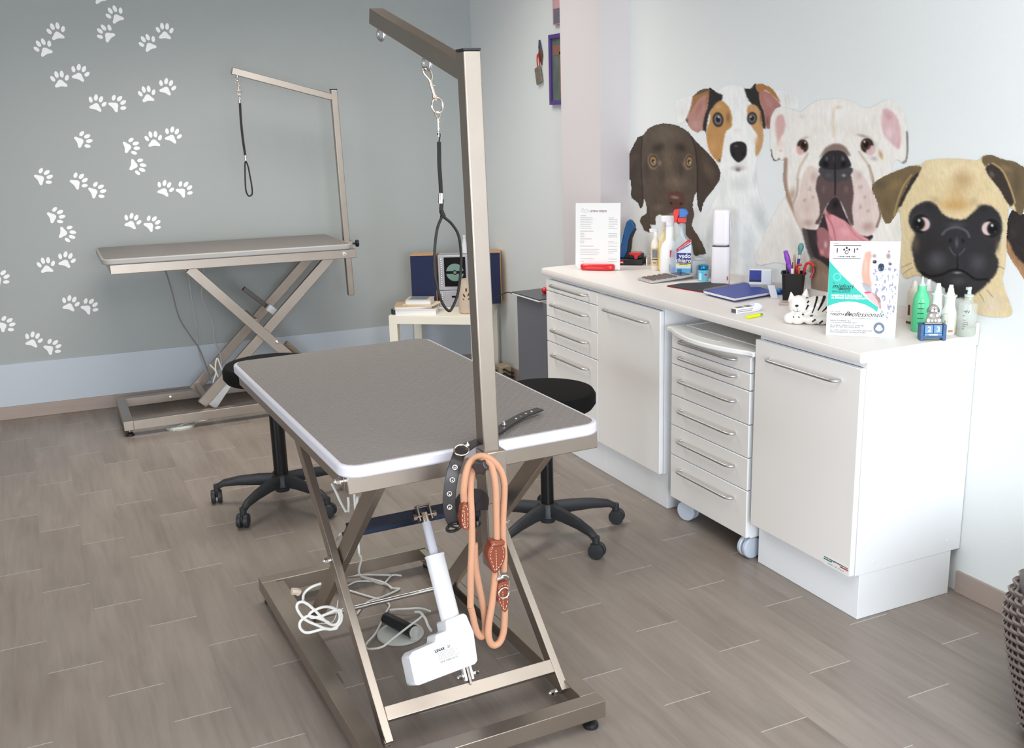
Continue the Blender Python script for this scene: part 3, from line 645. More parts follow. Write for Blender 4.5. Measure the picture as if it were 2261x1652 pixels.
# paths traced from image pixels onto chosen planes (metres): cords, ropes and straps
Q = {"leashA":[[-0.106,-0.5,0.757],[-0.108,-0.505,0.787],[-0.101,-0.505,0.824],[-0.089,-0.5,0.846],[-0.07,-0.49,0.854],[-0.05,-0.482,0.853],[-0.034,-0.485,0.847],[-0.019,-0.49,0.833],[-0.006,-0.495,0.811],[-0.001,-0.5,0.783],[-0.002,-0.5,0.748],[-0.006,-0.5,0.706],[-0.009,-0.5,0.647],[-0.007,-0.5,0.598],[-0.01,-0.5,0.557]],"leashB":[[-0.103,-0.505,0.489],[-0.101,-0.51,0.576],[-0.095,-0.51,0.646],[-0.093,-0.51,0.716],[-0.091,-0.505,0.772],[-0.086,-0.5,0.809],[-0.074,-0.492,0.834],[-0.057,-0.482,0.844],[-0.043,-0.482,0.846],[-0.032,-0.488,0.834],[-0.028,-0.5,0.812],[-0.026,-0.505,0.771],[-0.027,-0.505,0.7],[-0.028,-0.505,0.641]],"leashC":[[-0.035,-0.505,0.565],[-0.041,-0.507,0.522],[-0.049,-0.51,0.482],[-0.058,-0.51,0.44],[-0.061,-0.51,0.408],[-0.057,-0.51,0.385],[-0.047,-0.51,0.374],[-0.033,-0.51,0.377],[-0.023,-0.51,0.394],[-0.018,-0.51,0.419],[-0.015,-0.51,0.462]],"leashD":[[-0.094,-0.505,0.65],[-0.099,-0.505,0.588],[-0.102,-0.505,0.525],[-0.098,-0.503,0.469],[-0.089,-0.5,0.424],[-0.078,-0.498,0.401],[-0.068,-0.495,0.399],[-0.06,-0.49,0.414],[-0.059,-0.487,0.441],[-0.063,-0.485,0.485],[-0.071,-0.485,0.535],[-0.077,-0.485,0.586],[-0.077,-0.485,0.639]],"leather1":[[-0.049,-0.515,0.651],[-0.014,-0.515,0.644],[-0.016,-0.515,0.633],[-0.012,-0.515,0.62],[-0.016,-0.515,0.594],[-0.029,-0.515,0.575],[-0.044,-0.515,0.567],[-0.053,-0.515,0.591],[-0.059,-0.515,0.616],[-0.054,-0.515,0.634],[-0.049,-0.515,0.64]],"leather2":[[-0.028,-0.515,0.537],[-0.007,-0.515,0.536],[-0.006,-0.515,0.515],[-0.008,-0.515,0.485],[-0.015,-0.515,0.46],[-0.022,-0.515,0.462],[-0.033,-0.515,0.482],[-0.037,-0.515,0.505],[-0.034,-0.515,0.53]],"leather3":[[-0.111,-0.51,0.759],[-0.103,-0.51,0.75],[-0.102,-0.51,0.718],[-0.104,-0.51,0.695],[-0.114,-0.51,0.691],[-0.12,-0.51,0.712],[-0.118,-0.51,0.74]],"snap":[[-0.027,-0.515,0.571],[-0.026,-0.515,0.547],[-0.015,-0.515,0.553],[-0.006,-0.515,0.543],[-0.006,-0.515,0.523]],"strap":[[0.004,-0.155,1.589],[0.004,-0.155,1.568],[0.003,-0.155,1.542],[0.002,-0.155,1.508],[0.003,-0.155,1.471],[0.003,-0.155,1.439]],"noose":[[0.005,-0.155,1.427],[0.001,-0.155,1.399],[0.008,-0.155,1.382],[0.029,-0.155,1.363],[0.046,-0.155,1.333],[0.051,-0.155,1.287],[0.048,-0.155,1.24],[0.037,-0.155,1.182],[0.019,-0.155,1.146],[0.008,-0.155,1.142],[-0.008,-0.155,1.166],[-0.02,-0.155,1.212],[-0.024,-0.155,1.258],[-0.02,-0.155,1.31],[-0.011,-0.155,1.355],[0.002,-0.155,1.382]],"rstrap":[[0.816,0.3,1.724],[0.813,0.3,1.632],[0.814,0.3,1.537],[0.819,0.3,1.442],[0.82,0.3,1.41]],"rloop":[[0.82,0.3,1.41],[0.829,0.3,1.383],[0.835,0.3,1.33],[0.84,0.3,1.271],[0.839,0.3,1.232],[0.829,0.3,1.219],[0.815,0.3,1.221],[0.806,0.3,1.249],[0.806,0.3,1.297],[0.81,0.3,1.355],[0.814,0.3,1.399],[0.82,0.3,1.41]],"cab1":[[-1.362,1.039,0.006],[-1.327,1.055,0.006],[-1.29,1.04,0.006],[-1.257,1.011,0.006],[-1.234,0.97,0.006],[-1.226,0.938,0.006],[-1.208,0.922,0.006],[-1.277,0.894,0.006],[-1.321,0.886,0.006],[-1.358,0.864,0.006],[-1.396,0.813,0.006]],"cab2":[[-1.346,1.117,0.006],[-1.282,1.094,0.006],[-1.234,1.068,0.006],[-1.187,1.039,0.006]],"cab3":[[-1.371,1.0,0.006],[-1.332,0.935,0.006],[-1.302,0.886,0.006],[-1.278,0.826,0.006],[-1.317,0.76,0.006],[-1.372,0.683,0.006],[-1.428,0.612,0.006],[-1.438,0.582,0.006],[-1.424,0.561,0.006],[-1.391,0.561,0.006],[-1.346,0.586,0.006],[-1.286,0.614,0.006],[-1.238,0.64,0.006],[-1.218,0.658,0.006]],"cab4":[[-1.293,0.775,0.03],[-1.247,0.745,0.03],[-1.201,0.725,0.03],[-1.179,0.688,0.03],[-1.179,0.643,0.03],[-1.193,0.602,0.03],[-1.215,0.571,0.03]],"cab5":[[-1.299,1.086,0.006],[-1.283,1.048,0.006],[-1.257,1.011,0.006],[-1.239,0.967,0.006],[-1.235,0.926,0.006]],"cab7":[[-0.02,0.118,0.174],[-0.02,0.075,0.192],[-0.02,0.035,0.19],[-0.02,0.013,0.176],[-0.02,-0.011,0.171]],"coil":[[-0.36,0.12,0.239],[-0.371,0.12,0.26],[-0.376,0.12,0.277],[-0.372,0.12,0.29],[-0.359,0.12,0.291],[-0.346,0.12,0.282],[-0.332,0.12,0.265],[-0.319,0.12,0.247],[-0.307,0.12,0.23],[-0.295,0.12,0.212],[-0.279,0.12,0.198],[-0.265,0.12,0.196],[-0.256,0.12,0.206],[-0.253,0.12,0.22],[-0.258,0.12,0.237],[-0.269,0.12,0.248],[-0.286,0.12,0.257],[-0.303,0.12,0.26],[-0.323,0.12,0.257],[-0.337,0.12,0.252],[-0.343,0.12,0.244],[-0.334,0.12,0.235],[-0.32,0.12,0.233],[-0.3,0.12,0.234],[-0.273,0.12,0.239],[-0.258,0.12,0.24],[-0.249,0.12,0.237],[-0.249,0.12,0.229],[-0.247,0.12,0.217],[-0.252,0.12,0.2],[-0.265,0.12,0.188],[-0.283,0.12,0.184],[-0.302,0.12,0.191],[-0.329,0.12,0.191],[-0.347,0.12,0.191],[-0.362,0.12,0.197],[-0.372,0.12,0.213],[-0.371,0.12,0.229],[-0.36,0.12,0.239],[-0.345,0.12,0.243],[-0.325,0.12,0.233],[-0.306,0.12,0.222],[-0.287,0.12,0.207]],"coil2":[[-0.36,0.12,0.239],[-0.343,0.12,0.223],[-0.322,0.12,0.208],[-0.303,0.12,0.194],[-0.283,0.12,0.185],[-0.267,0.12,0.183],[-0.263,0.12,0.187]],"plug":[[-0.369,0.2,0.292],[-0.356,0.2,0.289],[-0.347,0.2,0.282],[-0.339,0.2,0.271]],"cabL":[[-0.281,0.2,0.296],[-0.304,0.2,0.293],[-0.322,0.2,0.286],[-0.334,0.2,0.275],[-0.337,0.2,0.263],[-0.337,0.2,0.253]],"vc1":[[-0.24,0.144,0.619],[-0.24,0.106,0.606],[-0.24,0.066,0.589],[-0.24,0.023,0.577]],"vc2":[[-0.2,0.128,0.577],[-0.2,0.128,0.556],[-0.2,0.134,0.53]],"vc3":[[-0.2,0.036,0.608],[-0.2,0.047,0.583]],"vc4":[[-0.24,0.09,0.487],[-0.24,0.126,0.458],[-0.24,0.158,0.427]],"nooseclips":[[0.004,-0.155,1.749],[0.004,-0.155,1.735],[0.003,-0.155,1.687],[0.004,-0.155,1.669],[0.004,-0.155,1.652],[0.006,-0.155,1.635],[0.006,-0.155,1.61],[0.004,-0.155,1.591]],"rclips":[[0.82,0.3,1.882],[0.814,0.3,1.848],[0.82,0.3,1.806],[0.818,0.3,1.785],[0.818,0.3,1.759],[0.816,0.3,1.727]]}
def TW(p): return TM @ Vector(p)                    # table frame -> room
def RW(p): return RTM @ Vector(p)
TR3 = TM.to_3x3()
def place(o, M):
    o.matrix_world = M; return o
# ---- nooses hanging from the arms
def snap_clip(b, top, bot, w=.009, side=Vector((1, 0, 0))):
    """bolt snap: hook loop, barrel, swivel eye"""
    top = Vector(top); bot = Vector(bot); L = (top - bot).length; d = (bot - top).normalized()
    b.tube([top + side * w * .2, top + d * .002 - side * w * .9, top + d * L * .16 - side * w, top + d * L * .30 - side * w * .3, top + d * L * .42], w * .26, n=8, smooth=5)
    b.tube([top + side * w * .2, top + d * L * .10 + side * w * .8, top + d * L * .26 + side * w * .7, top + d * L * .42], w * .24, n=8, smooth=5)
    b.cyl(top + d * L * .34, top + d * L * .78, w * .42, n=14); b.cyl(top + d * L * .78, top + d * L * .84, w * .62, n=14); b.cyl(top + d * L * .84, top + d * L * .92, w * .3, n=12)
    b.cyl(top + d * L * .5 + side * w * .3, top + d * L * .5 + side * w * .8, w * .16, n=8)
base = TW((.012, -.155, 1.44)); nz = empty('grooming_noose', base, TA, 'black looped grooming noose on a double swivel clip hanging over the foreground table', 'grooming noose')
o0 = Vector((.012, -.155, 1.44)); dxz = Vector((.010, 0, 0))
L_ = lambda p: Vector(p) + dxz - o0
rp = ring_pos - o0
b = MB(); snap_clip(b, rp + Vector((0, .004, -.010)), L_((.003, -.155, 1.660)), .0105); b.build('bolt_snap', nickel, nz)
b = MB(); b.torus(L_((.004, -.155, 1.655)), .0145, .0024, (0, 1, 0), sc=1.25, rot=0); b.build('swivel_ring', nickel, nz)
b = MB(); snap_clip(b, L_((.004, -.155, 1.641)), L_((.004, -.155, 1.590)), .0065); b.cyl(L_((.004, -.155, 1.592)), L_((.004, -.155, 1.580)), .002); b.build('small_bolt_snap', nickel, nz)
b = MB(); S = [L_(p) for p in Q['strap']]; S[0] = L_((.004, -.155, 1.585))
b.tube([S[0] + Vector((-.0035, 0, 0)), S[0] + Vector((0, 0, .004)), S[0] + Vector((.0035, 0, 0)), S[1]], .0018, n=8)
b.tube(S[1:], .01, flat=(.0095, .0035, (0, 1, 0))); b.build('strap', mat('black_webbing', (26, 24, 25), .7), nz)
b = MB(); b.cyl(L_((.003, -.155, 1.442)), L_((.001, -.155, 1.417)), .0065, n=20); b.build('metal_ferrule', steel2, nz)
b = MB(); NP = [L_(p) for p in Q['noose']]; b.tube(NP[:2], .0052, smooth=0); b.tube(NP[2:] + [NP[2] + Vector((-.006, .004, .002))], .0036, n=10); b.tube([NP[1], NP[2]], .006, smooth=0); b.build('rubber_loop', mat('black_rubber_cord', (22, 21, 22), .5), nz)
base = RW((.82, .285, 1.45)); nz = empty('grooming_noose', base, ra, 'thin black grooming noose hanging from the arm of the table at the back wall', 'grooming noose')
o0 = Vector((.82, .285, 1.45)); L_ = lambda p: Vector((p[0], .285, p[2])) - o0
rp = rr - o0
b = MB(); snap_clip(b, rp + Vector((0, .003, -.008)), L_((.818, 0, 1.79)), .010); b.build('bolt_snap', nickel, nz)
b = MB(); b.torus(L_((.818, 0, 1.782)), .011, .002, (0, 1, 0)); b.build('swivel_ring', nickel, nz)
b = MB(); snap_clip(b, L_((.818, 0, 1.772)), L_((.816, 0, 1.726)), .007); b.cyl(L_((.816, 0, 1.74)), L_((.816, 0, 1.724)), .0065); b.build('small_bolt_snap', nickel, nz)
b = MB(); b.tube([L_(p) for p in Q['rstrap'][:4]], .01, flat=(.013, .004, (0, 1, 0))); b.build('strap', MATS['black_webbing'], nz)
b = MB(); b.cyl(L_((.8195, 0, 1.442)), L_((.820, 0, 1.415)), .006); b.build('metal_ferrule', steel2, nz)
b = MB(); b.tube([L_(p) for p in Q['rloop']], .0042, n=8); b.build('cord_loop', MATS['black_rubber_cord'], nz)

# ---- tan rope leash on the star knob
rope = mat('tan_suede_rope', (194, 144, 114), .9, bump=(700, .5), vary=(40, .05))
leath = mat('brown_stitched_leather', (128, 62, 40), .42, vary=(30, .07)); stitch = mat('cream_thread', (226, 196, 170), .7)
base = (-.05, -.50, .37); o0 = Vector(base)
le = empty('dog_leash', TW(base), TA, 'thick tan rope dog leash with brown leather ends looped over the table post knob', 'dog leash')
T = lambda k: [Vector(p) - o0 for p in Q[k]]
for k in ('leashA', 'leashB', 'leashC', 'leashD'):
    pass
A_ = T('leashA'); B_ = T('leashB'); C_ = T('leashC'); D_ = T('leashD')
b = MB(); b.tube([A_[0]] + A_[1:], .0082, n=14, smooth=5); b.build('rope', rope, le)
b = MB(); b.tube(D_[::-1][:0] + B_[::-1] + [], .0082, n=14, smooth=5); b.build('rope', rope, le)
b = MB(); b.tube(C_, .0086, n=14, smooth=5); b.build('rope', rope, le)
b = MB(); b.tube([B_[0]] + D_[3:], .0082, n=14, smooth=5); b.build('rope', rope, le)
def leather(poly, yb_, th, name='leather_end'):
    P = [(p[0] - o0.x, p[2] - o0.z) for p in Q[poly]]
    P2 = [(q.x, q.y) for q in catmull([Vector((a, c, 0)) for a, c in P], True, 4)]
    b = MB(); b.prism(P2, th, frame((0, yb_ - o0.y, 0), (1, 0, 0), (0, 0, 1))); o = b.build(name, leath, le, bevel=.0035, seg=3)
    cx = sum(p[0] for p in P2) / len(P2); cz = sum(p[1] for p in P2) / len(P2)
    b = MB(); n = len(P2)
    for i in range(0, n, 2):
        a = Vector((cx + (P2[i][0] - cx) * .76, yb_ - o0.y - th - .0005, cz + (P2[i][1] - cz) * .80)); c = Vector((cx + (P2[(i + 1) % n][0] - cx) * .76, a.y, cz + (P2[(i + 1) % n][1] - cz) * .80))
        if (a - c).length > 1e-4: b.cyl(a, c, .0007, n=6)
    z0, z1 = min(p[1] for p in P2), max(p[1] for p in P2); k = 8
    for i in range(k):
        za_ = z0 + (z1 - z0) * (.12 + .62 * i / k); b.cyl((cx - .002, yb_ - o0.y - th - .0005, za_), (cx - .002, yb_ - o0.y - th - .0005, za_ + (z1 - z0) * .045), .0007, n=6)
    b.build('stitching', stitch, o, smooth=False); return o
leather('leather1', -.495, .026); leather('leather2', -.497, .022); leather('leather3', -.494, .02)
b = MB(); b.bar(Vector((-.048, -.509, .640)) - o0, Vector((-.014, -.509, .638)) - o0, .028, .010); b.build('keeper', leath, le, bevel=.004)
b = MB(); b.torus(Vector((-.022, -.524, .513)) - o0, .0135, .0019, (0, 1, 0)); b.build('metal_ring', chrome, le)
b = MB(); b.cyl(Vector((-.030, -.516, .572)) - o0, Vector((-.028, -.516, .550)) - o0, .0032); b.cyl(Vector((-.036, -.516, .548)) - o0, Vector((-.020, -.516, .550)) - o0, .0042)
b.tube([Vector(p) - o0 for p in ((-.026, -.516, .550), (-.018, -.518, .556), (-.008, -.518, .550), (-.004, -.518, .538), (-.006, -.518, .522))], .0020, n=8); b.build('snap_hook', chrome, le)

# ---- black studded collar
blkleath = mat('black_leather', (38, 32, 33), .38, vary=(20, .08))
base = (.0, -.40, .70); o0 = Vector(base)
ce = empty('dog_collar', TW(base), TA, 'black leather dog collar with silver spike studs hanging over the table edge', 'dog collar')
V_ = lambda p: Vector(p) - o0
def strap(b, pts, nrms, w, th):
    P = catmull([V_(p) for p in pts], False, 5); Nn = catmull([Vector(n) for n in nrms], False, 5); rings = []
    for i, p in enumerate(P):
        t = (P[min(i + 1, len(P) - 1)] - P[max(i - 1, 0)]).normalized(); n = (Nn[i] - t * Nn[i].dot(t)).normalized(); s = t.cross(n)
        rings.append([b.bm.verts.new(p + s * x * w / 2 + n * y * th / 2) for x, y in ((-1, -1), (1, -1), (1, 1), (-1, 1))])
    for A2, B2 in zip(rings, rings[1:]):
        for i in range(4): b.bm.faces.new((A2[i], A2[(i + 1) % 4], B2[(i + 1) % 4], B2[i]))
    b.bm.faces.new(rings[0][::-1]); b.bm.faces.new(rings[-1])
up_ = (0, 0, 1); dn_ = (-.35, -1, .1)
pts = [(.245, -.222, .8580), (.228, -.226, .8565), (.19, -.240, .8560), (.13, -.275, .8535), (.061, -.329, .8525), (.0, -.371, .8525), (-.045, -.400, .854), (-.078, -.425, .8515), (-.100, -.452, .840), (-.116, -.462, .815), (-.125, -.464, .780), (-.129, -.464, .745), (-.126, -.464, .712), (-.118, -.464, .690)]
nr = [up_] * 6 + [(-.1, -.25, 1), (-.25, -.7, .8), dn_, dn_, dn_, dn_, dn_, dn_]
b = MB(); strap(b, pts, nr, .030, .0045); b.build('strap', blkleath, ce, bevel=.0012)
b = MB(); strap(b, [(-.092, -.440, .705), (-.085, -.440, .735), (-.06, -.440, .742), (-.034, -.440, .73), (-.036, -.440, .700)], [(0, -1, 0)] * 5, .034, .005); b.build('strap_end', blkleath, ce, bevel=.0012)
b = MB()
def stud(b, p, n):
    p = V_(p); n = Vector(n).normalized(); b.cyl(p, p + n * .002, .0062, n=16); b.cyl(p + n * .002, p + n * .009, .0048, .0016, n=16); b.sph(p + n * .009, .0022, n=6)
for i, (p, n) in enumerate([((-.111, -.4660, .832), dn_), ((-.120, -.468, .803), dn_), ((-.129, -.468, .770), dn_), ((-.130, -.468, .737), dn_), ((.100, -.297, .8565), up_), ((.0, -.371, .856), up_), ((-.05, -.405, .857), (-.1, -.2, 1))]):
    b = MB(); stud(b, p, n); b.build('spike_stud', chrome, ce)
for p in ((.152, -.262, .8560), (.172, -.250, .8565), (.193, -.239, .8575), (.214, -.231, .858)):
    b = MB(); b.torus(V_(p), .0032, .0012, (0, 0, 1), n=16, k=6); b.build('eyelet', chrome, ce)
b = MB(); b.torus(V_((-.078, -.432, .858)), .0175, .0019, (-.15, -.55, .83), sc=.9); b.build('d_ring', nickel, ce)
b = MB(); b.torus(V_((-.121, -.467, .683)), .017, .0038, (-.3, -1, -.1), sc=.55, rot=.3); b.cyl(V_((-.135, -.467, .690)), V_((-.108, -.470, .678)), .0022); b.build('buckle', mat('black_enamel', (20, 20, 22), .2), ce)

# ---- cables
def cable(name, pts, r, label, m=cableM, world=True, X=None, smooth=6):
    b = MB(); P = [X(p) if X else Vector(p) for p in pts]; b.tube(P, r, n=8, smooth=smooth); return b
fl = lambda k, z=.0055: [(p[0], p[1], p[2] + z - .006) for p in Q[k]]
b = MB(); b.tube(fl('cab3')[:5] + [(-1.382, .650, .010), (-1.432, .59, .014), (-1.446, .552, .020), (-1.438, .515, .032), (-1.410, .490, .045), (-1.373, .499, .058), (-1.314, .526, .070), (-1.268, .551, .075), (-1.249, .569, .075)], .0034, n=8); b.tube([(-1.293, .775, .012)] + [(p[0], p[1], .018) for p in Q['cab4'][1:4]] + [(-1.2, .58, .03), (-1.245, .53, .06)][:0], .0034, n=8)
b.tube(fl('cab1', .0055), .0034, n=8); b.tube([(p[0], p[1], .0125) for p in Q['cab5']], .0034, n=8); b.tube(fl('cab2'), .0034, n=8)
o = b.build('power_cable', cableM); tag(o, 'loose white cable trailing over the floor inside the frame of the foreground table', 'cable')
b = MB(); X = TW
b.tube([X(p) for p in Q['cab7']] + [X((-.055, -.165, .215))][:0], .0038, n=8)
o = b.build('motor_cable', cableM); o.parent = tab; o.matrix_parent_inverse = TM.inverted()
b = MB(); b.tube([X(p) for p in Q['coil']], .0042, n=8, smooth=4); b.tube([X(p) for p in Q['coil2']], .0042, n=8, smooth=4)
b.tube([X((-.33, .13, .21)), X((-.27, .135, .20)), X((-.26, .10, .28))], .0012, n=6)
b.tube([X(p) for p in Q['cabL']] + [X((-.338, .16, .262))], .0042, n=8)
o = b.build('coiled_cable', cableM); tag(o, 'white cable tied into a loose coil hanging beside the left legs of the foreground table', 'cable')
b = MB(); b.tube([X(p) for p in Q['plug'][:3]], .011, n=8, smooth=3); pl = b.build('cable_plug', mat('plug_ivory', (205, 190, 172), .5), o); pl.location = pl.location * 0
for v in pl.data.vertices: v.co = v.co - o.location
for i, k in enumerate(('vc1', 'vc2', 'vc3', 'vc4')):
    b = MB(); P = [X(p) for p in Q[k]]
    if k in ('vc1', 'vc2', 'vc3'): P = [X((Q[k][0][0], Q[k][0][1], .80))] * 0 + P
    b.tube(P, .0036, n=8); o = b.build('lift_cable', cableM); o.parent = tab; o.matrix_parent_inverse = TM.inverted()
b = MB(); b.tube([X((-.19, .10, .60)), X((-.188, .10, .434)), X((-.185, .11, .405)), X((-.168, .15, .368)), X((-.15, .24, .28)), X((-.03, .50, .12)), X((.06, .66, .02)), X((.12, .74, .0055)), X((.15, .72, .0055))], .0036, n=8)
o = b.build('lift_cable', cableM); o.parent = tab; o.matrix_parent_inverse = TM.inverted()
# rear table cords
for pts, m in (([(.30, .30, .868), (.328, .3, .837), (.351, .3, .719), (.375, .3, .565), (.428, .3, .448), (.462, .3, .383), (.492, .3, .275), (.51, .3, .18)], mat('grey_cable', (122, 120, 122), .5)),
               ([(.445, .35, .865), (.456, .35, .778), (.461, .35, .624), (.468, .35, .494), (.469, .35, .338), (.50, .33, .22), (.54, .31, .15)], mat('light_grey_cable', (168, 166, 168), .5)),
               ([(.54, .33, .865), (.532, .33, .762), (.513, .33, .662), (.555, .33, .537), (.559, .33, .414), (.583, .33, .315), (.572, .3, .236), (.53, .27, .154), (.474, .2, .09)], mat('light_grey_cable')),
               ([(.50, .2, .30), (.53, .2, .25), (.51, .2, .19), (.54, .2, .17), (.58, .2, .20), (.56, .2, .28), (.545, .2, .33), (.53, .2, .27), (.55, .2, .21), (.60, .2, .235)], cableM)):
    b = MB(); b.tube(pts, .0042, n=8); o = b.build('lift_cable', m, rt_); o.location = (0, 0, 0)
# the cable builds above were authored in table space already

PED = (-1.312, .612)
# ---- foot pedal under the foreground table
pe = empty('foot_pedal', (PED[0], PED[1], 0), 0, 'pale grey round foot pedal with a black rubber roller under the foreground table', 'foot pedal')
b = MB(); b.lathe([(0, 0), (.072, 0), (.076, .004), (.075, .010), (.068, .014), (.03, .018), (0, .018)], 48); b.build('base_plate', mat('pedal_grey', (196, 198, 192), .45), pe)
b = MB(); a_, c_ = Vector((-.030, .058, .044)), Vector((.022, -.070, .040)); b.cyl(a_, c_, .0195, .021, n=28); b.build('roller', mat('black_rubber', (24, 24, 27), .4), pe, bevel=.003)
b = MB(); d_ = (c_ - a_).normalized(); b.cyl(c_, c_ + d_ * .006, .0195, n=28); b.bar(c_ + Vector((0, 0, -.03)), c_ + Vector((0, 0, .005)), .024, .012, up=(0, 1, 0)); b.build('end_bracket', MATS['pedal_grey'], pe, bevel=.002)
b = MB(); b.lathe([(0, 0), (.080, 0), (.082, .010), (.074, .015), (0, .017)], 40); o = b.build('foot_pedal', MATS['pedal_grey'], loc=(-1.615, 3.43, 0)); tag(o, 'pale grey disc foot pedal on the floor under the table at the back wall', 'foot pedal')
b = MB(); b.tube([(-1.66, 3.352, .004), (-1.635, 3.38, .014), (-1.59, 3.41, .020), (-1.53, 3.435, .016), (-1.47, 3.47, .004), (-1.42, 3.55, .004)], .0035, n=8); x = b.build('pedal_cord', cableM, o)
for v in x.data.vertices: v.co = v.co - Vector((-1.615, 3.43, 0))

# ================================================================ side table and what stands on it
SA = R(-36.5); SO = Vector((-.361, 3.480, 0)); sx_ = Vector((math.cos(SA), math.sin(SA), 0)); sy_ = Vector((-math.sin(SA), math.cos(SA), 0)); SS = .550
sc_ = SO + sx_ * SS / 2 + sy_ * SS / 2
st_ = empty('side_table', sc_, SA, 'small cream square side table in the back corner carrying the stereo and books', 'side table')
birch = mat('cream_lacquer', (238, 232, 216), .45)
h = SS / 2; b = MB(); b.box(-h, h, -h, h, .430, .480); b.build('table_top', birch, st_, bevel=.0015)
for sx, sy in ((-1, -1), (1, -1), (-1, 1), (1, 1)):
    b = MB(); b.box(*sorted((sx * h, sx * (h - .05))), *sorted((sy * h, sy * (h - .05))), 0, .430); b.build('leg', birch, st_, bevel=.001)
SZ = .4805
def stp(u, v, z=SZ): q = SO + sx_ * u + sy_ * v; return Vector((q.x, q.y, z))
# stereo: main unit with two speakers behind the books
ua = R(-24)
def S3(name, loc, rz, label, cat): return empty(name, loc, rz, label, cat)
wood = mat('speaker_wood_veneer', (196, 152, 106), .5, vary=(14, .08)); navy = mat('navy_speaker_cloth', (28, 38, 72), .85)
silver = mat('silver_plastic', (176, 174, 182), .35, .3)
RY = .01
def speaker(loc, rz, label, dpt=.14, w=.158, hh=.322):
    e = S3('loudspeaker', loc, rz, label, 'loudspeaker')
    b = MB(); b.box(-w / 2, w / 2, 0, dpt, 0, hh); b.build('enclosure', wood, e, bevel=.002)
    b = MB(); b.box(-w / 2 + .003, w / 2 - .003, -.010, 0, .003, hh - .003); b.build('cloth_grille', navy, e, bevel=.003); return e

f28 = R(-28); fx_ = Vector((math.cos(f28), math.sin(f28), 0))
speaker((-.076, 3.622, SZ), f28, 'navy fronted wooden loudspeaker behind the books, left of the stereo')
speaker((.300, 3.493, SZ), f28, 'navy fronted wooden loudspeaker near the alcove wall, partly behind the foreground post')
e = S3('stereo_system', (.100, 3.529, SZ), f28, 'silver compact stereo with a round disc showing in its black window', 'stereo')
b = MB(); b.box(-.108, .108, 0, .12, .102, .318); b.build('player_unit', silver, e, bevel=.004)
b = MB(); b.box(-.108, .108, 0, .12, 0, .099); b.build('tape_unit', silver, e, bevel=.004)
b = MB(); b.box(-.070, .062, -.003, .0, .125, .305); dw = b.build('disc_window', mat('black_gloss', (10, 11, 12), .08), e, bevel=.001)
b = MB(); b.cyl((-.004, -.0030, .212), (-.004, -.0042, .212), .054, n=48); b.build('disc', mat('disc_silver_green', (150, 190, 180), .2, .7), dw)
b = MB(); b.box(-.060, .052, -.0052, -.0042, .203, .221); b.cyl((-.004, -.0042, .212), (-.004, -.0075, .212), .014, n=28); b.build('disc_clamp', mat('black_gloss'), dw)
b = MB(); b.cyl((-.004, -.0075, .212), (-.004, -.0085, .212), .009, n=24); b.build('disc_hub', chrome, dw)
for sx in (-.088, .083):
    b = MB()
    for i in range(14): b.sph((sx, -.001, .13 + i * .0125), .0065, (1.1, .6, .75), n=6)
    b.build('button_strip', chrome, e)
b = MB(); b.box(-.03, .055, -.0012, .0, .055, .067); b.build('tape_slot', mat('black_gloss'), e)
b = MB()
for i in range(6): b.sph((-.088, -.001, .02 + i * .0125), .0055, (1.1, .6, .75), n=6)
b.build('button_strip', chrome, e)
# vase
b = MB(); b.lathe([(0, 0), (.036, 0), (.044, .006), (.0475, .03), (.0485, .07), (.044, .125), (.036, .17), (.0325, .19), (.034, .203), (.031, .204), (.028, .19), (.031, .165), (0, .16)], 48)
va = b.build('vase', mat('sand_ceramic', (196, 178, 158), .7, vary=(60, .05)), loc=(.070, 3.300, SZ)); tag(va, 'tall sand coloured ceramic vase with a cut-out leaf sprig, on the side table', 'vase')
b = MB()
for i, (a, z, t) in enumerate(((0, .145, 90), (-13, .112, 30), (14, .118, 150), (-15, .085, 30), (12, .088, 150), (4, .066, 145))):
    aa = R(-112 + a * 1.3); rr_ = .0455 if z < .12 else .0425; c = Vector((rr_ * math.cos(aa), rr_ * math.sin(aa), z))
    b.sph(c, .012, (.16, 1, .42), Matrix.Rotation(aa, 3, 'Z') @ Matrix.Rotation(R(t - 90 if t != 90 else 90), 3, 'X'), n=8)
x = b.build('leaf_cutout', mat('vase_hole', (92, 62, 44), .9), va); x.location = (0, 0, 0)
# books and papers
def book(name, c, w, d, h, rz, cover, label, cat='book', pages=paper, spine=True):
    e = empty(name, c, rz, label, cat)
    b = MB(); b.box(-w / 2 + .002, w / 2 - .003, -d / 2 + .003, d / 2 - .003, .0022, h - .0022); b.build('pages', pages, e, smooth=False)
    b = MB(); b.box(-w / 2, w / 2, -d / 2, d / 2, 0, .002); b.box(-w / 2, w / 2, -d / 2, d / 2, h - .002, h)
    if spine: b.box(-w / 2, -w / 2 + .002, -d / 2, d / 2, .002, h - .002)
    b.build('cover', cover, e, smooth=False); return e
bc = stp(.155, .10)
book('book', stp(.150, .110), .245, .175, .034, SA + R(9), mat('white_cover', (238, 238, 238), .5), 'thick white book at the bottom of the pile on the side table')
book('book', stp(.125, .118, SZ + .0345), .225, .165, .016, SA + R(14), mat('tan_cover', (196, 166, 130), .55), 'thin book with a tan cover, second from the bottom of the pile')
b = MB(); b.box(-.10, .10, -.075, .075, 0, .004); o = b.build('paper_sheets', mat('cream_paper', (226, 206, 178), .7), loc=tuple(stp(.178, .125, SZ + .0510)), rot=(0, 0, SA + R(-6)), smooth=False); tag(o, 'cream paper sheets under the small topmost book on the side table', 'papers')
bk = book('book', stp(.165, .118, SZ + .0555), .155, .115, .030, SA + R(4), mat('printed_cover', (206, 190, 160), .5), 'small thick white paperback on top of the pile on the side table')
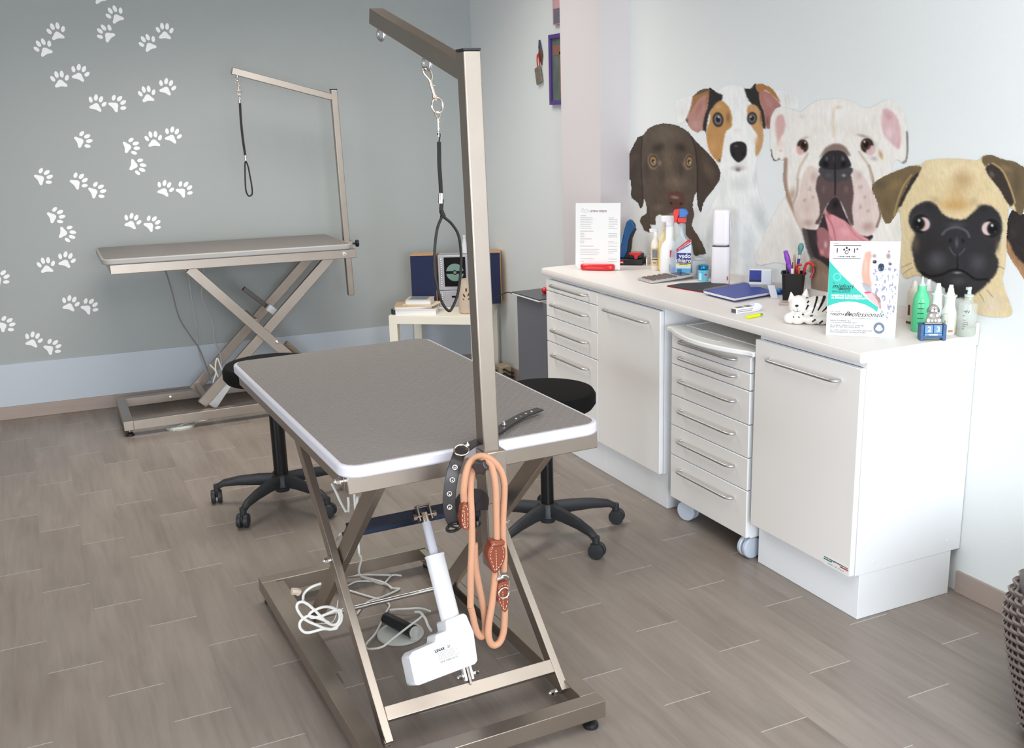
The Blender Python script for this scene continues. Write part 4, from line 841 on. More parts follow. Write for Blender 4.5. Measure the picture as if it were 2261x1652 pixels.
b = MB(); b.box(-.06, .05, -.045, .045, .0301, .0304); b.build('cover_print', mat('cover_blue', (110, 128, 150), .5), bk)
b = MB(); b.lathe([(0, 0), (.017, 0), (.020, .004), (.020, .028), (.017, .032), (0, .032)], 24); o = b.build('tape_roll', mat('dark_glossy_roll', (45, 52, 66), .2), loc=tuple(stp(.022, .05))); tag(o, 'small dark glossy roll beside the bottom book on the side table', 'roll')
b = MB(); b.box(-.065, .065, -.045, .045, 0, .004); o = b.build('booklet', mat('booklet_mauve', (210, 204, 222), .5), loc=tuple(stp(.462, .20)), rot=(0, 0, SA + R(20)), smooth=False); tag(o, 'pale lilac booklet on the right edge of the side table', 'booklet')

# grey metal cabinet, laptop, adapter, cords
g = empty('metal_cabinet', (.215, 2.425, 0), 0, 'low dark grey metal cabinet between the drawers and the alcove', 'cabinet')
gm = mat('dark_grey_enamel', (104, 106, 114), .45)
b = MB(); b.box(-.105, .095, -.288, .255, 0, .678); b.build('body', gm, g, bevel=.002)
b = MB(); b.box(-.107, .097, -.290, .257, .6785, .682); b.build('top_sheet', mat('mid_grey_enamel', (148, 148, 154), .4), g, bevel=.001)
lpt = empty('laptop', (.200, 2.520, .6835), R(2), 'closed dark slim laptop with a white underside lying on the grey cabinet', 'laptop')
b = MB(); b.box(-.12, .10, -.15, .15, 0, .008); b.build('base', whitepl, lpt, bevel=.003)
b = MB(); b.box(-.12, .10, -.15, .15, .0085, .015); b.build('lid', mat('graphite_lid', (72, 72, 78), .35), lpt, bevel=.002)
b = MB(); b.sph((0, 0, 0), .022, (.8, .8, .75)); o = b.build('red_cap', redpl, loc=(.198, 2.516, .7152)); tag(o, 'round red cap at the end of the laptop beside the drawers', 'cap')
b = MB(); b.tube([(.082, 2.655, .688), (.060, 2.70, .690), (.02, 2.74, .66), (-.015, 2.76, .60), (-.03, 2.76, .52), (-.035, 2.76, .46), (-.025, 2.77, .38), (-.03, 2.79, .28), (-.03, 2.82, .16), (.0, 2.9, .05), (.1, 3.1, .004), (.25, 3.35, .004), (.36, 3.42, .004)], .0028, n=8)
o = b.build('charger_cord', blackcable); tag(o, 'thin black charger cord hanging down from the laptop to the floor', 'cord')
ad = empty('socket_adapter', (.372, 3.44, .0), 0, 'beige multi-socket adapter block by the alcove skirting with black plugs', 'adapter')
b = MB(); b.box(-.06, .02, -.05, .05, .002, .095); b.build('block', mat('beige_plastic', (190, 172, 146), .5), ad, bevel=.004)
b = MB(); b.box(-.062, -.060, -.016, .016, .02, .07); b.build('socket_face', mat('socket_dark', (88, 78, 70), .5), ad)
for z in (.025, .05, .075):
    b = MB(); b.tube([(-.035, -.05, z), (-.030, -.068, z + .004), (-.01, -.080, z - .012), (.02, -.09, z - .02)], .006, n=8); b.build('black_plug', blackcable, ad)
b = MB(); b.tube([(.395, 3.30, .02), (.405, 3.22, .20), (.409, 3.16, .34), (.409, 3.14, .43)], .0022, n=6); o = b.build('wall_cord', mat('tan_cord', (150, 138, 124), .6)); tag(o, 'thin tan cord against the alcove wall behind the side table', 'cord')
# bottle behind the post on the stereo, thin
b = MB(); b.lathe([(0, 0), (.018, 0), (.021, .004), (.021, .05), (.012, .07), (.008, .095), (.010, .1), (.010, .112), (0, .113)], 20); o = b.build('bottle', mat('clear_bottle', (228, 230, 232), .15, trans=.3), loc=(.178, 3.56, SZ + .319)); tag(o, 'little pale bottle standing on top of the stereo beside the post', 'bottle')

# framed pictures and hanging ornament in the alcove
def canvas_board(): pass
pic = empty('picture_frame', (XA - .001, 2.66, 1.845), 0, 'purple picture frame half hidden by the wall column in the alcove', 'picture frame')
purple = mat('purple_frame', (84, 58, 130), .5)
b = MB(); w_, h_ = .155, .18
for (y0_, y1_, z0_, z1_) in ((-w_, w_, h_ - .022, h_), (-w_, w_, -h_, -h_ + .022), (-w_, -w_ + .022, -h_ + .022, h_ - .022), (w_ - .022, w_, -h_ + .022, h_ - .022)): b.box(-.020, 0, y0_, y1_, z0_, z1_)
b.build('frame', purple, pic, bevel=.002)
b = MB(); b.box(-.008, -.002, -w_ + .022, w_ - .022, -h_ + .022, h_ - .022); b.build('picture', mat('picture_dark_art', (92, 104, 98), .4, vary=(16, .5)), pic)
b = MB(); b.box(-.0095, -.008, .02, .05, -.12, .09); b.box(-.0095, -.008, -.01, .12, .075, .125); b.build('painted_shapes', mat('picture_brown', (140, 96, 80), .5), pic)
p2 = empty('canvas_print', (XA - .001, 2.68, 2.26), 0, 'pink toned canvas print above the purple frame, cut off by the photo top', 'picture')
b = MB(); b.box(-.016, 0, -.13, .085, -.19, .19); b.build('canvas', mat('pink_canvas', (206, 160, 168), .6, vary=(14, .2)), p2, bevel=.001)
b = MB(); b.box(-.017, -.016, -.12, .075, -.185, -.11); b.build('printed_base', mat('canvas_grey', (112, 108, 122), .6, vary=(20, .35)), p2)
hg = empty('hanging_ornament', (XA - .003, 2.94, 1.93), 0, 'small ornament with a red ribbon and a patterned tag hanging on the alcove wall', 'ornament')
b = MB(); b.prism([(.0, .075), (.02, .03), (.030, .0), (.022, -.02), (.018, -.055), (.004, -.03), (-.02, -.01), (-.012, .02)], .008, frame((-.001, 0, 0), (0, -1, 0), (0, 0, 1))); b.build('figure', mat('ornament_brown', (92, 62, 50), .4, vary=(70, .6)), hg, bevel=.002)
b = MB(); b.prism([(.0, .080), (.013, .045), (.010, .03), (-.008, .035)], .010, frame((-.001, 0, 0), (0, -1, 0), (0, 0, 1))); b.build('blue_hat', mat('ornament_blue', (52, 62, 96), .4), hg)
b = MB(); b.tube([(-.010, .022, -.062), (-.014, .018, -.02), (-.016, .004, .005), (-.014, -.006, -.02), (-.010, -.004, -.062)], .0035, n=8); b.build('red_ribbon', mat('red_ribbon', (196, 44, 30), .5), hg)
b = MB(); b.X = Matrix.Translation((-.010, .012, -.105)) @ Matrix.Rotation(R(-14), 4, 'X'); b.box(-.004, .004, -.032, .032, -.045, .045); b.build('tag_card', mat('patterned_tag', (120, 112, 96), .5, vary=(90, .8)), hg, bevel=.001)
# ================================================================ things on the worktop
H = .9003
def cam_side(rz=0): pass
def bottle(name, loc, prof, m, label, n=32, cat='bottle', sq=None, rz=0, group=None):
    e = empty(name, loc, rz, label, cat, group)
    b = MB(); b.lathe(prof, n)
    if sq:
        for v in b.bm.verts: v.co.y *= sq
    b.build('body', m, e); return e
# price list in a red base
VX = Vector((.735, -.678, 0)).normalized()          # board direction seen from the left to the right
VA = math.atan2(VX.y, VX.x)
pl = empty('price_list_stand', (.172, 1.905, H), VA, 'white printed price list standing in a glossy red base', 'price list stand')
tl_ = Matrix.Rotation(R(-4), 4, 'X')
b = MB(); b.X = tl_; b.prism([(-.098, .008), (-.108, .025), (-.108, .312), (.106, .312), (.106, .003), (-.085, .003)], .0025, frame((0, 0, 0), (1, 0, 0), (0, 0, 1))); bd = b.build('sign_board', paper, pl, smooth=False)
rnd = random.Random(5)
b = MB(); b.X = tl_
def prow(z, x0, x1, q=None, h=.0016):
    q = q or b
    x = x0
    while x < x1:
        w = rnd.uniform(.003, .009); q.box(x, min(x + w, x1), -.0030, -.0026, z, z + h); x += w + .0013
for i, z in enumerate([.243, .235, .227, .219, .211, .203, .195]): prow(z, -.085, -.03 + rnd.uniform(-.006, .006))
for z in [.171, .163, .155]: prow(z, -.085, -.066)
for z in [.135, .127]: prow(z, -.085, -.066)
for z in [.096, .088, .080, .072]: prow(z, -.085, rnd.uniform(-.01, .012))
prow(.052, -.085, -.02); prow(.040, -.085, -.066)
for i, z in enumerate([.243, .235, .227, .219, .211, .203, .195, .171, .163, .155, .135, .127, .112, .096, .088, .080, .052, .040]): prow(z, .050, .050 + (.042 if i % 5 else .026))
b.build('small_print', mat('print_grey', (150, 146, 150), .7), bd, smooth=False)
b = MB(); b.X = tl_; prow(.252, -.085, -.058); prow(.181, -.085, -.022); prow(.145, -.085, -.03); prow(.111, -.085, -.02)
b.build('section_titles', mat('print_red', (178, 90, 104), .7), bd, smooth=False)
text('lettering', 'LISTINO PREZZI', .0115, tl_ @ frame((.0, -.0028, .274), (1, 0, 0), (0, 0, 1)), mat('print_purple', (120, 66, 98), .6), bd, bold=.0002)
b = MB(); b.X = tl_; b.tube([(-.08, -.003, .276), (-.074, -.003, .288), (-.066, -.003, .278), (-.055, -.003, .284), (-.046, -.003, .275)], .0006, n=5); b.tube([(-.082, -.003, .272), (-.06, -.003, .27), (-.044, -.003, .272)], .0005, n=5)
b.build('logo', mat('print_logo', (180, 160, 176), .7), bd, smooth=False)
b = MB(); b.prism([(.083 * math.copysign(abs(math.cos(a)) ** .55, math.cos(a)), .027 * math.copysign(abs(math.sin(a)) ** .7, math.sin(a))) for a in [2 * PI * i / 40 for i in range(40)]], .030); b.build('base', redpl, pl, bevel=.011, seg=4)
# clippers in a charger
cg = empty('clipper_charger', (.392, 1.985, H), R(-40), 'black clipper charging base with a red slot, beside the price list', 'charger')
b = MB(); b.prism([(-.062, -.045), (.072, -.045), (.076, .03), (-.060, .04)], .030); b.box(.0, .070, -.03, .035, .03, .052); b.build('base', mat('charger_black', (26, 25, 27), .4), cg, bevel=.004)
b = MB(); b.prism([(-.026, .0), (.034, .0), (.028, -.012), (.016, -.014), (.012, -.046), (.002, -.050), (-.002, -.014), (-.022, -.010)], .006, frame((.032, -.0305, .060), (1, 0, 0), (0, 0, 1))); b.box(.004, .062, -.028, .02, .052, .060); b.build('red_slot', redpl, cg, bevel=.001)
b = MB(); b.box(-.052, -.020, -.0462, -.045, .008, .022); bdg = b.build('badge', mat('badge_red', (190, 40, 50), .4), cg)
text('lettering', 'aesculap', .0085, frame((-.036, -.0464, .015), (1, 0, 0), (0, 0, 1)), paper, bdg, bold=.0002)
b = MB(); b.lathe([(0, 0), (.007, 0), (.007, .036), (.003, .045), (0, .046)], 16, c=(.092, -.035, 0)); b.build('steel_tip', chrome, cg)
cl = empty('pet_clipper', (.368, 2.003, H + .031), R(-40), 'blue and black cordless pet clipper standing upright in its charger', 'clipper')
prof = [(-.022, 0), (.010, 0), (.020, .04), (.019, .085), (.024, .115), (.040, .150), (.042, .160), (.034, .172), (.020, .187), (.004, .188), (-.004, .175), (-.010, .14), (-.012, .10), (-.018, .05)]
b = MB(); b.X = Matrix.Rotation(R(8), 4, 'Y'); b.prism(prof, .034, frame((0, .017, 0), (1, 0, 0), (0, 0, 1))); b.build('housing', mat('clipper_blue', (30, 84, 134), .35), cl, bevel=.006, seg=3)
b = MB(); b.X = Matrix.Rotation(R(8), 4, 'Y'); b.prism([(.010, 0), (.028, .0), (.036, .05), (.033, .10), (.046, .145), (.040, .152), (.024, .12), (.018, .085), (.020, .04)], .036, frame((0, .018, 0), (1, 0, 0), (0, 0, 1))); b.build('grip_back', mat('charger_black'), cl, bevel=.003)
b = MB(); b.X = Matrix.Rotation(R(8), 4, 'Y'); b.box(-.022, -.013, -.019, -.010, .022, .052); b.build('red_switch', redpl, cl, bevel=.002)
b = MB(); b.X = Matrix.Rotation(R(8), 4, 'Y'); b.box(-.017, -.012, -.0185, -.012, .075, .12); b.build('side_label', mat('label_blue', (130, 160, 190), .4), cl)
# bottles near the wall
cream = mat('cream_plastic_bottle', (232, 214, 186), .35); frost = mat('frosted_yellow', (240, 224, 170), .3)
e = bottle('lotion_bottle', (.392, 1.752, H), [(0, 0), (.0185, 0), (.020, .004), (.020, .018), (.0205, .10), (.020, .125), (.013, .14), (.0095, .145), (.0095, .155), (0, .156)], mat('pale_bottle', (240, 230, 220), .35), 'slim pale spray bottle with a printed label, leftmost of the bottles behind the calculator')
b = MB(); b.cyl((0, 0, .154), (0, 0, .182), .0105); b.box(-.030, .012, -.007, .007, .178, .194); b.build('spray_head', whitepl, e, bevel=.003)
b = MB(); b.lathe([(.0209, .022), (.0210, .105)], 32); b.build('label', mat('label_beige', (222, 200, 168), .5), e)
b = MB(); b.X = Matrix.Rotation(R(-130), 4, 'Z'); b.box(.0205, .0216, -.011, .011, .060, .098); b.build('label_photo', mat('label_grey_photo', (120, 126, 128), .5, vary=(120, .5)), e)
b = MB(); b.X = Matrix.Rotation(R(-130), 4, 'Z'); b.box(.0205, .0216, -.012, .012, .050, .054); b.box(.0205, .0216, -.008, .006, .034, .037); b.build('label_bars', mat('label_dark', (60, 48, 42), .5), e)
e = bottle('spray_bottle', (.418, 1.712, H), [(0, 0), (.026, 0), (.029, .004), (.029, .13), (.026, .15), (.014, .17), (.012, .175), (.012, .19), (0, .19)], frost, 'frosted spray bottle of pale yellow liquid with measuring marks, behind the white spray bottle')
b = MB(); b.lathe([(.0294, .004), (.0297, .118)], 32); b.build('liquid', mat('yellow_liquid', (244, 226, 150), .25), e)
b = MB(); b.lathe([(0, .188), (.016, .188), (.016, .205), (.010, .215), (.010, .232), (0, .233)], 20); b.build('spray_head', mat('spray_head_beige', (228, 214, 204), .4), e)
b = MB(); b.X = Matrix.Rotation(R(-135), 4, 'Z')
for z in (.018, .055, .085, .105): b.box(.029, .0302, -.010, -.003, z, z + .004)
b.build('measuring_marks', mat('mark_brown', (96, 70, 40), .6), e)
e = bottle('spray_bottle', (.386, 1.624, H), [(0, 0), (.038, 0), (.043, .008), (.044, .06), (.042, .11), (.035, .135), (.022, .15), (.019, .16), (.019, .215), (0, .216)], mat('white_bottle', (246, 246, 246), .3), 'plain white spray bottle with a rounded body, just left of the glass cleaner', sq=.7, rz=R(-45))
b = MB(); b.cyl((0, 0, .214), (0, 0, .235), .019); b.box(-.04, .022, -.011, .011, .232, .262); b.build('spray_head', mat('spray_head_white', (238, 236, 238), .4), e, bevel=.006)
b = MB(); b.X = Matrix.Rotation(R(-8), 4, 'Z'); b.box(.012, .034, -.0305, -.0285, .078, .110); b.build('red_label', mat('label_red', (200, 36, 50), .4), e)
b = MB(); b.box(.004, .026, -.0310, -.0290, .012, .045); b.build('label_picture', mat('label_lilac', (186, 176, 196), .5, vary=(90, .3)), e)
# glass cleaner
clearp = mat('clear_blue_tint_plastic', (216, 228, 236), .08, trans=.75)
gc = empty('glass_cleaner_bottle', (.384, 1.524, H), R(-47), 'clear spray bottle of blue glass cleaner with a red and blue trigger head', 'spray bottle')
b = MB(); b.prism([(-.046, 0), (.046, 0), (.050, .01), (.049, .10), (.044, .135), (.030, .165), (.016, .180), (.012, .19), (.012, .238), (-.014, .238), (-.014, .19), (-.020, .178), (-.034, .150), (-.046, .10), (-.050, .02)], .052, frame((0, .026, 0), (1, 0, 0), (0, 0, 1))); b.build('body', clearp, gc, bevel=.010, seg=3)
b = MB(); b.box(-.045, .045, -.022, .022, .004, .042); b.build('blue_liquid', mat('blue_liquid', (24, 120, 205), .2), gc, bevel=.006)
b = MB(); b.prism([(-.020, .004), (.047, .004), (.047, .168), (.020, .150), (-.020, .120)], .0012, frame((0, -.0262, 0), (1, 0, 0), (0, 0, 1))); lb = b.build('label', mat('label_pale', (222, 230, 240), .4), gc)
def gl(x0, x1, z0, z1, m, nm): b = MB(); b.box(x0, x1, -.0279, -.0273, z0, z1); return b.build(nm, m, lb, smooth=False)
gl(-.018, .047, .062, .108, mat('label_navy', (30, 32, 130), .4), 'navy_panel'); gl(-.018, .047, .054, .062, mat('label_yellow', (246, 226, 40), .4), 'yellow_band'); gl(-.018, .047, .008, .040, mat('label_sky', (96, 176, 220), .4), 'sky_panel'); gl(.005, .047, .004, .010, mat('label_red'), 'red_band'); gl(-.014, .006, .024, .036, mat('label_navy'), 'navy_badge')
b = MB(); b.prism([(-.019, .112), (.046, .158), (.046, .172), (.030, .164), (-.019, .124)], .0006, frame((0, -.0274, 0), (1, 0, 0), (0, 0, 1))); b.build('red_ribbon_band', mat('label_red'), lb)
b = MB(); b.prism([(-.019, .108), (.046, .148), (.046, .152), (-.019, .111)], .0006, frame((0, -.0274, 0), (1, 0, 0), (0, 0, 1))); b.build('blue_ribbon_band', mat('label_navy'), lb)
text('lettering', 'vedo', .027, frame((.020, -.0282, .0950), (1, 0, 0), (0, 0, 1)), paper, lb, bold=.0007); text('lettering', 'chiaro', .027, frame((.014, -.0282, .0745), (1, 0, 0), (0, 0, 1)), paper, lb, bold=.0007)
text('lettering', 'BRILLANTE', .0072, frame((.014, -.0282, .058), (1, 0, 0), (0, 0, 1)), ink, lb, bold=.0002); text('lettering', 'NUOVA FORMULA', .0066, frame((.014, -.0282, .1415), (Vector((.065, 0, .047))), (Vector((-.047, 0, .065)))), paper, lb)
text('lettering', 'MULTIUSO', .0085, frame((.020, -.0282, .1335), (Vector((.065, 0, .036))), (Vector((-.036, 0, .065)))), mat('label_navy'), lb)
b = MB(); b.prism([(-.018, .240), (.016, .240), (.016, .262), (-.018, .262)], .030, frame((0, .015, 0), (1, 0, 0), (0, 0, 1))); b.prism([(-.036, .240), (-.022, .240), (-.018, .262), (-.012, .278), (-.012, .300), (-.030, .298), (-.038, .290), (-.040, .278), (-.034, .262)], .022, frame((0, .011, 0), (1, 0, 0), (0, 0, 1))); b.build('red_trigger_head', mat('trigger_red', (226, 44, 34), .35), gc, bevel=.002)
b = MB(); b.prism([(-.012, .262), (.016, .262), (.018, .270), (.026, .280), (.020, .292), (.010, .301), (-.012, .300)], .026, frame((0, .013, 0), (1, 0, 0), (0, 0, 1))); b.build('blue_trigger_cover', mat('trigger_blue', (56, 120, 196), .35), gc, bevel=.003)
# glass jar, blue tin, tall white dispenser
e = empty('clear_jar', (.420, 1.440, H), R(-40), 'clear square plastic jar standing behind the blue tin', 'jar')
b = MB(); b.box(-.030, .030, -.022, .022, 0, .078); b.build('body', mat('clear_grey_plastic', (205, 212, 218), .1, trans=.6), e, bevel=.006)
b = MB(); b.box(-.012, .018, -.017, .017, .003, .055); b.build('contents', mat('jar_contents', (70, 78, 96), .5), e, bevel=.003)
b = MB(); b.cyl((.0, 0, .078), (.0, 0, .092), .022); b.build('lid', mat('clear_grey_plastic'), e, bevel=.003)
e = bottle('small_tin', (.388, 1.366, H), [(0, 0), (.021, 0), (.0225, .003), (.0225, .046), (.020, .049), (0, .049)], mat('tin_light_blue', (120, 200, 226), .25), 'small round pale blue pot with a metallic blue lid, left of the tall white dispenser', cat='pot')
b = MB(); b.lathe([(0, .049), (.0225, .049), (.0232, .052), (.0232, .065), (.021, .069), (0, .070)], 32); b.build('lid', mat('metallic_blue', (20, 120, 170), .2, .6), e)
b = MB(); b.X = Matrix.Rotation(R(-128), 4, 'Z'); b.box(.0205, .0232, -.006, .002, .006, .040); b.build('cyan_stripe', mat('cyan', (30, 180, 215), .4), e)
b = MB(); b.X = Matrix.Rotation(R(-112), 4, 'Z'); b.box(.0200, .0232, .0, .010, .026, .034); b.build('red_badge', mat('label_red'), e)
b = MB(); b.X = Matrix.Rotation(R(-150), 4, 'Z'); b.box(.0200, .0230, -.008, .006, .006, .036); b.build('silver_panel', mat('label_pale'), e)
e = empty('tall_white_dispenser', (.402, 1.262, H), R(-47), 'tall white two-part upright dispenser with a dark seam, behind the blue tin', 'dispenser')
SQ = [(.037 * math.copysign(abs(math.cos(a)) ** .5, math.cos(a)), .026 * math.copysign(abs(math.sin(a)) ** .6, math.sin(a))) for a in [2 * PI * i / 48 for i in range(48)]]
wb = mat('white_satin_plastic', (243, 238, 240), .35)
b = MB(); b.prism(SQ, .160); b.build('lower_body', wb, e, bevel=.004)
b = MB(); b.prism([(x * .985, y * .985) for x, y in SQ], .002, z0=.160); b.build('seam', mat('seam_dark', (88, 90, 96), .5), e)
b = MB(); b.prism([(x * .93 + .001, y * .93) for x, y in SQ], .152, z0=.162); b.build('upper_body', wb, e, bevel=.018, seg=4)
b = MB(); b.box(.037, .040, -.006, .010, .0, .30); b.build('side_strip', mat('strip_grey', (206, 206, 214), .4), e)
b = MB(); b.box(.0335, .0362, -.0262, -.020, .020, .036); b.build('red_mark', mat('label_red'), e)
# calculator
ca_ = math.atan2(-.085, .25) 
e = empty('calculator', (.272, 1.478, H + .0015), R(-3), 'silver desk calculator with beige keys and a dark display', 'calculator')
b = MB(); b.prism([(-.11, -.060), (.055, -.060), (.125, -.045), (.125, .065), (.055, .060), (-.11, .060)], .010, Matrix.Rotation(R(-3), 4, 'Y') @ Matrix.Translation((0, 0, .005))); b.build('body', mat('calculator_silver', (196, 192, 190), .3, .2), e, bevel=.004)
b = MB(); b.X = Matrix.Rotation(R(-3), 4, 'Y') @ Matrix.Translation((0, 0, .005)); b.box(.048, .100, -.040, .042, .010, .0120); b.build('display', mat('calculator_display', (84, 74, 74), .12), e)
b = MB(); b.X = Matrix.Rotation(R(-3), 4, 'Y') @ Matrix.Translation((0, 0, .005)); kk = b
for i in range(5):
    for j in range(6):
        x_ = -.092 + i * .026; y_ = -.046 + j * .0175; q = MB(); q.X = kk.X; q.mi = 0
        q.box(x_, x_ + .017, y_, y_ + .0115, .010, .0135); q.build('key', mat('key_red', (196, 92, 84), .5) if (i, j) == (1, 5) else mat('key_brown', (118, 104, 98), .5), e, bevel=.001, seg=1)
b.bm.free()
# notebooks
e = empty('black_folder', (.275, 1.205, H), R(0), 'thin black folder with a red edge lying partly under the blue notebook', 'folder')
b = MB(); P_ = [(-.10, .120), (-.065, -.088), (.125, -.095), (.13, .085), (-.02, .135)]
b.prism(P_, .0035, z0=.0025); b.build('cover', mat('black_folder', (44, 42, 45), .55), e, bevel=.001)
b = MB(); b.prism(P_, .0024); b.build('red_back', mat('folder_red', (206, 40, 56), .5), e)
# spiral notebook: spine along the left-far edge
c_sp = Vector((.186, 1.073, 0)); c_fr = Vector((.182, .870, 0)); c_rt = Vector((.392, .905, 0)); c_bk = Vector((.430, 1.130, 0))
cen = (c_sp + c_fr + c_rt + c_bk) / 4
e = empty('spiral_notebook', (cen.x, cen.y, H + .0062), 0, 'open blue covered spiral notebook with curled white pages, on the black folder', 'notebook')
lp2 = lambda c: (c.x - cen.x, c.y - cen.y)
def curled(off, z0, th, lift):
    b = MB(); N = 12; top = []; bot = []
    for i in range(N + 1):
        t = i / N; A2 = c_sp.lerp(c_bk, t); B2 = c_fr.lerp(c_rt, t)
        rowt = []; rowb = []
        for j in range(N + 1):
            s = j / N; q = A2.lerp(B2, s * (1 - off)); z = z0 + lift * (1 - s) ** 2 * .4 + lift * s ** 3 * .0 + lift * (t ** 3) * .5
            rowt.append(b.bm.verts.new((q.x - cen.x, q.y - cen.y, z + th))); rowb.append(b.bm.verts.new((q.x - cen.x, q.y - cen.y, z)))
        top.append(rowt); bot.append(rowb)
    for i in range(N):
        for j in range(N):
            b.bm.faces.new((top[i][j], top[i + 1][j], top[i + 1][j + 1], top[i][j + 1])); b.bm.faces.new((bot[i][j], bot[i][j + 1], bot[i + 1][j + 1], bot[i + 1][j]))
    for i in range(N):
        for (j, f) in ((0, 0), (N, 1)): b.bm.faces.new((top[i][j], bot[i][j], bot[i + 1][j], top[i + 1][j]) if not f else (top[i][j], top[i + 1][j], bot[i + 1][j], bot[i][j]))
        for (k, f) in ((0, 0), (N, 1)): b.bm.faces.new((top[k][i], top[k][i + 1], bot[k][i + 1], bot[k][i]) if not f else (top[k][i], bot[k][i], bot[k][i + 1], top[k][i + 1]))
    return b
curled(.0, .0, .0015, .0).build('back_cover', mat('notebook_blue', (44, 66, 158), .45), e)
curled(.01, .0016, .0085, .001).build('pages', paper, e)
curled(.0, .0104, .0015, .004).build('front_cover', mat('notebook_blue'), e)
b = MB()
for i in range(20):
    t = (i + .5) / 20; q = c_sp.lerp(c_bk, t); rr_ = MB(); rr_.torus((q.x - cen.x, q.y - cen.y, .0085), .0088, .0011, (c_bk - c_sp).normalized(), n=16, k=6); rr_.build('spiral_ring', chrome, e)
b.bm.free()
# card box on a clear stand
e = empty('card_box', (.418, 1.018, H), R(-43), 'small blue and white picture box raised on a clear plastic foot', 'box')
b = MB(); b.box(-.037, .040, -.016, .018, 0, .030); b.build('clear_foot', mat('clear_foot_plastic', (214, 212, 210), .15, trans=.5), e, bevel=.002)
b = MB(); b.box(-.042, .045, -.020, .020, .030, .090); bx_ = b.build('carton', mat('carton_white', (240, 242, 248), .4), e, bevel=.002)
b = MB(); b.box(-.041, .006, -.0208, -.0203, .042, .089); b.build('sky_picture', mat('sky_print', (52, 66, 150), .4, vary=(40, .45)), bx_); b = MB(); b.box(-.041, .006, -.0209, -.0203, .042, .050); b.build('grass_picture', mat('grass_print', (26, 44, 40), .5), bx_)
# small blue box and cards
e = empty('blue_carton', (.430, .935, H), R(-15), 'small flat bright blue carton beside the pen cup', 'carton')
b = MB(); b.box(-.03, .045, -.018, .018, 0, .018); b.build('carton_body', mat('carton_blue', (30, 60, 170), .4), e, bevel=.001); b = MB(); b.box(-.031, .012, -.019, .019, .009, .0195); b.build('cyan_lid', mat('cyan'), e, bevel=.001)
b = MB(); b.prism([(-.012, 0), (.016, 0), (-.004, .050), (-.032, .050)], .004, frame((0, 0, 0), (.6, -.8, 0), (.1, 0, 1))); o = b.build('leaning_cards', mat('card_white', (226, 224, 236), .6), loc=(.366, .862, H + .0005), smooth=False); tag(o, 'a few white cards leaning against the left of the pen cup', 'cards')
# pen cup
e = empty('pen_cup', (.408, .806, H), R(-40), 'black square mesh pen cup crammed with pens and scissors', 'pen cup')
cupm = mat('black_mesh', (26, 24, 24), .5, alpha=.93)
b = MB()
w0, w1, hh_ = .037, .043, .104
def ringv(w, z): return [b.bm.verts.new((x * w, y * w, z)) for x, y in ((-1, -.72), (-.72, -1), (.72, -1), (1, -.72), (1, .72), (.72, 1), (-.72, 1), (-1, .72))]
R0 = [ringv(w0, 0), ringv(w0, .003), ringv(w1, hh_), ringv(w1 - .002, hh_), ringv(w0 - .002, .004)]
for A2, B2 in zip(R0, R0[1:]):
    for i in range(8): b.bm.faces.new((A2[i], A2[(i + 1) % 8], B2[(i + 1) % 8], B2[i]))
b.bm.faces.new(R0[0][::-1]); b.bm.faces.new(R0[-1]); b.build('cup', cupm, e)
b = MB(); b.tube([(x * (w1 + .001), y * (w1 + .001), hh_) for x, y in ((-1, -.72), (-.72, -1), (.72, -1), (1, -.72), (1, .72), (.72, 1), (-.72, 1), (-1, .72))], .0025, n=8, closed=True, smooth=2); b.build('rim', blackpl, e)
def pen(name, bx, by, tx, ty, L, r, m, label, cat, extra=None):
    o = empty(name, (.408, .806, H + .006), R(-40), label, cat); a = Vector((bx, by, 0)); t = Vector((tx, ty, 0)); d = Vector((tx - bx, ty - by, 1)); d = d.normalized() * L
    b = MB(); b.cyl(a, a + d, r, n=12); b.build('shaft', m, o)
    if extra: extra(o, a, a + d, d.normalized())
    return o
def tip_purple(o, a, t, d):
    b = MB(); b.sph(t - d * .030, .0105, (1, 1, 3.2), d.to_track_quat('Z', 'Y').to_matrix()); b.sph(t - d * .065, .0095, (1, 1, 2.2), d.to_track_quat('Z', 'Y').to_matrix()); b.build('grip', mat('purple_plastic', (142, 74, 196), .25), o)
pen('purple_brush', .020, -.01, -.27, -.010, .190, .0085, mat('purple_plastic', (142, 74, 196), .25), 'bright purple handled tool leaning left out of the pen cup', 'tool', tip_purple)
def tip_teal(o, a, t, d):
    b = MB(); b.lathe([(0, -.03), (.006, -.03), (.007, -.018), (.0105, -.010), (.011, .004), (.006, .014), (0, .016)], 16, mtx=Matrix.Translation(t) @ d.to_track_quat('Z', 'Y').to_matrix().to_4x4()); b.build('teal_tip', mat('teal_rubber', (92, 150, 148), .4), o)
    b = MB(); b.cyl(t - d * .075, t - d * .045, .0055); b.build('blue_band', mat('band_blue', (26, 70, 170), .4), o)
pen('paint_brush', .0, .01, .120, .02, .197, .0045, mat('cream_handle', (232, 220, 200), .4), 'cream handled stick with a teal rubber tip sticking up from the pen cup', 'brush', tip_teal)
def tip_pencil(o, a, t, d):
    b = MB(); b.cyl(t, t + d * .013, .0036, .0006, n=8); b.build('sharpened_tip', mat('pencil_wood', (206, 170, 130), .6), o)
pen('pencil', .0, -.015, -.004, -.012, .158, .0036, mat('pencil_wood', (190, 156, 122), .5), 'natural wood pencil standing point up in the pen cup', 'pencil', tip_pencil)
pen('pencil', .01, .0, -.035, .0, .158, .0032, mat('pencil_tan', (168, 120, 92), .5), 'thin brown pencil leaning behind the wood pencil in the cup', 'pencil', tip_pencil)
pen('white_marker', .0, -.028, -.045, -.034, .118, .0058, whitepl, 'short white marker at the front of the pen cup', 'marker')
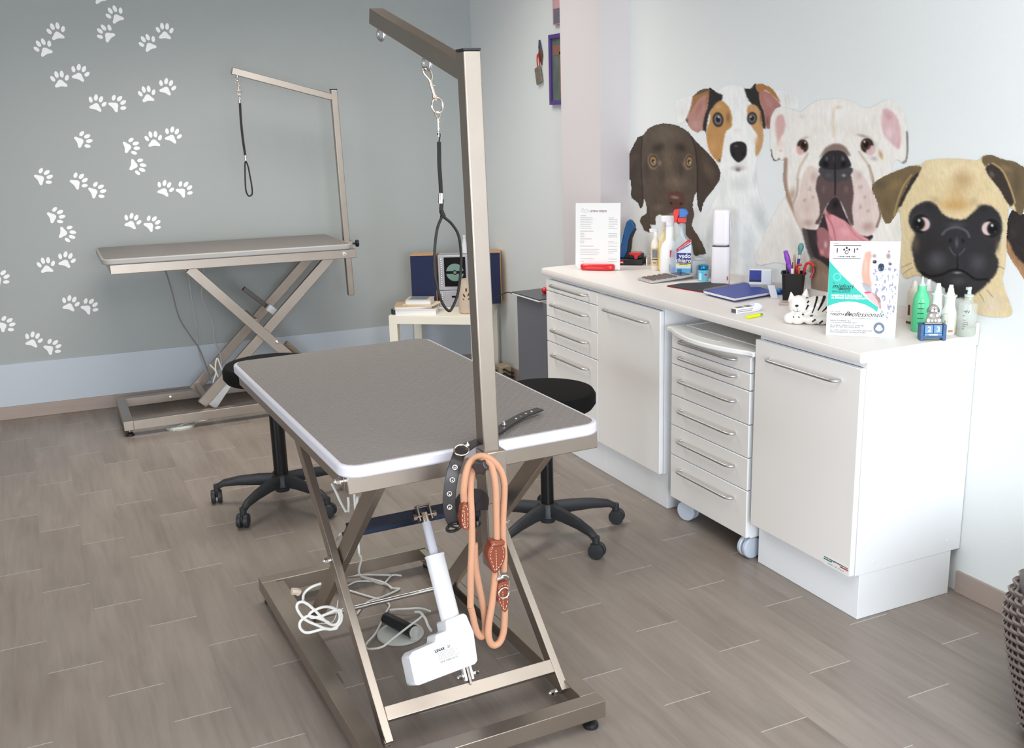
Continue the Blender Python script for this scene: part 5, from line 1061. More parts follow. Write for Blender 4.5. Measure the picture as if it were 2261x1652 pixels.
pen('brown_pen', -.02, .0, -.065, -.01, .132, .004, mat('brown_pen', (84, 62, 56), .4), 'dark brown pen at the left side of the pen cup', 'pen')
pen('dark_pen', .0, .02, -.02, .01, .135, .004, mat('charcoal_pen', (70, 60, 58), .4), 'charcoal pen between the pencils and the scissors', 'pen')
pen('orange_pencil', .020, -.02, .022, -.02, .12, .0038, mat('orange_pencil', (190, 98, 50), .5), 'orange pencil in the middle of the pen cup', 'pencil')
sc = empty('scissors', (.408, .806, H + .024), R(-40), 'pair of scissors with red and black handles standing in the pen cup', 'scissors')
b = MB(); b.tube([(.018, -.006, .062), (.012, -.006, .085), (.010, -.006, .100), (.018, -.006, .112), (.030, -.006, .110)], .0052, n=10); b.build('handle', mat('scissor_red', (204, 38, 34), .3), sc)
b = MB(); b.tube([(.038, .0, .060), (.040, .0, .095), (.048, .0, .115), (.064, .0, .118), (.074, .0, .100), (.074, .0, .080), (.064, .0, .060)], .0055, n=10); b.build('handle', mat('scissor_red'), sc)
b = MB(); b.tube([(.0735, -.001, .105), (.0775, -.001, .09), (.070, -.001, .062)], .0050, n=10); b.build('handle_insert', mat('scissor_dark', (72, 44, 38), .4), sc)
b = MB(); b.box(.022, .032, -.002, .002, -.020, .07); b.box(.034, .046, -.002, .002, -.020, .07); b.build('blades', steel2, sc, bevel=.0005)
# clear tray, cigarette-style carton, highlighter
b = MB(); b.prism([(-.04, -.028), (.045, -.03), (.050, .028), (-.035, .03)], .009); o = b.build('clear_tray', mat('rosy_clear_plastic', (228, 208, 202), .2, trans=.35), loc=(.335, .735, H), rot=(0, 0, R(-40)), bevel=.003); tag(o, 'flat clear pinkish plastic tray in front of the pen cup', 'tray')
e = empty('small_carton', (.105, .700, H), R(3), 'open white flip-top carton with small print, behind the yellow highlighter', 'carton')
b = MB(); b.box(-.058, .030, -.014, .014, 0, .021); b.build('box', mat('carton_white'), e, bevel=.001)
b = MB(); b.prism([(.030, 0), (.052, .002), (.068, .016), (.048, .030), (.026, .033), (.030, .021)], .028, frame((0, .014, 0), (1, 0, 0), (0, 0, 1))); b.build('flip_lid', mat('carton_white'), e, bevel=.001)
b = MB(); b.box(-.0590, -.058, -.012, .012, .003, .018); b.box(-.048, -.015, -.010, .010, .021, .0215); b.box(-.005, .022, -.012, .012, .021, .0215); b.build('dark_print', mat('print_dark', (96, 88, 92), .5), e)
b = MB(); rnd = random.Random(9)
for z in (.0065, .0125):
    x_ = -.052
    while x_ < .016: w_ = rnd.uniform(.002, .006); b.box(x_, x_ + w_, -.0146, -.0142, z, z + .0022); x_ += w_ + .0012
b.build('small_print', greyink, e, smooth=False)
e = empty('highlighter', (.068, .602, H), R(10), 'short yellow highlighter pen with a green end, nearest the worktop edge', 'highlighter')
b = MB(); b.cyl((-.042, 0, .0062), (.024, 0, .0062), .0062); b.build('barrel', mat('neon_yellow', (226, 238, 20), .35), e, bevel=.001); b = MB(); b.cyl((.024, 0, .0062), (.040, 0, .0062), .0058, .003); b.build('green_end', mat('green_end', (110, 176, 50), .35), e)
# ---- tiger figurine (glazed ceramic, lying, head up)
tg = empty('tiger_figurine', (.158, .430, H), 0, 'white ceramic tiger cub figurine with black stripes beside the printed counter sign', 'figurine')
VV = Vector((.80, -.60, 0)).normalized()             # seen left to right
NN = Vector((-.60, -.80, 0)).normalized()            # towards the room
def tp(u, n, z): q = VV * u + NN * n; return Vector((q.x, q.y, z))
RQ = Matrix((VV, NN, Vector((0, 0, 1)))).transposed()
b = MB()
for (u, n, z, r, sc) in ((-.030, .006, .062, .036, (1.0, .85, 1.0)), (-.026, .020, .052, .024, (1.1, .8, .75)), (.035, -.004, .048, .045, (1.25, .9, 1.05)), (.075, -.004, .046, .044, (1.0, .9, 1.0)),
                         (-.058, .020, .020, .020, (1.2, 1, 1)), (-.035, .030, .020, .020, (1.3, 1, 1)), (.010, .032, .018, .019, (1.4, 1, .95)), (.045, .034, .018, .018, (1.5, 1, .95)), (.085, .03, .02, .02, (1.2, 1, 1)), (0, 0, .028, .030, (1.6, 1, .9)), (.03, 0, .024, .026, (3, 1.2, .9))):
    b.sph(tp(u, n, z), r, sc, RQ, n=12)
for u, n, z, tx in ((-.054, .0, .094, -.25), (-.012, -.004, .105, .25)):
    b.cyl(tp(u, n, z - .018), tp(u + tx * .02, n, z + .014), .0155, .002, n=16)
bd = b.build('body', white_gloss, tg); rm = bd.modifiers.new('remesh', 'REMESH'); rm.mode = 'VOXEL'; rm.voxel_size = .0022; rm.use_smooth_shade = True
sm = bd.modifiers.new('smooth', 'SMOOTH'); sm.iterations = 6; sm.factor = .6
blk = mat('black_glaze', (24, 18, 18), .2)
b = MB(); b.sph(tp(-.040, .0365, .066), .0052, (1.2, .8, .8), RQ, n=8); b.build('nose', blk, tg)
b = MB(); b.tube([tp(-.040, .040, .060), tp(-.038, .0405, .053), tp(-.036, .039, .047)], .0007, n=6); b.tube([tp(-.052, .034, .052), tp(-.046, .038, .047), tp(-.036, .0395, .046), (tp(-.026, .038, .052)), tp(-.022, .036, .058)], .0007, n=6); b.build('mouth_line', mat('grey_glaze', (120, 112, 106), .3), tg)
TIG = ((-.030, .006, .062, .036, (1.0, .85, 1.0)), (-.026, .020, .052, .024, (1.1, .8, .75)), (.035, -.004, .048, .045, (1.25, .9, 1.05)), (.075, -.004, .046, .044, (1.0, .9, 1.0)), (-.035, .030, .020, .020, (1.3, 1, 1)), (.010, .032, .018, .019, (1.4, 1, .95)), (.045, .034, .018, .018, (1.5, 1, .95)))
def tsurf(u, z, n0):
    best = None
    for cu, cn, cz, r, s_ in TIG:
        q = 1 - ((u - cu) / (r * s_[0])) ** 2 - ((z - cz) / (r * s_[2])) ** 2
        if q > 0:
            n = cn + r * s_[1] * math.sqrt(q); best = n if best is None else max(best, n)
    return n0 if best is None else best
def stripe(p0, p1, w0, w1):
    b = MB(); P = []
    for i in range(6):
        t = i / 5; u = p0[0] + (p1[0] - p0[0]) * t; z = p0[2] + (p1[2] - p0[2]) * t; P.append(tp(u, tsurf(u, z, p0[1] + (p1[1] - p0[1]) * t) - .0008, z))
    b.tube(P, [w0 + (w1 - w0) * i / 5 for i in range(6)], n=8, smooth=0)
    b.build('stripe', blk, tg)
for s in (((.012, .030, .040), (.028, .012, .092), .0020, .0042), ((.030, .036, .050), (.052, .016, .092), .0022, .0060), ((.044, .037, .046), (.078, .022, .078), .0018, .0055), ((.058, .038, .042), (.085, .034, .052), .0015, .0035),
          ((-.002, .026, .066), (-.010, .030, .052), .0040, .002), ((-.001, .022, .078), (-.006, .028, .074), .0035, .002), ((-.008, .020, .092), (-.002, .012, .090), .0018, .0018), ((-.022, .034, .036), (-.012, .033, .032), .0035, .0022),
          ((-.036, .036, .030), (-.030, .037, .027), .0015, .002), ((-.050, .034, .031), (-.049, .034, .026), .0012, .0024), ((.004, .0455, .032), (.013, .0455, .033), .003, .003), ((.012, .050, .014), (.022, .050, .021), .003, .003), ((.036, .050, .008), (.046, .048, .018), .003, .003), ((-.030, .008, .098), (-.022, .012, .097), .0015, .0012)):
    stripe(*s)

# ---- printed counter sign
bl = Vector((.070, .241, H)); br = Vector((.229, .098, H)); SX = (br - bl).normalized(); SNn = Vector((SX.y, -SX.x, 0))   # towards the room
SW, SH = .212, .306
sg = empty('counter_sign', bl.lerp(br, .5), math.atan2(SX.y, SX.x), 'white and teal printed counter sign with a long-haired dog, at the near worktop end', 'sign')
ST = Matrix.Rotation(R(-3.0), 4, 'X')
b = MB(); b.X = ST; b.box(-SW / 2, SW / 2, 0, .004, .0004, SH); pan = b.build('panel', paper, sg, smooth=False)
b = MB(); b.prism([(.006, 0), (.07, 0), (.0135, .16)], .003, frame((-.0015, 0, 0), (0, 1, 0), (0, 0, 1))); b.build('easel_strut', mat('card_grey', (200, 200, 198), .7), sg, smooth=False)
def sp(x, y):                     # zoomed image pixels -> panel metres
    lx = 152 - 60 * (y - 78) / 1452; rx = 1222 - 62 * (y - 85) / 1467
    return ((x - lx) / (rx - lx) - .5) * SW, (1 - (y - 80) / 1456) * SH
def flat(name, pts, m, d, par=pan, smooth=0):
    P = [sp(*p) for p in pts]
    if smooth: P = [(q.x, q.y) for q in catmull([Vector((a, c, 0)) for a, c in P], True, smooth)]
    b = MB(); b.X = ST; b.prism(P, .0003, frame((0, -d, 0), (1, 0, 0), (0, 0, 1))); return b.build(name, m, par, smooth=False)
teal = mat('print_teal', (38, 184, 168), .5)
arc = [(118 + i * 40, 1078 - 78 * math.sin(min(i / 9, 1) * PI / 2)) for i in range(0, 10)]
flat('teal_field', [(140, 382), (330, 590), (560, 800), (760, 980), (900, 1080), (880, 1150), (820, 1100), (700, 1040), (560, 1005), (430, 998), (300, 1015), (200, 1045), (116, 1080)], teal, .0004)
flat('pale_teal_tail', [(900, 1080), (1010, 1200), (1100, 1350), (1150, 1551), (915, 1548), (920, 1400), (905, 1260), (862, 1160)], mat('print_pale_teal', (206, 238, 236), .5), .0004)
flat('grey_wedge', [(400, 590), (510, 575), (700, 700), (800, 860), (680, 850), (560, 740)], mat('print_light_grey', (205, 206, 212), .5), .0005)
flat('photo_ground', [(330, 400), (640, 400), (680, 860), (560, 760), (420, 620)], mat('print_offwhite', (236, 234, 236), .5), .00035)
flat('hand', [(690, 850), (740, 835), (800, 850), (870, 890), (930, 960), (940, 1100), (880, 1060), (800, 990), (740, 930)], mat('print_skin', (240, 176, 172), .5), .0006, smooth=3)
flat('red_nail', [(675, 850), (720, 842), (785, 838), (780, 862), (700, 870)], mat('print_nail', (220, 60, 86), .4), .0007)
flat('badge', [(915 + 85 * math.cos(a), 1395 + 88 * math.sin(a)) for a in [2 * PI * i / 28 for i in range(28)]], mat('print_slate', (104, 116, 136), .5), .0008)
flat('badge_centre', [(915 + 50 * math.cos(a) * (1 + .25 * math.sin(3 * a)), 1395 + 48 * math.sin(a)) for a in [2 * PI * i / 28 for i in range(28)]], paper, .0011)
flat('seal_ring', [(262 + 66 * math.cos(a), 625 + 66 * math.sin(a)) for a in [2 * PI * i / 28 for i in range(28)]], mat('print_seal', (92, 204, 190), .5), .0007)
flat('seal_centre', [(262 + 44 * math.cos(a), 625 + 44 * math.sin(a)) for a in [2 * PI * i / 28 for i in range(28)]], teal, .0010)
for (x_, y_, w_, h_) in ((418, 148, 212, 5), (408, 345, 212, 4)):
    flat('rule', [(x_ - w_, y_ - h_), (x_ + w_, y_ - h_), (x_ + w_, y_ + h_), (x_ - w_, y_ + h_)], ink, .0006)
for dx, dy, rx, ry in ((-40, 0, 14, 18), (0, -26, 15, 19), (40, 0, 14, 18)):
    flat('paw_logo', [(407 + dx + rx * math.cos(a), 208 + dy + ry * math.sin(a)) for a in [2 * PI * i / 16 for i in range(16)]], ink, .0006)
flat('paw_logo', [(407 + 29 * math.cos(a), 248 + 30 * math.sin(a)) for a in [2 * PI * i / 20 for i in range(20)]], ink, .0006); flat('paw_heart', [(407 + 20 * math.cos(a), 248 + 20 * math.sin(a) * (1 - .25 * (abs(math.cos(a)) < .3 and math.sin(a) < 0))) for a in [2 * PI * i / 20 for i in range(20)]], paper, .0009)
def st(body, x, y, size, m, align='LEFT', bold=0, shear=0, sp_=1.0):
    px, pz = sp(x, y); return text('lettering', body, size, ST @ frame((px, -.0009, pz), (1, 0, 0), (0, 0, 1)), m, pan, align, bold, shear, spacing=sp_)
st('1', 262, 225, .019, ink, 'CENTER', .0004); st('1°', 545, 225, .019, ink, 'CENTER', .0004)
st('LOVE FOR PET', 410, 315, .0062, ink, 'CENTER', .00025, sp_=1.35); st('prodotti 1', 205, 120, .0045, greyink)
dteal = mat('print_dark_teal', (10, 60, 62), .5)
st('migliori', 188, 770, .021, dteal, 'LEFT', .0002, .35); st('nei', 195, 718, .006, dteal); st('NEGOZI', 310, 812, .0085, dteal, 'LEFT', .0003); st('SPECIALIZZATI', 185, 852, .0085, mat('print_mid_teal', (14, 120, 112), .5), 'LEFT', .0002)
st('PASSIONE E SICUREZZA', 178, 912, .0088, paper, 'LEFT', .0004); st('AL SERVIZIO DEI PROFESSIONISTI', 178, 948, .0072, paper, 'LEFT', .0004)
st('LA LINEA', 160, 1162, .0065, greyink, sp_=1.2); st('TOELETTATURA', 158, 1204, .0092, ink, 'LEFT', .0001); st('Professionale', 385, 1195, .022, ink, 'LEFT', -.0001, .42); st('per la cura quotidiana del pelo', 500, 1258, .0048, greyink)
for t_, y_ in (('SENZA PARABENI, SLS,', 1298), ('COLORANTI E PROPELLENTI', 1328), ('ALTA RESA, VERSATILI ED AFFIDABILI', 1370), ('INDICATI PER USO FREQUENTE', 1398), ('GLI UNICI PRODOTTI CON PROFUMAZIONI', 1446), ('IPOALLERGENICHE CERTIFICATE IFRA', 1476)):
    st(t_, 160, y_, .0062, mat('print_text_grey', (120, 120, 126), .6), sp_=1.05)

# ---- perpetual calendar with a little dog
AX = Vector((.84, -.54, 0)).normalized(); cal = empty('block_calendar', (.300, .018, H), math.atan2(AX.y, AX.x), 'blue painted block calendar showing 23 with a small grey dog figure sitting on top', 'calendar')
blue = mat('weathered_blue_paint', (62, 98, 142), .5, vary=(60, .28)); lblue = mat('calendar_light_blue', (110, 150, 190), .5, vary=(60, .15)); navyp = mat('calendar_navy', (14, 34, 74), .5)
b = MB()
b.box(-.039, .039, -.020, .020, .009, .016); b.box(-.039, -.028, -.020, .020, 0, .052); b.box(.028, .039, -.020, .020, 0, .052); b.box(-.028, .028, .012, .020, .016, .052); b.build('frame', blue, cal, bevel=.003, seg=3)
b = MB(); b.box(-.028, .028, .006, .012, .016, .052); b.build('recess', navyp, cal)
for i, (x_, dgt) in enumerate(((-.0135, '2'), (.0135, '3'))):
    b = MB(); b.box(x_ - .0128, x_ + .0128, -.018, .0055, .0235, .050); cb = b.build('number_block', lblue, cal, bevel=.0015)
    text('lettering', dgt, .023, frame((x_ + .001, -.0183, .0368), (1, 0, 0), (0, 0, 1)), paper, cb, bold=.0005)
b = MB(); b.box(-.0265, .0265, -.019, .0, .0162, .0228); cb = b.build('month_block', lblue, cal, bevel=.001)
text('lettering', 'MAGGIO', .0068, frame((0, -.0193, .0194), (1, 0, 0), (0, 0, 1)), paper, cb, bold=.0004)
dgm = mat('grey_resin', (156, 148, 140), .4, vary=(80, .1)); wht = mat('white_resin', (236, 236, 236), .35)
dg = empty('dog_figure', (0, 0, 0)); dg.parent = cal
b = MB(); b.box(-.026, .026, -.012, .012, .052, .056); b.sph((.0, 0, .072), .017, (1.15, .7, 1.15), n=12); b.sph((-.014, -.004, .062), .009, n=10); b.sph((.014, -.004, .062), .009, n=10); b.sph((-.001, -.002, .1), .015, (1, .75, .95), n=12); b.sph((0, 0, .088), .010, n=8)
o = b.build('body', dgm, dg); rm = o.modifiers.new('remesh', 'REMESH'); rm.mode = 'VOXEL'; rm.voxel_size = .0016; rm.use_smooth_shade = True
for s in (-1, 1):
    b = MB(); b.sph((s * .0145 - .001, -.002, .097), .0085, (.5, .5, 1.25), Matrix.Rotation(R(-s * 18), 3, 'Y'), n=8); b.build('ear', mat('ear_blue_grey', (98, 116, 132), .4), dg)
    b = MB(); b.sph((s * .005 - .001, -.0125, .0955), .0050, (1, .5, .85), n=8); b.build('cheek', wht, dg)
    b = MB(); b.sph((s * .0045 - .001, -.0115, .1035), .0030, (1, .5, 1.1), n=8); b.build('eye_patch', wht, dg)
    b = MB(); b.sph((s * .0045 - .001, -.0132, .1030), .0012, n=6); b.build('pupil', ink, dg)
    b = MB(); b.sph((s * .009, -.0125, .080), .0050, (1, .5, 1.1), n=8); b.build('spot', wht, dg)
    b = MB(); b.sph((s * .0165, -.0118, .064), .0055, (1, .6, 1.1), n=8); b.build('paw', wht, dg)
    b = MB(); b.sph((s * .0048, -.0128, .0635), .0040, (1, .6, 1.1), n=8); b.build('paw', wht, dg)
b = MB(); b.sph((-.001, -.0145, .0985), .0018, n=6); b.build('nose', ink, dg)
b = MB(); b.tube([(.018, .004, .062), (.026, .004, .070), (.027, .004, .080)], [.004, .0035, .001], n=8); b.build('tail', mat('ear_blue_grey'), dg)

# ---- grooming product bottles at the near end
def sprayhead(e, z, m=whitepl, s=1.0):
    b = MB(); b.lathe([(0, z - .002), (.0125 * s, z - .002), (.0125 * s, z + .004), (.0105 * s, z + .006), (.0085 * s, z + .020), (.0070 * s, z + .0225), (.0062 * s, z + .031), (0, z + .032)], 20); b.build('cap', m, e)
waist = [(0, 0), (.0215, 0), (.0235, .003), (.0235, .055), (.0225, .070), (.0165, .090), (.0150, .104), (.0165, .118), (.0205, .124), (.0200, .1265), (.012, .128), (0, .128)]
wbm = mat('milky_white_bottle', (246, 247, 244), .3)
e = bottle('waisted_bottle', (.405, .100, H), waist, wbm, 'white waisted spray bottle with a round black emblem label, directly behind the calendar', rz=0)
sprayhead(e, .128)
b = MB(); b.lathe([(.0238, .008), (.0239, .052)], 32); lb2 = b.build('label', mat('label_cream_yellow', (240, 238, 204), .5), e)
b = MB(); b.X = Matrix.Rotation(R(-137), 4, 'Z'); b.cyl((.0235, 0, .036), (.0246, 0, .036), .0045, n=16); b.prism([(-.003, .014), (.0, .019), (.004, .014), (.004, .034), (-.003, .034)], .001, frame((.0236, 0, 0), (0, 1, 0), (0, 0, 1))); b.build('rosette_emblem', ink, lb2)
e = bottle('waisted_bottle', (.412, .056, H), waist, wbm, 'white waisted spray bottle with a small brown square on its label'); sprayhead(e, .128)
b = MB(); b.lathe([(.0238, .006), (.0239, .056)], 32); lb2 = b.build('label', mat('label_ivory', (240, 240, 224), .5), e)
b = MB(); b.X = Matrix.Rotation(R(-118), 4, 'Z'); b.box(.0232, .0246, -.008, .006, .009, .016); b.build('brown_square', mat('brown_square', (176, 132, 104), .5), lb2)
e = bottle('waisted_bottle', (.437, .172, H), waist, wbm, 'white waisted spray bottle mostly hidden behind the green bottle'); sprayhead(e, .128)
e = bottle('green_bottle', (.368, .133, H), [(0, 0), (.024, 0), (.027, .004), (.0275, .02), (.027, .07), (.0255, .105), (.0190, .125), (.0145, .132), (.0135, .150), (0, .151)], mat('green_translucent', (104, 226, 164), .2, trans=.12), 'tall translucent green bottle with black measuring marks and a pointed tip')
b = MB(); b.lathe([(0, .150), (.012, .150), (.011, .154), (.006, .160), (.0025, .180), (0, .181)], 20); b.build('nozzle', mat('clear_tip', (222, 238, 236), .2, trans=.3), e)
b = MB(); b.X = Matrix.Rotation(R(-133), 4, 'Z')
for z in (.095, .078, .062, .046, .030): b.box(.0262, .0285, -.009, -.006, z, z + .0025); b.box(.0262, .0283, -.004, .008, z + .0005, z + .0020)
b.build('measuring_marks', mat('mark_dark_green', (12, 70, 48), .5), e)
e = bottle('beige_bottle', (.424, .218, H), [(0, 0), (.0195, 0), (.0205, .003), (.0205, .112), (.019, .118), (.011, .120), (0, .1205)], mat('cream_bottle', (232, 222, 208), .35), 'slender beige bottle with a brown base band, leftmost behind the calendar'); sprayhead(e, .120, mat('cream_cap', (236, 230, 222), .4), 1.15)
b = MB(); b.lathe([(.0207, .006), (.0208, .014)], 32); b.build('brown_band', mat('brown_band', (110, 62, 44), .5), e)
b = MB(); b.X = Matrix.Rotation(R(-175), 4, 'Z'); b.box(.0200, .0212, -.004, .004, .035, .07); b.build('brown_mark', mat('brown_band'), e)
e = bottle('clear_vial', (.372, .035, H), [(0, 0), (.0075, 0), (.0085, .002), (.0085, .072), (0, .074)], mat('clear_frosted', (228, 230, 214), .2, trans=.4), 'small narrow clear vial with vertical lettering, between the calendar and the brown-square bottle', cat='vial')
text('lettering', 'CREATIVE', .0085, Matrix.Rotation(R(-135), 4, 'Z') @ frame((.0090, 0, .034), (0, 0, 1), (0, -1, 0)), ink, e)
e = bottle('clear_bottle', (.430, .000, H), [(0, 0), (.0265, 0), (.0285, .003), (.0285, .100), (.0260, .108), (.015, .113), (.013, .116), (.013, .128), (0, .129)], mat('clear_bottle_plastic', (226, 234, 226), .08, trans=.8), 'clear bottle with handwritten marks and a clear pump, rightmost on the worktop')
b = MB(); b.lathe([(0, .003), (.0265, .003), (.0265, .030), (0, .030)], 28); b.build('liquid', mat('clear_liquid', (214, 224, 208), .1, trans=.6), e)
b = MB(); b.lathe([(0, .128), (.014, .128), (.014, .134), (.006, .136), (.005, .158), (0, .159)], 20); b.box(-.012, .005, -.004, .004, .150, .158); b.build('pump', mat('clear_tip'), e)
b = MB(); b.X = Matrix.Rotation(R(-137), 4, 'Z')
for i, z in enumerate((.028, .036, .044, .056, .070, .084)): b.box(.0284, .0290, -.014, -.009 + .004 * (i % 2), z, z + .0012)
for p in ([(.029, -.008, .080), (.029, -.006, .088), (.029, -.005, .080)], [(.029, -.002, .088), (.029, .001, .080), (.029, .004, .088)], [(.029, -.010, .048), (.029, -.004, .050), (.029, .001, .047)], [(.029, -.010, .042), (.029, -.003, .044), (.029, .002, .041)]): b.tube(p, .0006, n=5)
b.build('handwritten_marks', mat('mark_dark', (46, 54, 50), .5), e)
b = MB(); b.sph((0, 0, 0), .006); o = b.build('purple_bead', mat('purple_plastic'), loc=(.252, .085, H + .032)); bpy.data.objects.remove(o)

# ---- wicker armchair at the right edge
wk = mat('grey_brown_wicker', (88, 78, 74), .55, vary=(80, .25)); wk2 = mat('wicker_light_strand', (128, 116, 110), .5, vary=(90, .2))
wc = empty('wicker_armchair', (.140, -.868, 0), 0, 'dark woven wicker tub chair cut off by the right edge of the photo', 'armchair')
b = MB(); nz_, na = 34, 112
def wr(z): return .318 - .075 * (1 - min(z / .34, 1)) ** 1.2 - (.030 * ((z - .34) / .09) ** 2 if z > .34 else 0)
gr = []
for i in range(nz_ + 1):
    z = .03 + .40 * i / nz_; row = []
    for j in range(na):
        a = 2 * PI * j / na; w = .0045 * math.sin(j * PI / 2 + .6) * (1 if i % 2 else -1)
        row.append(b.bm.verts.new(((wr(z) + w) * math.cos(a), (wr(z) + w) * math.sin(a), z)))
    gr.append(row)
for i in range(nz_):
    for j in range(na): b.bm.faces.new((gr[i][j], gr[i][(j + 1) % na], gr[i + 1][(j + 1) % na], gr[i + 1][j]))
inner = []
b2 = MB()
sh = b.build('woven_shell', wk, wc, auto=180); so = sh.modifiers.new('solid', 'SOLIDIFY'); so.thickness = .03
b = MB()
for i in range(1, nz_, 1):
    z = .03 + .40 * i / nz_; n_ = 224; ring = []
    pts = []
    for j in range(n_):
        a = 2 * PI * j / n_; w = .0065 * math.sin(j * PI / 4 + (PI if i % 2 else 0)) + .002; pts.append(((wr(z) + w) * math.cos(a), (wr(z) + w) * math.sin(a), z))
    b.tube(pts, .0042, n=5, closed=True, smooth=0)
b.build('wicker_strands', wk2, wc)
b = MB(); b.torus((0, 0, .430), wr(.430) - .012, .018, n=72, k=12); b.build('rim_braid', wk, wc)
b = MB(); b.lathe([(0, .26), (.23, .26), (.245, .28), (.245, .32), (.22, .345), (0, .352)], 48); b.build('seat_cushion', mat('charcoal_cushion', (70, 68, 70), .9), wc)
for a in (45, 135, 225, 315):
    b = MB(); b.cyl((.22 * math.cos(R(a)), .22 * math.sin(R(a)), 0), (.22 * math.cos(R(a)), .22 * math.sin(R(a)), .06), .015); b.build('foot', blackpl, wc)

# ================================================================ paw-print stickers on the back wall
white_vinyl = mat('white_vinyl', (252, 252, 252), .5)
def paw_mesh():
    b = MB(); s = 1 / 38.0 * .0945
    def el(cx, cy, rx, ry, rot):
        c_, s_ = math.cos(R(rot)), math.sin(R(rot)); P = []
        for i in range(20):
            a = 2 * PI * i / 20; x, y = rx * math.cos(a), ry * math.sin(a) * (1 + .08 * math.sin(a)); P.append(((cx + x * c_ - y * s_) * s, (cy + x * s_ + y * c_) * s))
        b.prism(P, .0008)
    el(-14.2, 4.0, 4.0, 6.6, 28); el(-5.2, 12.2, 4.2, 7.2, 6); el(5.6, 12.2, 4.2, 7.2, -6); el(14.4, 4.0, 4.0, 6.6, -28)
    pad = catmull([Vector(p) for p in ((0, 1.6, 0), (4.5, -.6, 0), (7.5, -4.5, 0), (12.2, -9.5, 0), (12.6, -13.4, 0), (9.5, -14.6, 0), (4, -13.4, 0), (0, -13.0, 0), (-4, -13.4, 0), (-9.5, -14.6, 0), (-12.6, -13.4, 0), (-12.2, -9.5, 0), (-7.5, -4.5, 0), (-4.5, -.6, 0))], True, 4)
    b.prism([(p.x * s, p.y * s) for p in pad], .0008)
    bmesh.ops.recalc_face_normals(b.bm, faces=b.bm.faces[:]); me = bpy.data.meshes.new('paw_print_sticker'); b.bm.to_mesh(me); b.bm.free(); me.materials.append(white_vinyl); return me
PM = paw_mesh(); wall_ang = R(-4.0)
WQ = Matrix.Rotation(wall_ang, 3, 'Z') @ Matrix(((1, 0, 0), (0, 0, -1), (0, 1, 0)))     # local Z faces the room
PAWS = [(-1.645, 2.213, -22), (-1.955, 2.124, -8), (-2.029, 2.041, -21), (-1.704, 2.116, -40), (-1.396, 2.124, 5), (-1.49, 2.063, -22), (-1.969, 1.873, -2), (-1.866, 1.907, 24), (-1.797, 1.744, 23), (-1.692, 1.74, 54), (-1.526, 1.786, -4), (-1.417, 1.825, 25), (-1.894, 1.548, 74), (-1.647, 1.505, 85), (-1.519, 1.537, 0), (-1.414, 1.558, 28), (-1.625, 1.396, 109), (-2.122, 1.356, 65), (-1.943, 1.324, 57), (-1.855, 1.267, 72), (-1.488, 1.259, 28), (-1.383, 1.249, 50), (-2.086, 1.14, 76), (-2.041, 1.04, 107), (-1.687, 1.083, 27), (-1.58, 1.062, 53), (-2.062, 0.888, 26), (-2.168, 0.864, 0), (-1.72, 2.315, -20), (-2.412, 0.817, 60), (-2.072, 0.637, 25), (-1.973, 0.612, 52), (-2.42, 0.55, 70), (-2.291, 0.447, 27), (-2.198, 0.395, 62)]
rows = ['topmost', 'second', 'third', 'fourth', 'fifth', 'sixth', 'seventh', 'eighth', 'ninth', 'tenth', 'eleventh', 'twelfth', 'thirteenth', 'fourteenth', 'fifteenth', 'sixteenth', 'seventeenth', 'eighteenth']
srt = sorted(range(len(PAWS)), key=lambda i: -PAWS[i][1])
left = [i for i in srt if PAWS[i][0] < -1.80]; right = [i for i in srt if PAWS[i][0] >= -1.80]
def lean(r_): return 'upright' if abs(r_) < 12 else ('left-tilted' if r_ < 0 else ('right-tilted' if r_ < 40 else ('far tilted' if r_ < 80 else 'sideways')))
for gname, lst in (('left', left), ('right', right)):
    for n_, i in enumerate(lst):
        x_, z_, r_ = PAWS[i]
        o = bpy.data.objects.new('paw_print_sticker', PM); col.objects.link(o)
        o.matrix_world = Matrix.Translation((x_, yb(x_) - .0012, z_)) @ (WQ @ Matrix.Rotation(R(-r_ + 1.5), 3, 'Z')).to_4x4()
        where = rows[n_] if n_ < len(lst) - 1 else 'lowest'
        tag(o, '%s white paw sticker, %s in the %s half of the trail' % (lean(r_), where + (' from the top' if where not in ('topmost', 'lowest') else ''), gname), 'sticker', 'paw prints on the back wall')
# ================================================================ the dog mural: five printed wall stickers
# artwork in image pixels; HS inverts the camera projection onto the right wall (metres)
HS = np.array([[-0.3559466118889323, -0.030215068555327188, 791.2621770649868], [0.15387948882653535, -0.31254308065848485, 82.70391881675182], [0.09933000881905572, -0.01426807786856476, 1.0]])
def px_to_wall(X, Y):
    w = HS[2, 0] * X + HS[2, 1] * Y + HS[2, 2]
    return (HS[0, 0] * X + HS[0, 1] * Y + HS[0, 2]) / w, (HS[1, 0] * X + HS[1, 1] * Y + HS[1, 2]) / w
def linA(c):
    c = np.asarray(c, float) / 255; return np.where(c <= .04045, c / 12.92, ((c + .055) / 1.055) ** 2.4)
_rs = np.random.RandomState(7); _T = _rs.rand(256, 256)
def vnoise(x, y):
    xi = np.floor(x).astype(int); yi = np.floor(y).astype(int); fx = x - xi; fy = y - yi
    fx = fx * fx * (3 - 2 * fx); fy = fy * fy * (3 - 2 * fy)
    g = lambda a, b: _T[a & 255, b & 255]
    return (g(xi, yi) * (1 - fx) + g(xi + 1, yi) * fx) * (1 - fy) + (g(xi, yi + 1) * (1 - fx) + g(xi + 1, yi + 1) * fx) * fy
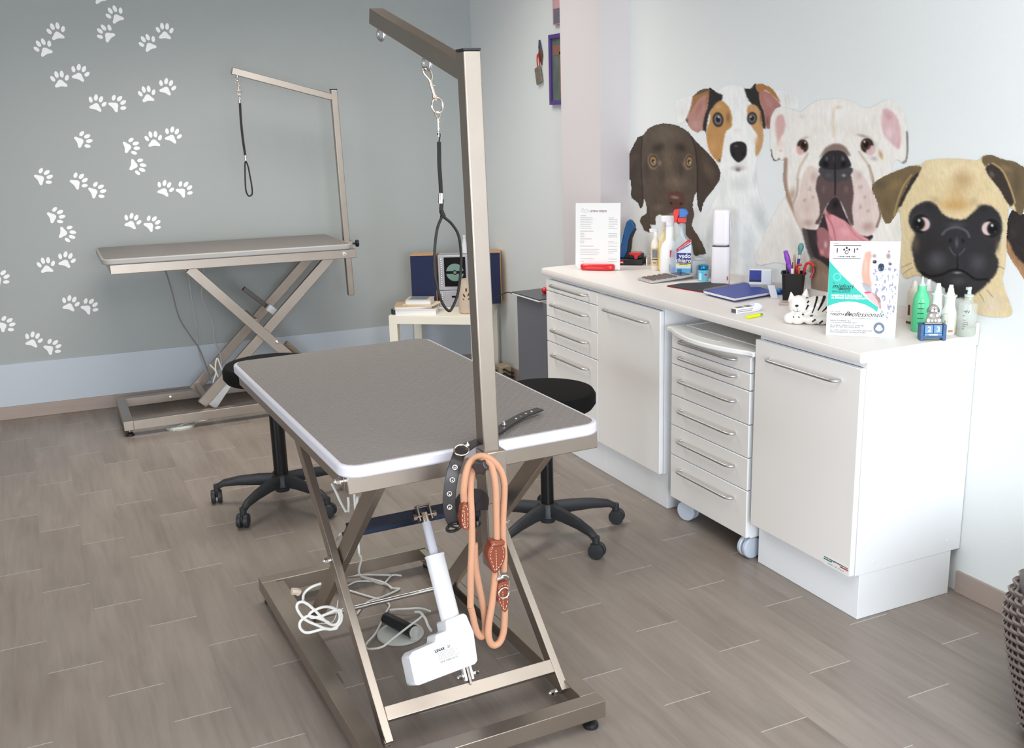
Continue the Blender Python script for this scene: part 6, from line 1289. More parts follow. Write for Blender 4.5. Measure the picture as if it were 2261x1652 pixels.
class Art:
    def __init__(s, x0, x1, y0, y1, step=1.5, ox=0, oy=0, sc=1.0):
        s.xs = np.arange(x0, x1, step); s.ys = np.arange(y0, y1, step); s.step = step; s.ox, s.oy, s.sc = ox, oy, sc
        s.X, s.Y = np.meshgrid(s.xs, s.ys); s.C = np.zeros(s.X.shape + (3,)); s.A = np.zeros(s.X.shape)
        s.N = vnoise(s.X * .55, s.Y * .55) - .5
    def cv(s, pts): return [(s.ox + x / s.sc, s.oy + y / s.sc) for x, y in pts]
    def sd(s, poly, m):
        """signed distance (inside positive) on masked cells"""
        X = s.X[m]; Y = s.Y[m]; P = np.array(poly); Q2 = np.roll(P, -1, 0); d = np.full(X.shape, 1e9); ins = np.zeros(X.shape, bool)
        for (ax_, ay), (bx_, by) in zip(P, Q2):
            ex, ey = bx_ - ax_, by - ay; L = ex * ex + ey * ey + 1e-9; t = np.clip(((X - ax_) * ex + (Y - ay) * ey) / L, 0, 1)
            d = np.minimum(d, (X - ax_ - t * ex) ** 2 + (Y - ay - t * ey) ** 2)
            c = ((ay > Y) != (by > Y)); ins ^= c & (X < ex * (Y - ay) / (by - ay + 1e-12) + ax_)
        d = np.sqrt(d); return np.where(ins, d, -d)
    def fill(s, pts, rgb, f=3, a=1.0, fur=1.5, sm=3, base=False, clip=True):
        P = s.cv(pts)
        f = f / s.sc if s.sc > 1 else f; fur = fur * .6
        if sm: P = [(q.x, q.y) for q in catmull([Vector((x, y, 0)) for x, y in P], True, sm)]
        x0 = min(p[0] for p in P) - f - 3; x1 = max(p[0] for p in P) + f + 3; y0 = min(p[1] for p in P) - f - 3; y1 = max(p[1] for p in P) + f + 3
        m = (s.X > x0) & (s.X < x1) & (s.Y > y0) & (s.Y < y1)
        if not m.any(): return
        d = s.sd(P, m) + s.N[m] * 2 * fur
        if base: s.A[m] = np.maximum(s.A[m], (d > 0)); w = (d > -2) * 1.0
        else: w = np.clip(d / max(f, .5) * .5 + .5, 0, 1); w = w * w * (3 - 2 * w) * a
        s.C[m] = s.C[m] * (1 - w[:, None]) + np.array(rgb, float) * w[:, None]
    def blob(s, x, y, rx, ry, rgb, a=1.0, h=0.0, rot=0, fur=0):
        cx = s.ox + x / s.sc; cy = s.oy + y / s.sc; rx /= s.sc; ry /= s.sc; c_, s_ = math.cos(R(rot)), math.sin(R(rot))
        u = ((s.X - cx) * c_ + (s.Y - cy) * s_) / rx; v = (-(s.X - cx) * s_ + (s.Y - cy) * c_) / ry; r = np.sqrt(u * u + v * v) + s.N * fur
        w = np.clip((1 - r) / (1 - h + 1e-3), 0, 1); w = w * w * (3 - 2 * w) * a
        s.C = s.C * (1 - w[..., None]) + np.array(rgb, float) * w[..., None]
    def line(s, pts, wd, rgb, a=1.0, f=1.0):
        wd /= s.sc; f = max(f / s.sc, .7); P = s.cv(pts); P = [(q.x, q.y) for q in catmull([Vector((x, y, 0)) for x, y in P], False, 5)]; P = np.array(P); d = np.full(s.X.shape, 1e9)
        for (ax_, ay), (bx_, by) in zip(P[:-1], P[1:]):
            ex, ey = bx_ - ax_, by - ay; L = ex * ex + ey * ey + 1e-9; t = np.clip(((s.X - ax_) * ex + (s.Y - ay) * ey) / L, 0, 1)
            d = np.minimum(d, (s.X - ax_ - t * ex) ** 2 + (s.Y - ay - t * ey) ** 2)
        w = np.clip((wd / 2 + f - np.sqrt(d)) / f, 0, 1) * a
        s.C = s.C * (1 - w[..., None]) + np.array(rgb, float) * w[..., None]
    def furs(s, amp, ang=80, fx=.55, fy=.10):
        c_, s_ = math.cos(R(ang)), math.sin(R(ang)); u = s.X * c_ + s.Y * s_; v = -s.X * s_ + s.Y * c_
        n = (vnoise(u * fy, v * fx) - .5) + .6 * (vnoise(u * fy * 2.3 + 31, v * fx * 1.9 + 11) - .5) + .5 * (vnoise(s.X * .05, s.Y * .05) - .5)
        s.C = s.C * (1 + amp * n[..., None])
    def eye(s, x, y, rx, ry, iris, rot=0, rim=(50, 40, 36), hl=(-.1, -.25), white=None, pr=.5, ir=.72):
        s.blob(x, y, rx, ry, rim, 1, .75, rot)
        if white: s.blob(x + white[0], y + white[1], rx * .72, ry * .72, white[2], .95, .75, rot)
        k = white[3] if white else (0, 0)
        s.blob(x + k[0], y + k[1], rx * ir, ry * ir, iris, 1, .7, rot); s.blob(x + k[0], y + k[1], rx * ir * pr, ry * ir * pr, (18, 16, 18), 1, .7, rot)
        s.blob(x + k[0] + hl[0] * rx, y + k[1] + hl[1] * ry, rx * .20, ry * .20, (226, 232, 240), .95, .3)
        s.blob(x + k[0] - hl[0] * rx * 2, y + k[1] + ry * .28, rx * .22, ry * .14, (150, 150, 156), .5, 0)
    def mesh(s, name, mapf, parent=None, gain=1.0):
        ny, nx = s.X.shape; h = s.step / 2
        GX, GY = np.meshgrid(np.append(s.xs - h, s.xs[-1] + h), np.append(s.ys - h, s.ys[-1] + h))
        P = mapf(GX, GY).reshape(-1, 3)
        on = s.A > .5; iy, ix = np.nonzero(on); W_ = nx + 1
        q = np.stack([iy * W_ + ix, (iy + 1) * W_ + ix, (iy + 1) * W_ + ix + 1, iy * W_ + ix + 1], 1)
        used = np.unique(q); remap = np.full(P.shape[0], -1); remap[used] = np.arange(len(used)); q = remap[q]; P = P[used]
        me = bpy.data.meshes.new(name); me.vertices.add(len(P)); me.vertices.foreach_set('co', P.ravel()); nf = len(q)
        me.loops.add(nf * 4); me.loops.foreach_set('vertex_index', q.ravel()); me.polygons.add(nf); me.polygons.foreach_set('loop_start', np.arange(0, nf * 4, 4)); me.polygons.foreach_set('loop_total', np.full(nf, 4))
        me.update(calc_edges=True); me.validate()
        # smooth per-vertex colour
        acc = np.zeros((len(P), 3)); cnt = np.zeros(len(P)); cf = s.C[iy, ix]
        for k in range(4): np.add.at(acc, q[:, k], cf); np.add.at(cnt, q[:, k], 1)
        cv_ = linA(np.clip(acc / cnt[:, None], 0, 255)) * gain; cv_ = np.clip(cv_, 0, 1)
        at = me.color_attributes.new('print', 'FLOAT_COLOR', 'POINT'); at.data.foreach_set('color', np.concatenate([cv_, np.ones((len(P), 1))], 1).ravel().astype(np.float32))
        me.materials.append(PRINT); return me
def wall_map(off):
    def f(X, Y):
        y, z = px_to_wall(X, Y); return np.stack([np.full(X.shape, D - off), y, z], -1)
    return f
def sticker(art, name, off, label, gain=1.05):
    me = art.mesh(name, wall_map(off)); o = link(name, me, smooth=False); return tag(o, label, 'wall sticker', 'dog stickers above the worktop')

# --- chocolate puppy
a = Art(1362, 1594, 270, 572, 1.4, 1350, 250, 4.467)
a.fill([(310, 222), (370, 150), (450, 112), (560, 102), (660, 125), (760, 185), (830, 270), (900, 340), (990, 430), (1050, 520), (1078, 590), (1062, 670), (1000, 760), (925, 850), (900, 920), (884, 976), (862, 940), (846, 860), (840, 770), (812, 850), (803, 930), (818, 1010), (792, 1105), (850, 1200), (905, 1300), (935, 1385), (870, 1395), (830, 1412), (800, 1350), (790, 1290), (735, 1240), (700, 1150), (640, 1075), (560, 1060), (524, 1075), (515, 1020), (470, 998), (432, 1040), (440, 1100), (380, 1095), (395, 1130), (385, 1172), (330, 1155), (300, 1100), (285, 1065), (300, 1020), (350, 985), (345, 900), (325, 850), (312, 905), (288, 940), (262, 880), (200, 830), (198, 720), (188, 655), (140, 665), (112, 738), (80, 680), (70, 605), (130, 490), (200, 360), (262, 240)], (86, 74, 64), base=True, sm=2, fur=1.2)
a.blob(560, 210, 230, 150, (108, 96, 82), .8); a.blob(560, 480, 90, 320, (104, 90, 76), .8); a.blob(640, 680, 170, 130, (112, 97, 82), .8)
a.fill([(310, 225), (262, 240), (200, 360), (130, 490), (70, 605), (112, 738), (200, 830), (288, 940), (318, 860), (300, 600), (300, 380)], (70, 58, 50), 6, .85)
a.blob(200, 480, 60, 150, (94, 78, 66), .7, 0, 25); a.line([(306, 240), (296, 400), (300, 600), (312, 840)], 5, (34, 28, 26), .85, 3)
a.fill([(820, 270), (900, 340), (1050, 520), (1078, 590), (1000, 760), (884, 976), (846, 860), (850, 600), (830, 400)], (70, 58, 50), 6, .9)
a.blob(960, 560, 80, 220, (96, 80, 68), .8, 0, -25); a.line([(790, 220), (835, 380), (852, 600), (846, 860)], 6, (36, 30, 27), .8, 4)
a.blob(460, 340, 110, 70, (50, 42, 36), .85, 0, -25); a.blob(690, 340, 90, 70, (50, 42, 36), .85, 0, 25); a.blob(350, 560, 50, 160, (62, 52, 45), .6); a.blob(500, 620, 60, 140, (60, 50, 43), .5); a.blob(690, 560, 50, 150, (62, 52, 45), .6)
for x, y, rx, ry, ro in ((412, 478, 60, 92, -8), (766, 482, 54, 92, 6)):
    a.blob(x, y, rx, ry, (158, 138, 126), .9, .55, ro); a.eye(x + 4, y - 4, rx * .78, ry * .76, (148, 118, 78), ro, (46, 36, 31), (.15, .1), ir=.80, pr=.42)
a.blob(480, 490, 30, 45, (150, 128, 118), .7); a.blob(715, 500, 22, 45, (150, 128, 118), .5)
a.blob(450, 860, 120, 160, (80, 68, 58), .8); a.blob(470, 930, 90, 60, (118, 102, 90), .55); a.blob(640, 960, 160, 90, (98, 84, 73), .6)
a.fill([(560, 800), (600, 775), (690, 780), (725, 830), (720, 900), (690, 940), (600, 935), (570, 890)], (92, 58, 50), 5, .95, .6)
a.blob(630, 830, 70, 26, (168, 150, 148), .75, 0, 8); a.blob(592, 888, 20, 16, (30, 20, 20), .95, .3); a.blob(690, 893, 22, 16, (30, 20, 20), .95, .3)
a.blob(640, 955, 45, 22, (64, 44, 40), .9); a.blob(585, 1020, 60, 50, (150, 128, 114), .85); a.blob(600, 992, 22, 8, (210, 200, 194), .8)
a.blob(360, 1000, 50, 110, (72, 62, 54), .6); a.line([(400, 900), (390, 1000), (400, 1080)], 3, (120, 108, 94), .5, 3); a.line([(360, 880), (350, 980), (370, 1070)], 3, (112, 100, 88), .5, 3)
a.blob(860, 1300, 40, 100, (96, 82, 68), .7, 0, -25); a.furs(.12, 78)
sticker(a, 'dog_sticker', .0016, 'chocolate brown puppy wall sticker with amber eyes, leftmost of the dogs')
# --- white and tan terrier
a = Art(1490, 1766, 182, 616, 1.6, 1480, 170, 3.671)
a.fill([(55, 190), (190, 150), (235, 110), (330, 88), (375, 125), (420, 85), (520, 63), (600, 90), (650, 92), (685, 55), (745, 55), (815, 85), (860, 108), (960, 120), (1030, 170), (1040, 260), (900, 245), (850, 262), (815, 330), (808, 418), (775, 418), (760, 480), (748, 560), (715, 640), (700, 700), (706, 860), (722, 960), (765, 1070), (812, 1180), (760, 1310), (715, 1470), (660, 1590), (560, 1625), (440, 1620), (300, 1500), (270, 1300), (300, 1130), (370, 980), (400, 860), (395, 700), (330, 640), (300, 560), (290, 460), (262, 430), (225, 450), (180, 430), (145, 390), (125, 350), (70, 380), (55, 280)], (242, 243, 241), base=True, sm=2, fur=1.2)
a.blob(100, 270, 70, 120, (232, 230, 227), 1); a.blob(950, 180, 110, 90, (229, 229, 225), 1); a.blob(560, 1250, 260, 420, (229, 233, 232), .9); a.blob(740, 1150, 90, 240, (196, 202, 202), .8, 0, -20); a.blob(330, 1250, 60, 240, (208, 214, 214), .7, 0, 12); a.blob(560, 870, 150, 90, (205, 209, 208), .6); a.blob(430, 900, 60, 200, (214, 218, 217), .6); a.blob(690, 820, 30, 130, (205, 209, 208), .7)
a.fill([(185, 150), (240, 105), (330, 92), (340, 200), (300, 340), (285, 450), (265, 430), (225, 450), (180, 430), (145, 390), (125, 350), (160, 270)], (184, 138, 128), 4, 1, 1)
a.blob(210, 390, 60, 60, (196, 156, 146), .8); a.blob(235, 250, 35, 100, (168, 108, 100), .7, 0, 25); a.blob(135, 355, 18, 30, (70, 62, 62), .9)
a.fill([(185, 150), (240, 105), (325, 92), (325, 135), (255, 160), (200, 230), (160, 290), (152, 285), (185, 205)], (160, 118, 72), 4, .95, 1); a.fill([(190, 150), (240, 108), (322, 95), (300, 115), (230, 140)], (92, 82, 74), 4, .9, 1)
a.blob(298, 180, 22, 90, (164, 112, 72), .8, 0, 8)
a.fill([(318, 98), (345, 88), (375, 125), (425, 150), (410, 200), (370, 240), (330, 270), (305, 340), (290, 455), (268, 430), (275, 330), (308, 230)], (48, 44, 44), 5, 1, 2)
a.fill([(330, 275), (400, 192), (460, 222), (496, 295), (500, 400), (455, 440), (432, 540), (405, 692), (340, 640), (300, 540), (296, 440), (320, 350)], (192, 144, 90), 6, 1, 2)
a.blob(470, 330, 30, 80, (120, 92, 68), .7); a.blob(390, 240, 50, 40, (214, 172, 118), .7); a.blob(350, 560, 40, 90, (206, 162, 112), .6); a.blob(402, 675, 12, 22, (50, 44, 42), .8)
a.fill([(603, 95), (655, 92), (688, 55), (722, 110), (728, 200), (762, 290), (776, 412), (742, 400), (722, 290), (670, 230), (632, 180)], (48, 44, 44), 5, 1, 2)
a.fill([(724, 110), (790, 120), (850, 170), (898, 235), (850, 260), (815, 330), (808, 418), (776, 405), (762, 290), (728, 200)], (176, 124, 118), 4, 1, 1); a.blob(800, 210, 40, 80, (194, 146, 140), .7, 0, -30); a.blob(790, 360, 24, 70, (120, 78, 66), .7)
a.fill([(695, 65), (745, 55), (815, 85), (860, 140), (892, 205), (842, 160), (770, 105), (722, 125), (700, 105)], (172, 122, 74), 4, 1, 1); a.blob(745, 170, 14, 90, (176, 120, 78), .8, 0, -10)
a.fill([(626, 240), (682, 222), (732, 275), (748, 380), (757, 480), (745, 560), (700, 645), (690, 560), (708, 480), (662, 405), (630, 340)], (200, 156, 108), 6, 1, 2); a.blob(700, 520, 30, 60, (214, 176, 134), .7); a.blob(735, 330, 16, 70, (110, 84, 62), .7)
a.eye(388, 346, 50, 68, (112, 108, 108), -6, (42, 38, 40), (.12, -.3), ir=.76, pr=.5); a.eye(664, 335, 46, 58, (108, 104, 106), 6, (42, 38, 40), (-.2, -.2), ir=.76, pr=.5)
a.blob(540, 430, 50, 30, (240, 226, 220), .7); a.blob(560, 690, 90, 90, (226, 224, 222), .6)
a.fill([(485, 560), (505, 535), (555, 522), (605, 535), (622, 575), (615, 640), (580, 680), (550, 692), (515, 665), (490, 620)], (40, 37, 39), 4, 1, .5)
a.blob(535, 560, 28, 12, (120, 118, 122), .8); a.blob(512, 625, 16, 20, (16, 14, 16), .9); a.blob(590, 625, 16, 20, (16, 14, 16), .9); a.blob(550, 740, 90, 36, (176, 164, 166), .8); a.blob(550, 752, 34, 26, (108, 98, 102), .8)
a.furs(.05, 82, .5, .07)
sticker(a, 'dog_sticker', .0010, 'white terrier wall sticker with tan and black eye patches')
# --- white bulldog, tongue out
a = Art(1664, 2014, 214, 652, 1.7, 1680, 200, 4.588)
a.fill([(100, 380), (105, 290), (150, 200), (200, 165), (290, 180), (400, 220), (450, 190), (520, 130), (620, 95), (750, 85), (860, 90), (940, 115), (1030, 165), (1080, 180), (1160, 150), (1260, 100), (1330, 100), (1400, 150), (1460, 240), (1490, 380), (1498, 600), (1480, 720), (1440, 740), (1400, 700), (1350, 720), (1335, 850), (1380, 1150), (1440, 1400), (1440, 1700), (900, 1900), (750, 2040), (520, 2040), (520, 1850), (360, 1780), (150, 1740), (0, 1770), (-60, 1700), (20, 1500), (100, 1330), (200, 1150), (260, 1060), (225, 900), (240, 720), (190, 700), (160, 718), (125, 700), (105, 600)], (240, 235, 228), base=True, sm=2, fur=1.2)
a.blob(750, 200, 330, 160, (248, 244, 240), .8); a.blob(120, 1450, 200, 330, (232, 228, 220), .8); a.blob(330, 1500, 90, 330, (222, 214, 204), .7, 0, -12); a.blob(1400, 1300, 90, 420, (232, 230, 220), .9)
a.fill([(170, 260), (225, 245), (252, 330), (238, 420), (205, 480), (180, 560), (160, 430), (150, 340)], (214, 172, 168), 14, .95); a.blob(205, 540, 50, 80, (240, 216, 208), .9); a.blob(205, 610, 30, 20, (196, 150, 140), .5); a.line([(106, 600), (122, 680), (160, 716), (190, 690)], 10, (96, 94, 92), .9, 6)
a.fill([(1245, 190), (1320, 200), (1400, 300), (1425, 480), (1405, 590), (1330, 540), (1242, 430), (1225, 300)], (222, 184, 186), 16, .95); a.blob(1300, 260, 50, 70, (200, 150, 154), .7, 0, -25); a.blob(1310, 420, 80, 100, (238, 214, 216), .7); a.blob(1395, 540, 26, 60, (214, 160, 162), .6); a.line([(1485, 420), (1490, 600), (1478, 700), (1445, 732)], 14, (120, 116, 112), .8, 8); a.blob(1150, 300, 60, 130, (226, 214, 204), .6); a.blob(420, 260, 60, 40, (214, 208, 202), .6)
a.blob(790, 170, 60, 30, (226, 200, 170), .8); a.line([(740, 190), (735, 300), (745, 460)], 16, (226, 206, 182), .6, 18); a.blob(560, 400, 130, 80, (234, 222, 212), .6); a.blob(940, 400, 130, 80, (234, 222, 212), .6)
a.line([(255, 700), (250, 900), (275, 1060), (360, 1260), (440, 1420), (560, 1640)], 20, (150, 118, 98), .8, 22); a.blob(320, 1050, 60, 110, (176, 140, 118), .7, 0, 15)
a.fill([(500, 760), (430, 860), (400, 1000), (380, 1100), (330, 1150), (360, 1300), (430, 1412), (540, 1405), (590, 1300), (592, 1080), (570, 950), (600, 830)], (226, 206, 196), 12, .9); a.blob(540, 880, 60, 90, (190, 170, 164), .7); a.blob(480, 1180, 90, 160, (214, 190, 180), .7); a.blob(480, 1340, 80, 60, (178, 146, 136), .7); a.line([(380, 900), (370, 1040), (330, 1140)], 10, (176, 150, 134), .7, 12); a.line([(480, 640), (400, 780), (370, 900)], 10, (206, 186, 170), .8, 14)
a.fill([(930, 790), (1040, 860), (1100, 960), (1150, 1060), (1215, 1200), (1180, 1390), (1090, 1475), (980, 1440), (900, 1310), (930, 1100), (945, 950)], (226, 204, 198), 12, .9); a.blob(1000, 860, 60, 80, (196, 178, 172), .7); a.blob(1060, 1150, 90, 180, (220, 198, 190), .7); a.blob(1090, 1380, 100, 80, (184, 150, 142), .8); a.line([(1100, 760), (1140, 900), (1150, 1040)], 12, (150, 122, 106), .8, 12); a.line([(1000, 620), (1090, 760), (1130, 900)], 10, (206, 186, 170), .8, 14); a.line([(1200, 1160), (1216, 1260), (1180, 1380)], 12, (110, 84, 76), .8, 10); a.blob(1235, 1150, 40, 140, (190, 170, 158), .6)
for x, y in ((500, 1000), (450, 1110), (530, 1080), (1010, 980), (1060, 1080), (1010, 1180), (1090, 1220)): a.blob(x, y, 26, 34, (150, 136, 132), .5, 0, 30, 1)
a.fill([(600, 680), (650, 590), (720, 545), (790, 538), (860, 570), (910, 650), (880, 660), (760, 610), (640, 650)], (134, 112, 102), 14, .95)
a.fill([(600, 850), (560, 980), (588, 1100), (600, 1250), (555, 1340), (598, 1345), (655, 1200), (700, 1125), (755, 1076), (810, 1122), (862, 1232), (900, 1330), (945, 1362), (928, 1200), (945, 1050), (928, 900), (890, 850), (755, 880)], (98, 78, 78), 7, 1)
a.fill([(600, 780), (910, 775), (920, 850), (870, 910), (760, 930), (650, 905)], (74, 70, 74), 8, 1); a.blob(845, 860, 34, 26, (176, 180, 186), .8); a.blob(690, 860, 50, 30, (100, 98, 104), .6)
a.fill([(590, 750), (618, 680), (680, 620), (760, 604), (840, 620), (890, 680), (920, 760), (880, 782), (800, 800), (700, 800), (630, 785)], (46, 44, 47), 4, 1, .5)
a.blob(660, 745, 46, 56, (16, 15, 17), .95, .2, -20); a.blob(842, 745, 42, 56, (16, 15, 17), .95, .2, 20); a.blob(672, 690, 22, 40, (116, 114, 120), .8, 0, 10); a.blob(836, 690, 24, 40, (120, 118, 124), .8, 0, -14); a.blob(752, 690, 26, 70, (98, 96, 102), .7); a.line([(755, 640), (757, 900), (756, 1060)], 7, (24, 20, 22), .9, 5)
a.blob(640, 1000, 30, 60, (140, 112, 112), .5); a.blob(870, 1000, 40, 60, (140, 108, 108), .6)
a.fill([(755, 1076), (700, 1125), (652, 1222), (600, 1352), (565, 1412), (432, 1405), (470, 1500), (500, 1640), (560, 1760), (700, 1800), (1100, 1530), (1130, 1460), (1080, 1478), (980, 1444), (900, 1334), (850, 1234), (800, 1112)], (56, 46, 49), 4, 1, .6); a.blob(760, 1150, 60, 80, (24, 20, 22), .9)
a.fill([(655, 1195), (690, 1250), (730, 1255), (800, 1290), (870, 1330), (1000, 1450), (1110, 1520), (1100, 1600), (720, 1700), (700, 1560), (685, 1400), (655, 1280)], (228, 158, 164), 6, 1, .5); a.blob(690, 1250, 40, 60, (170, 84, 84), .6); a.line([(670, 1260), (740, 1400), (770, 1600)], 8, (176, 104, 112), .7, 8); a.blob(850, 1430, 90, 60, (240, 182, 188), .8, 0, 35); a.line([(870, 1340), (960, 1460), (1060, 1530)], 8, (190, 118, 126), .6, 8)
a.fill([(580, 1400), (640, 1390), (690, 1440), (740, 1560), (700, 1700), (610, 1650), (570, 1520)], (196, 128, 132), 8, .8); a.blob(620, 1640, 40, 60, (232, 150, 156), .9); a.blob(660, 1560, 26, 60, (238, 226, 222), .7); a.blob(560, 1500, 40, 70, (70, 56, 58), .7)
a.fill([(420, 1410), (470, 1420), (500, 1560), (560, 1700), (700, 1790), (700, 1860), (560, 1800), (480, 1640)], (90, 84, 82), 8, .9, 2); a.fill([(500, 1720), (560, 1700), (690, 1800), (740, 2040), (520, 2040), (500, 1860)], (150, 124, 104), 10, .9, 3)
a.blob(425, 565, 84, 92, (150, 126, 114), .7); a.eye(428, 562, 62, 76, (76, 50, 34), -12, (46, 34, 32), (.25, -.3), white=(-26, 44, (224, 180, 178), (10, -12)), ir=.82, pr=.55)
a.blob(1095, 560, 110, 100, (120, 104, 98), .7); a.eye(1080, 556, 72, 84, (78, 52, 34), 10, (44, 36, 35), (-.2, -.3), white=(36, 50, (226, 190, 192), (-10, -12)), ir=.84, pr=.55); a.blob(1220, 650, 34, 80, (190, 140, 86), .8, 0, -20); a.blob(1150, 690, 60, 40, (168, 152, 146), .6, 0, 20); a.blob(1040, 460, 110, 26, (150, 134, 124), .7, 0, 14); a.blob(450, 480, 70, 22, (170, 152, 140), .6, 0, -14)
a.furs(.05, 85, .42, .07)
sticker(a, 'dog_sticker', .0022, 'large white bulldog wall sticker with its pink tongue hanging out')
# --- fawn pug
a = Art(1924, 2263, 338, 712, 1.7, 1900, 330, 3.842)
a.fill([(105, 300), (200, 230), (330, 175), (430, 140), (520, 130), (560, 100), (650, 82), (850, 78), (1000, 95), (1040, 58), (1120, 45), (1200, 80), (1400, 155), (1400, 450), (1370, 560), (1330, 530), (1290, 500), (1268, 480), (1252, 580), (1246, 750), (1242, 850), (1232, 1000), (1205, 1100), (1240, 1220), (1290, 1370), (1240, 1420), (1050, 1410), (970, 1370), (945, 1290), (860, 1262), (735, 1245), (722, 1180), (640, 1125), (540, 1080), (470, 1068), (400, 1095), (355, 1050), (350, 900), (355, 750), (350, 600), (342, 515), (300, 560), (262, 620), (225, 630), (195, 590), (170, 500), (120, 380)], (226, 205, 162), base=True, sm=2, fur=1.3)
a.blob(800, 180, 380, 130, (236, 220, 184), .7); a.blob(870, 250, 150, 130, (190, 156, 112), .75); a.blob(810, 470, 220, 90, (204, 160, 100), .9); a.blob(820, 380, 120, 120, (206, 170, 116), .6); a.blob(1150, 330, 70, 150, (232, 214, 176), .6); a.blob(1215, 720, 40, 260, (226, 212, 180), .8); a.blob(390, 800, 50, 260, (222, 208, 172), .7); a.blob(1120, 1320, 160, 140, (220, 204, 184), .8)
a.fill([(105, 300), (200, 230), (330, 175), (430, 140), (522, 148), (500, 200), (440, 250), (390, 330), (345, 460), (300, 560), (262, 622), (225, 632), (195, 590), (170, 500), (120, 380)], (118, 100, 72), 5, 1, 2); a.blob(180, 300, 80, 60, (92, 82, 68), .7); a.blob(300, 300, 120, 60, (142, 118, 80), .7, 0, -35); a.blob(230, 480, 60, 90, (104, 88, 64), .7)
a.fill([(512, 185), (440, 245), (370, 375), (328, 480), (352, 478), (400, 380), (465, 270)], (44, 40, 38), 5, .95, 2); a.line([(440, 215), (370, 310), (320, 440), (290, 560)], 8, (188, 158, 108), .8, 5)
a.fill([(1035, 70), (1120, 45), (1200, 80), (1400, 155), (1400, 450), (1370, 560), (1330, 530), (1300, 420), (1260, 300), (1200, 180), (1120, 115), (1060, 140)], (112, 96, 72), 5, 1, 2); a.blob(1330, 300, 60, 180, (90, 78, 62), .7); a.blob(1240, 160, 90, 40, (150, 128, 92), .7, 0, 30)
a.fill([(1068, 150), (1130, 122), (1210, 192), (1270, 322), (1308, 440), (1272, 478), (1185, 340), (1090, 215)], (62, 54, 50), 5, 1, 2); a.blob(1120, 210, 30, 50, (120, 112, 108), .7, 0, -30); a.line([(1130, 118), (1210, 180), (1272, 310), (1318, 450)], 9, (192, 162, 112), .9, 5)
a.fill([(415, 580), (440, 510), (500, 460), (580, 440), (650, 470), (705, 550), (800, 590), (900, 585), (985, 510), (1050, 470), (1130, 490), (1195, 570), (1208, 680), (1180, 800), (1150, 880), (1178, 960), (1150, 1060), (1060, 1160), (965, 1235), (850, 1262), (735, 1215), (640, 1130), (540, 1080), (480, 1010), (450, 900), (440, 820), (470, 720), (430, 660)], (52, 50, 52), 12, 1, 3)
a.blob(470, 800, 60, 120, (120, 106, 84), .6); a.blob(1170, 820, 40, 100, (120, 106, 84), .5); a.blob(640, 430, 70, 60, (198, 174, 138), .85, 0, 25); a.blob(960, 440, 60, 60, (198, 174, 138), .85, 0, -25); a.blob(590, 480, 60, 50, (44, 42, 44), .9); a.blob(1040, 500, 70, 50, (44, 42, 44), .9, 0, 20)
a.blob(515, 625, 110, 112, (84, 88, 100), .9, .3); a.blob(1115, 668, 106, 112, (84, 88, 100), .9, .3)
a.eye(518, 630, 88, 92, (44, 38, 36), 0, (26, 24, 26), (.05, -.3), white=(22, 4, (232, 206, 204), (-20, 0)), ir=.72, pr=.7); a.eye(1115, 668, 86, 92, (44, 38, 36), 0, (26, 24, 26), (-.1, -.3), white=(-26, 2, (234, 208, 206), (16, 4)), ir=.72, pr=.7)
a.blob(650, 940, 130, 120, (96, 95, 104), .75); a.blob(1000, 960, 120, 120, (86, 85, 92), .7); a.blob(820, 640, 130, 40, (76, 75, 80), .8); a.line([(700, 720), (740, 680), (820, 660), (900, 690), (930, 740)], 10, (108, 108, 112), .7, 10)
a.fill([(745, 760), (760, 705), (820, 685), (880, 700), (900, 760), (885, 820), (830, 885), (765, 820)], (52, 50, 55), 6, 1, .6); a.blob(768, 772, 18, 30, (14, 13, 15), .95); a.blob(876, 775, 18, 30, (14, 13, 15), .95); a.blob(822, 790, 24, 70, (104, 104, 110), .8); a.line([(760, 830), (790, 880), (828, 900), (870, 870), (890, 840)], 6, (96, 96, 100), .8, 5)
a.line([(828, 890), (828, 980), (826, 1020)], 6, (20, 18, 20), .9, 4); a.line([(520, 1040), (600, 1075), (700, 1060), (760, 1030), (826, 1018), (900, 1045), (980, 1100), (1080, 1100)], 10, (18, 17, 19), .95, 7); a.blob(828, 1046, 60, 14, (176, 176, 180), .8); a.blob(830, 1120, 110, 60, (84, 84, 88), .7)
for p in ([(440, 962), (400, 980), (345, 1005)], [(450, 1000), (400, 1030), (355, 1068)], [(1075, 1190), (1110, 1230), (1130, 1250)], [(1010, 1220), (1040, 1260), (1052, 1290)], [(1180, 990), (1235, 1015), (1290, 1030)]): a.line(p, 1.2, (70, 66, 62), .8, .8)
a.furs(.07, 75, .5, .12)
sticker(a, 'dog_sticker', .0030, 'fawn pug puppy wall sticker with a black face and bulging eyes, above the product bottles')
# --- black and tan dog at the right edge
a = Art(2220, 2300, 455, 640, 1.7, 1900, 330, 3.842)
a.fill([(1290, 515), (1400, 560), (1480, 640), (1500, 1150), (1400, 1115), (1340, 1020), (1270, 920), (1240, 840), (1234, 720), (1250, 610)], (50, 45, 45), base=True, sm=2, fur=1.2)
a.fill([(1238, 760), (1270, 800), (1310, 890), (1387, 970), (1500, 1040), (1500, 1160), (1400, 1120), (1330, 1020), (1260, 920), (1238, 840)], (168, 128, 92), 10, 1, 2.5); a.blob(1300, 700, 60, 80, (68, 61, 58), .6); a.furs(.2, 60)
sticker(a, 'dog_sticker', .0004 + .0004, 'black and tan dog wall sticker cut off at the right edge of the photo')
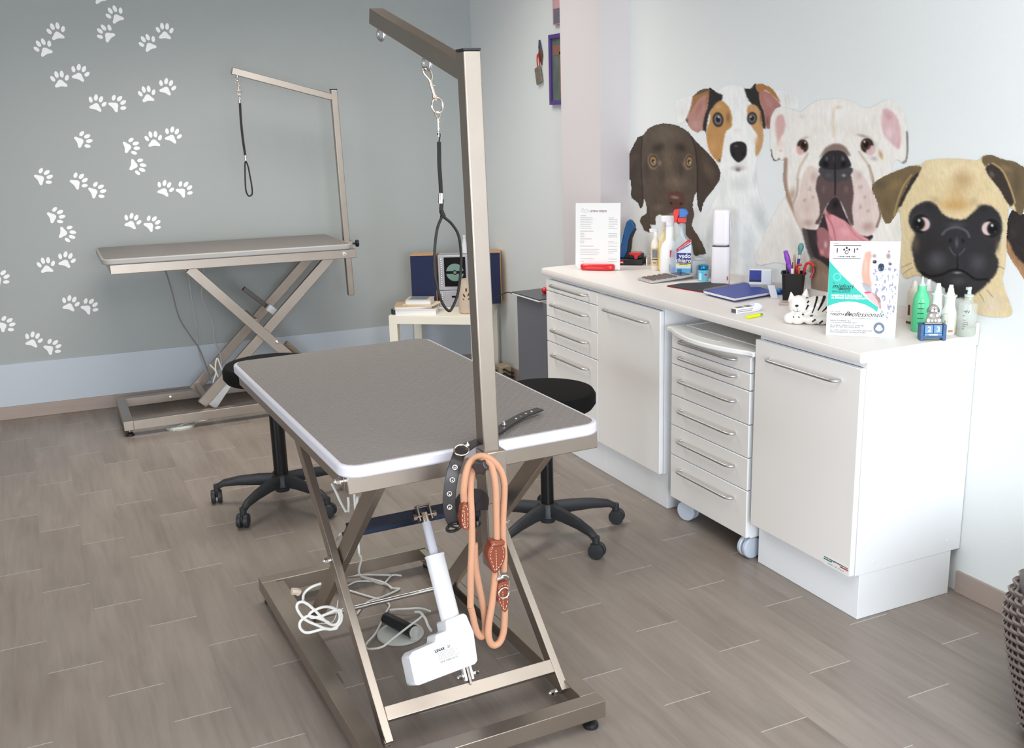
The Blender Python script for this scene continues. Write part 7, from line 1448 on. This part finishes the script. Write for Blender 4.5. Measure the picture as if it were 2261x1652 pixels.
# --- printed long-haired dog on the counter sign
a = Art(600, 1215, 175, 1300, 6.0)
a.fill([(700, 240), (760, 210), (850, 205), (1000, 215), (1080, 215), (1120, 290), (1160, 420), (1190, 600), (1170, 900), (1110, 1290), (1000, 1200), (930, 1110), (880, 980), (790, 860), (700, 830), (650, 740), (625, 640), (650, 400), (670, 300)], (238, 238, 242), base=True, sm=2, fur=8)
a.fill([(690, 250), (770, 225), (790, 300), (770, 420), (770, 600), (800, 760), (700, 760), (640, 640), (640, 450), (670, 320)], (206, 160, 142), 24, 1, 6); a.blob(700, 450, 40, 200, (226, 188, 170), .7); a.blob(830, 300, 60, 60, (112, 88, 80), .7); a.blob(1040, 300, 70, 90, (122, 100, 92), .8); a.blob(920, 280, 40, 90, (246, 242, 240), .9); a.blob(1060, 400, 70, 60, (120, 108, 110), .5)
a.blob(835, 388, 42, 36, (34, 34, 48), 1, .5); a.blob(828, 380, 12, 12, (220, 220, 230), .9); a.blob(1070, 420, 34, 26, (70, 68, 84), .9, .4); a.fill([(890, 440), (930, 410), (975, 430), (975, 500), (930, 545), (895, 525)], (40, 60, 80), 8, 1, 2); a.blob(850, 560, 40, 26, (120, 100, 100), .5); a.blob(800, 520, 40, 80, (246, 244, 244), .9)
for x_, y_ in ((790, 232), (850, 220), (840, 245), (1050, 230), (880, 235)): a.blob(x_, y_, 26, 20, (236, 196, 196) if x_ < 900 else (150, 90, 100), .9, .3)
_f = vnoise(a.X * .045, a.Y * .03); _m = (a.Y > 470) & (a.X > 800 + (a.Y - 470) * .1); a.C = np.where((_m & (_f > .66))[..., None], np.array((150, 150, 172.)), a.C); a.C = np.where((_m & (_f < .2))[..., None], np.array((206, 208, 220.)), a.C)
a.fill([(640, 700), (780, 760), (800, 850), (720, 850), (640, 800)], (150, 156, 166), 20, .8, 8)
def sign_map(X, Y):
    lx = 152 - 60 * (Y - 78) / 1452; rx = 1222 - 62 * (Y - 85) / 1467
    u = ((X - lx) / (rx - lx) - .5) * SW; v = (1 - (Y - 80) / 1456) * SH; c_, s_ = math.cos(R(-3)), math.sin(R(-3))
    return np.stack([u, -.0009 * c_ - v * s_, -.0009 * s_ * 1 + v * c_], -1)
me = a.mesh('printed_dog', sign_map); o = bpy.data.objects.new('printed_dog', me); col.objects.link(o); o.parent = pan
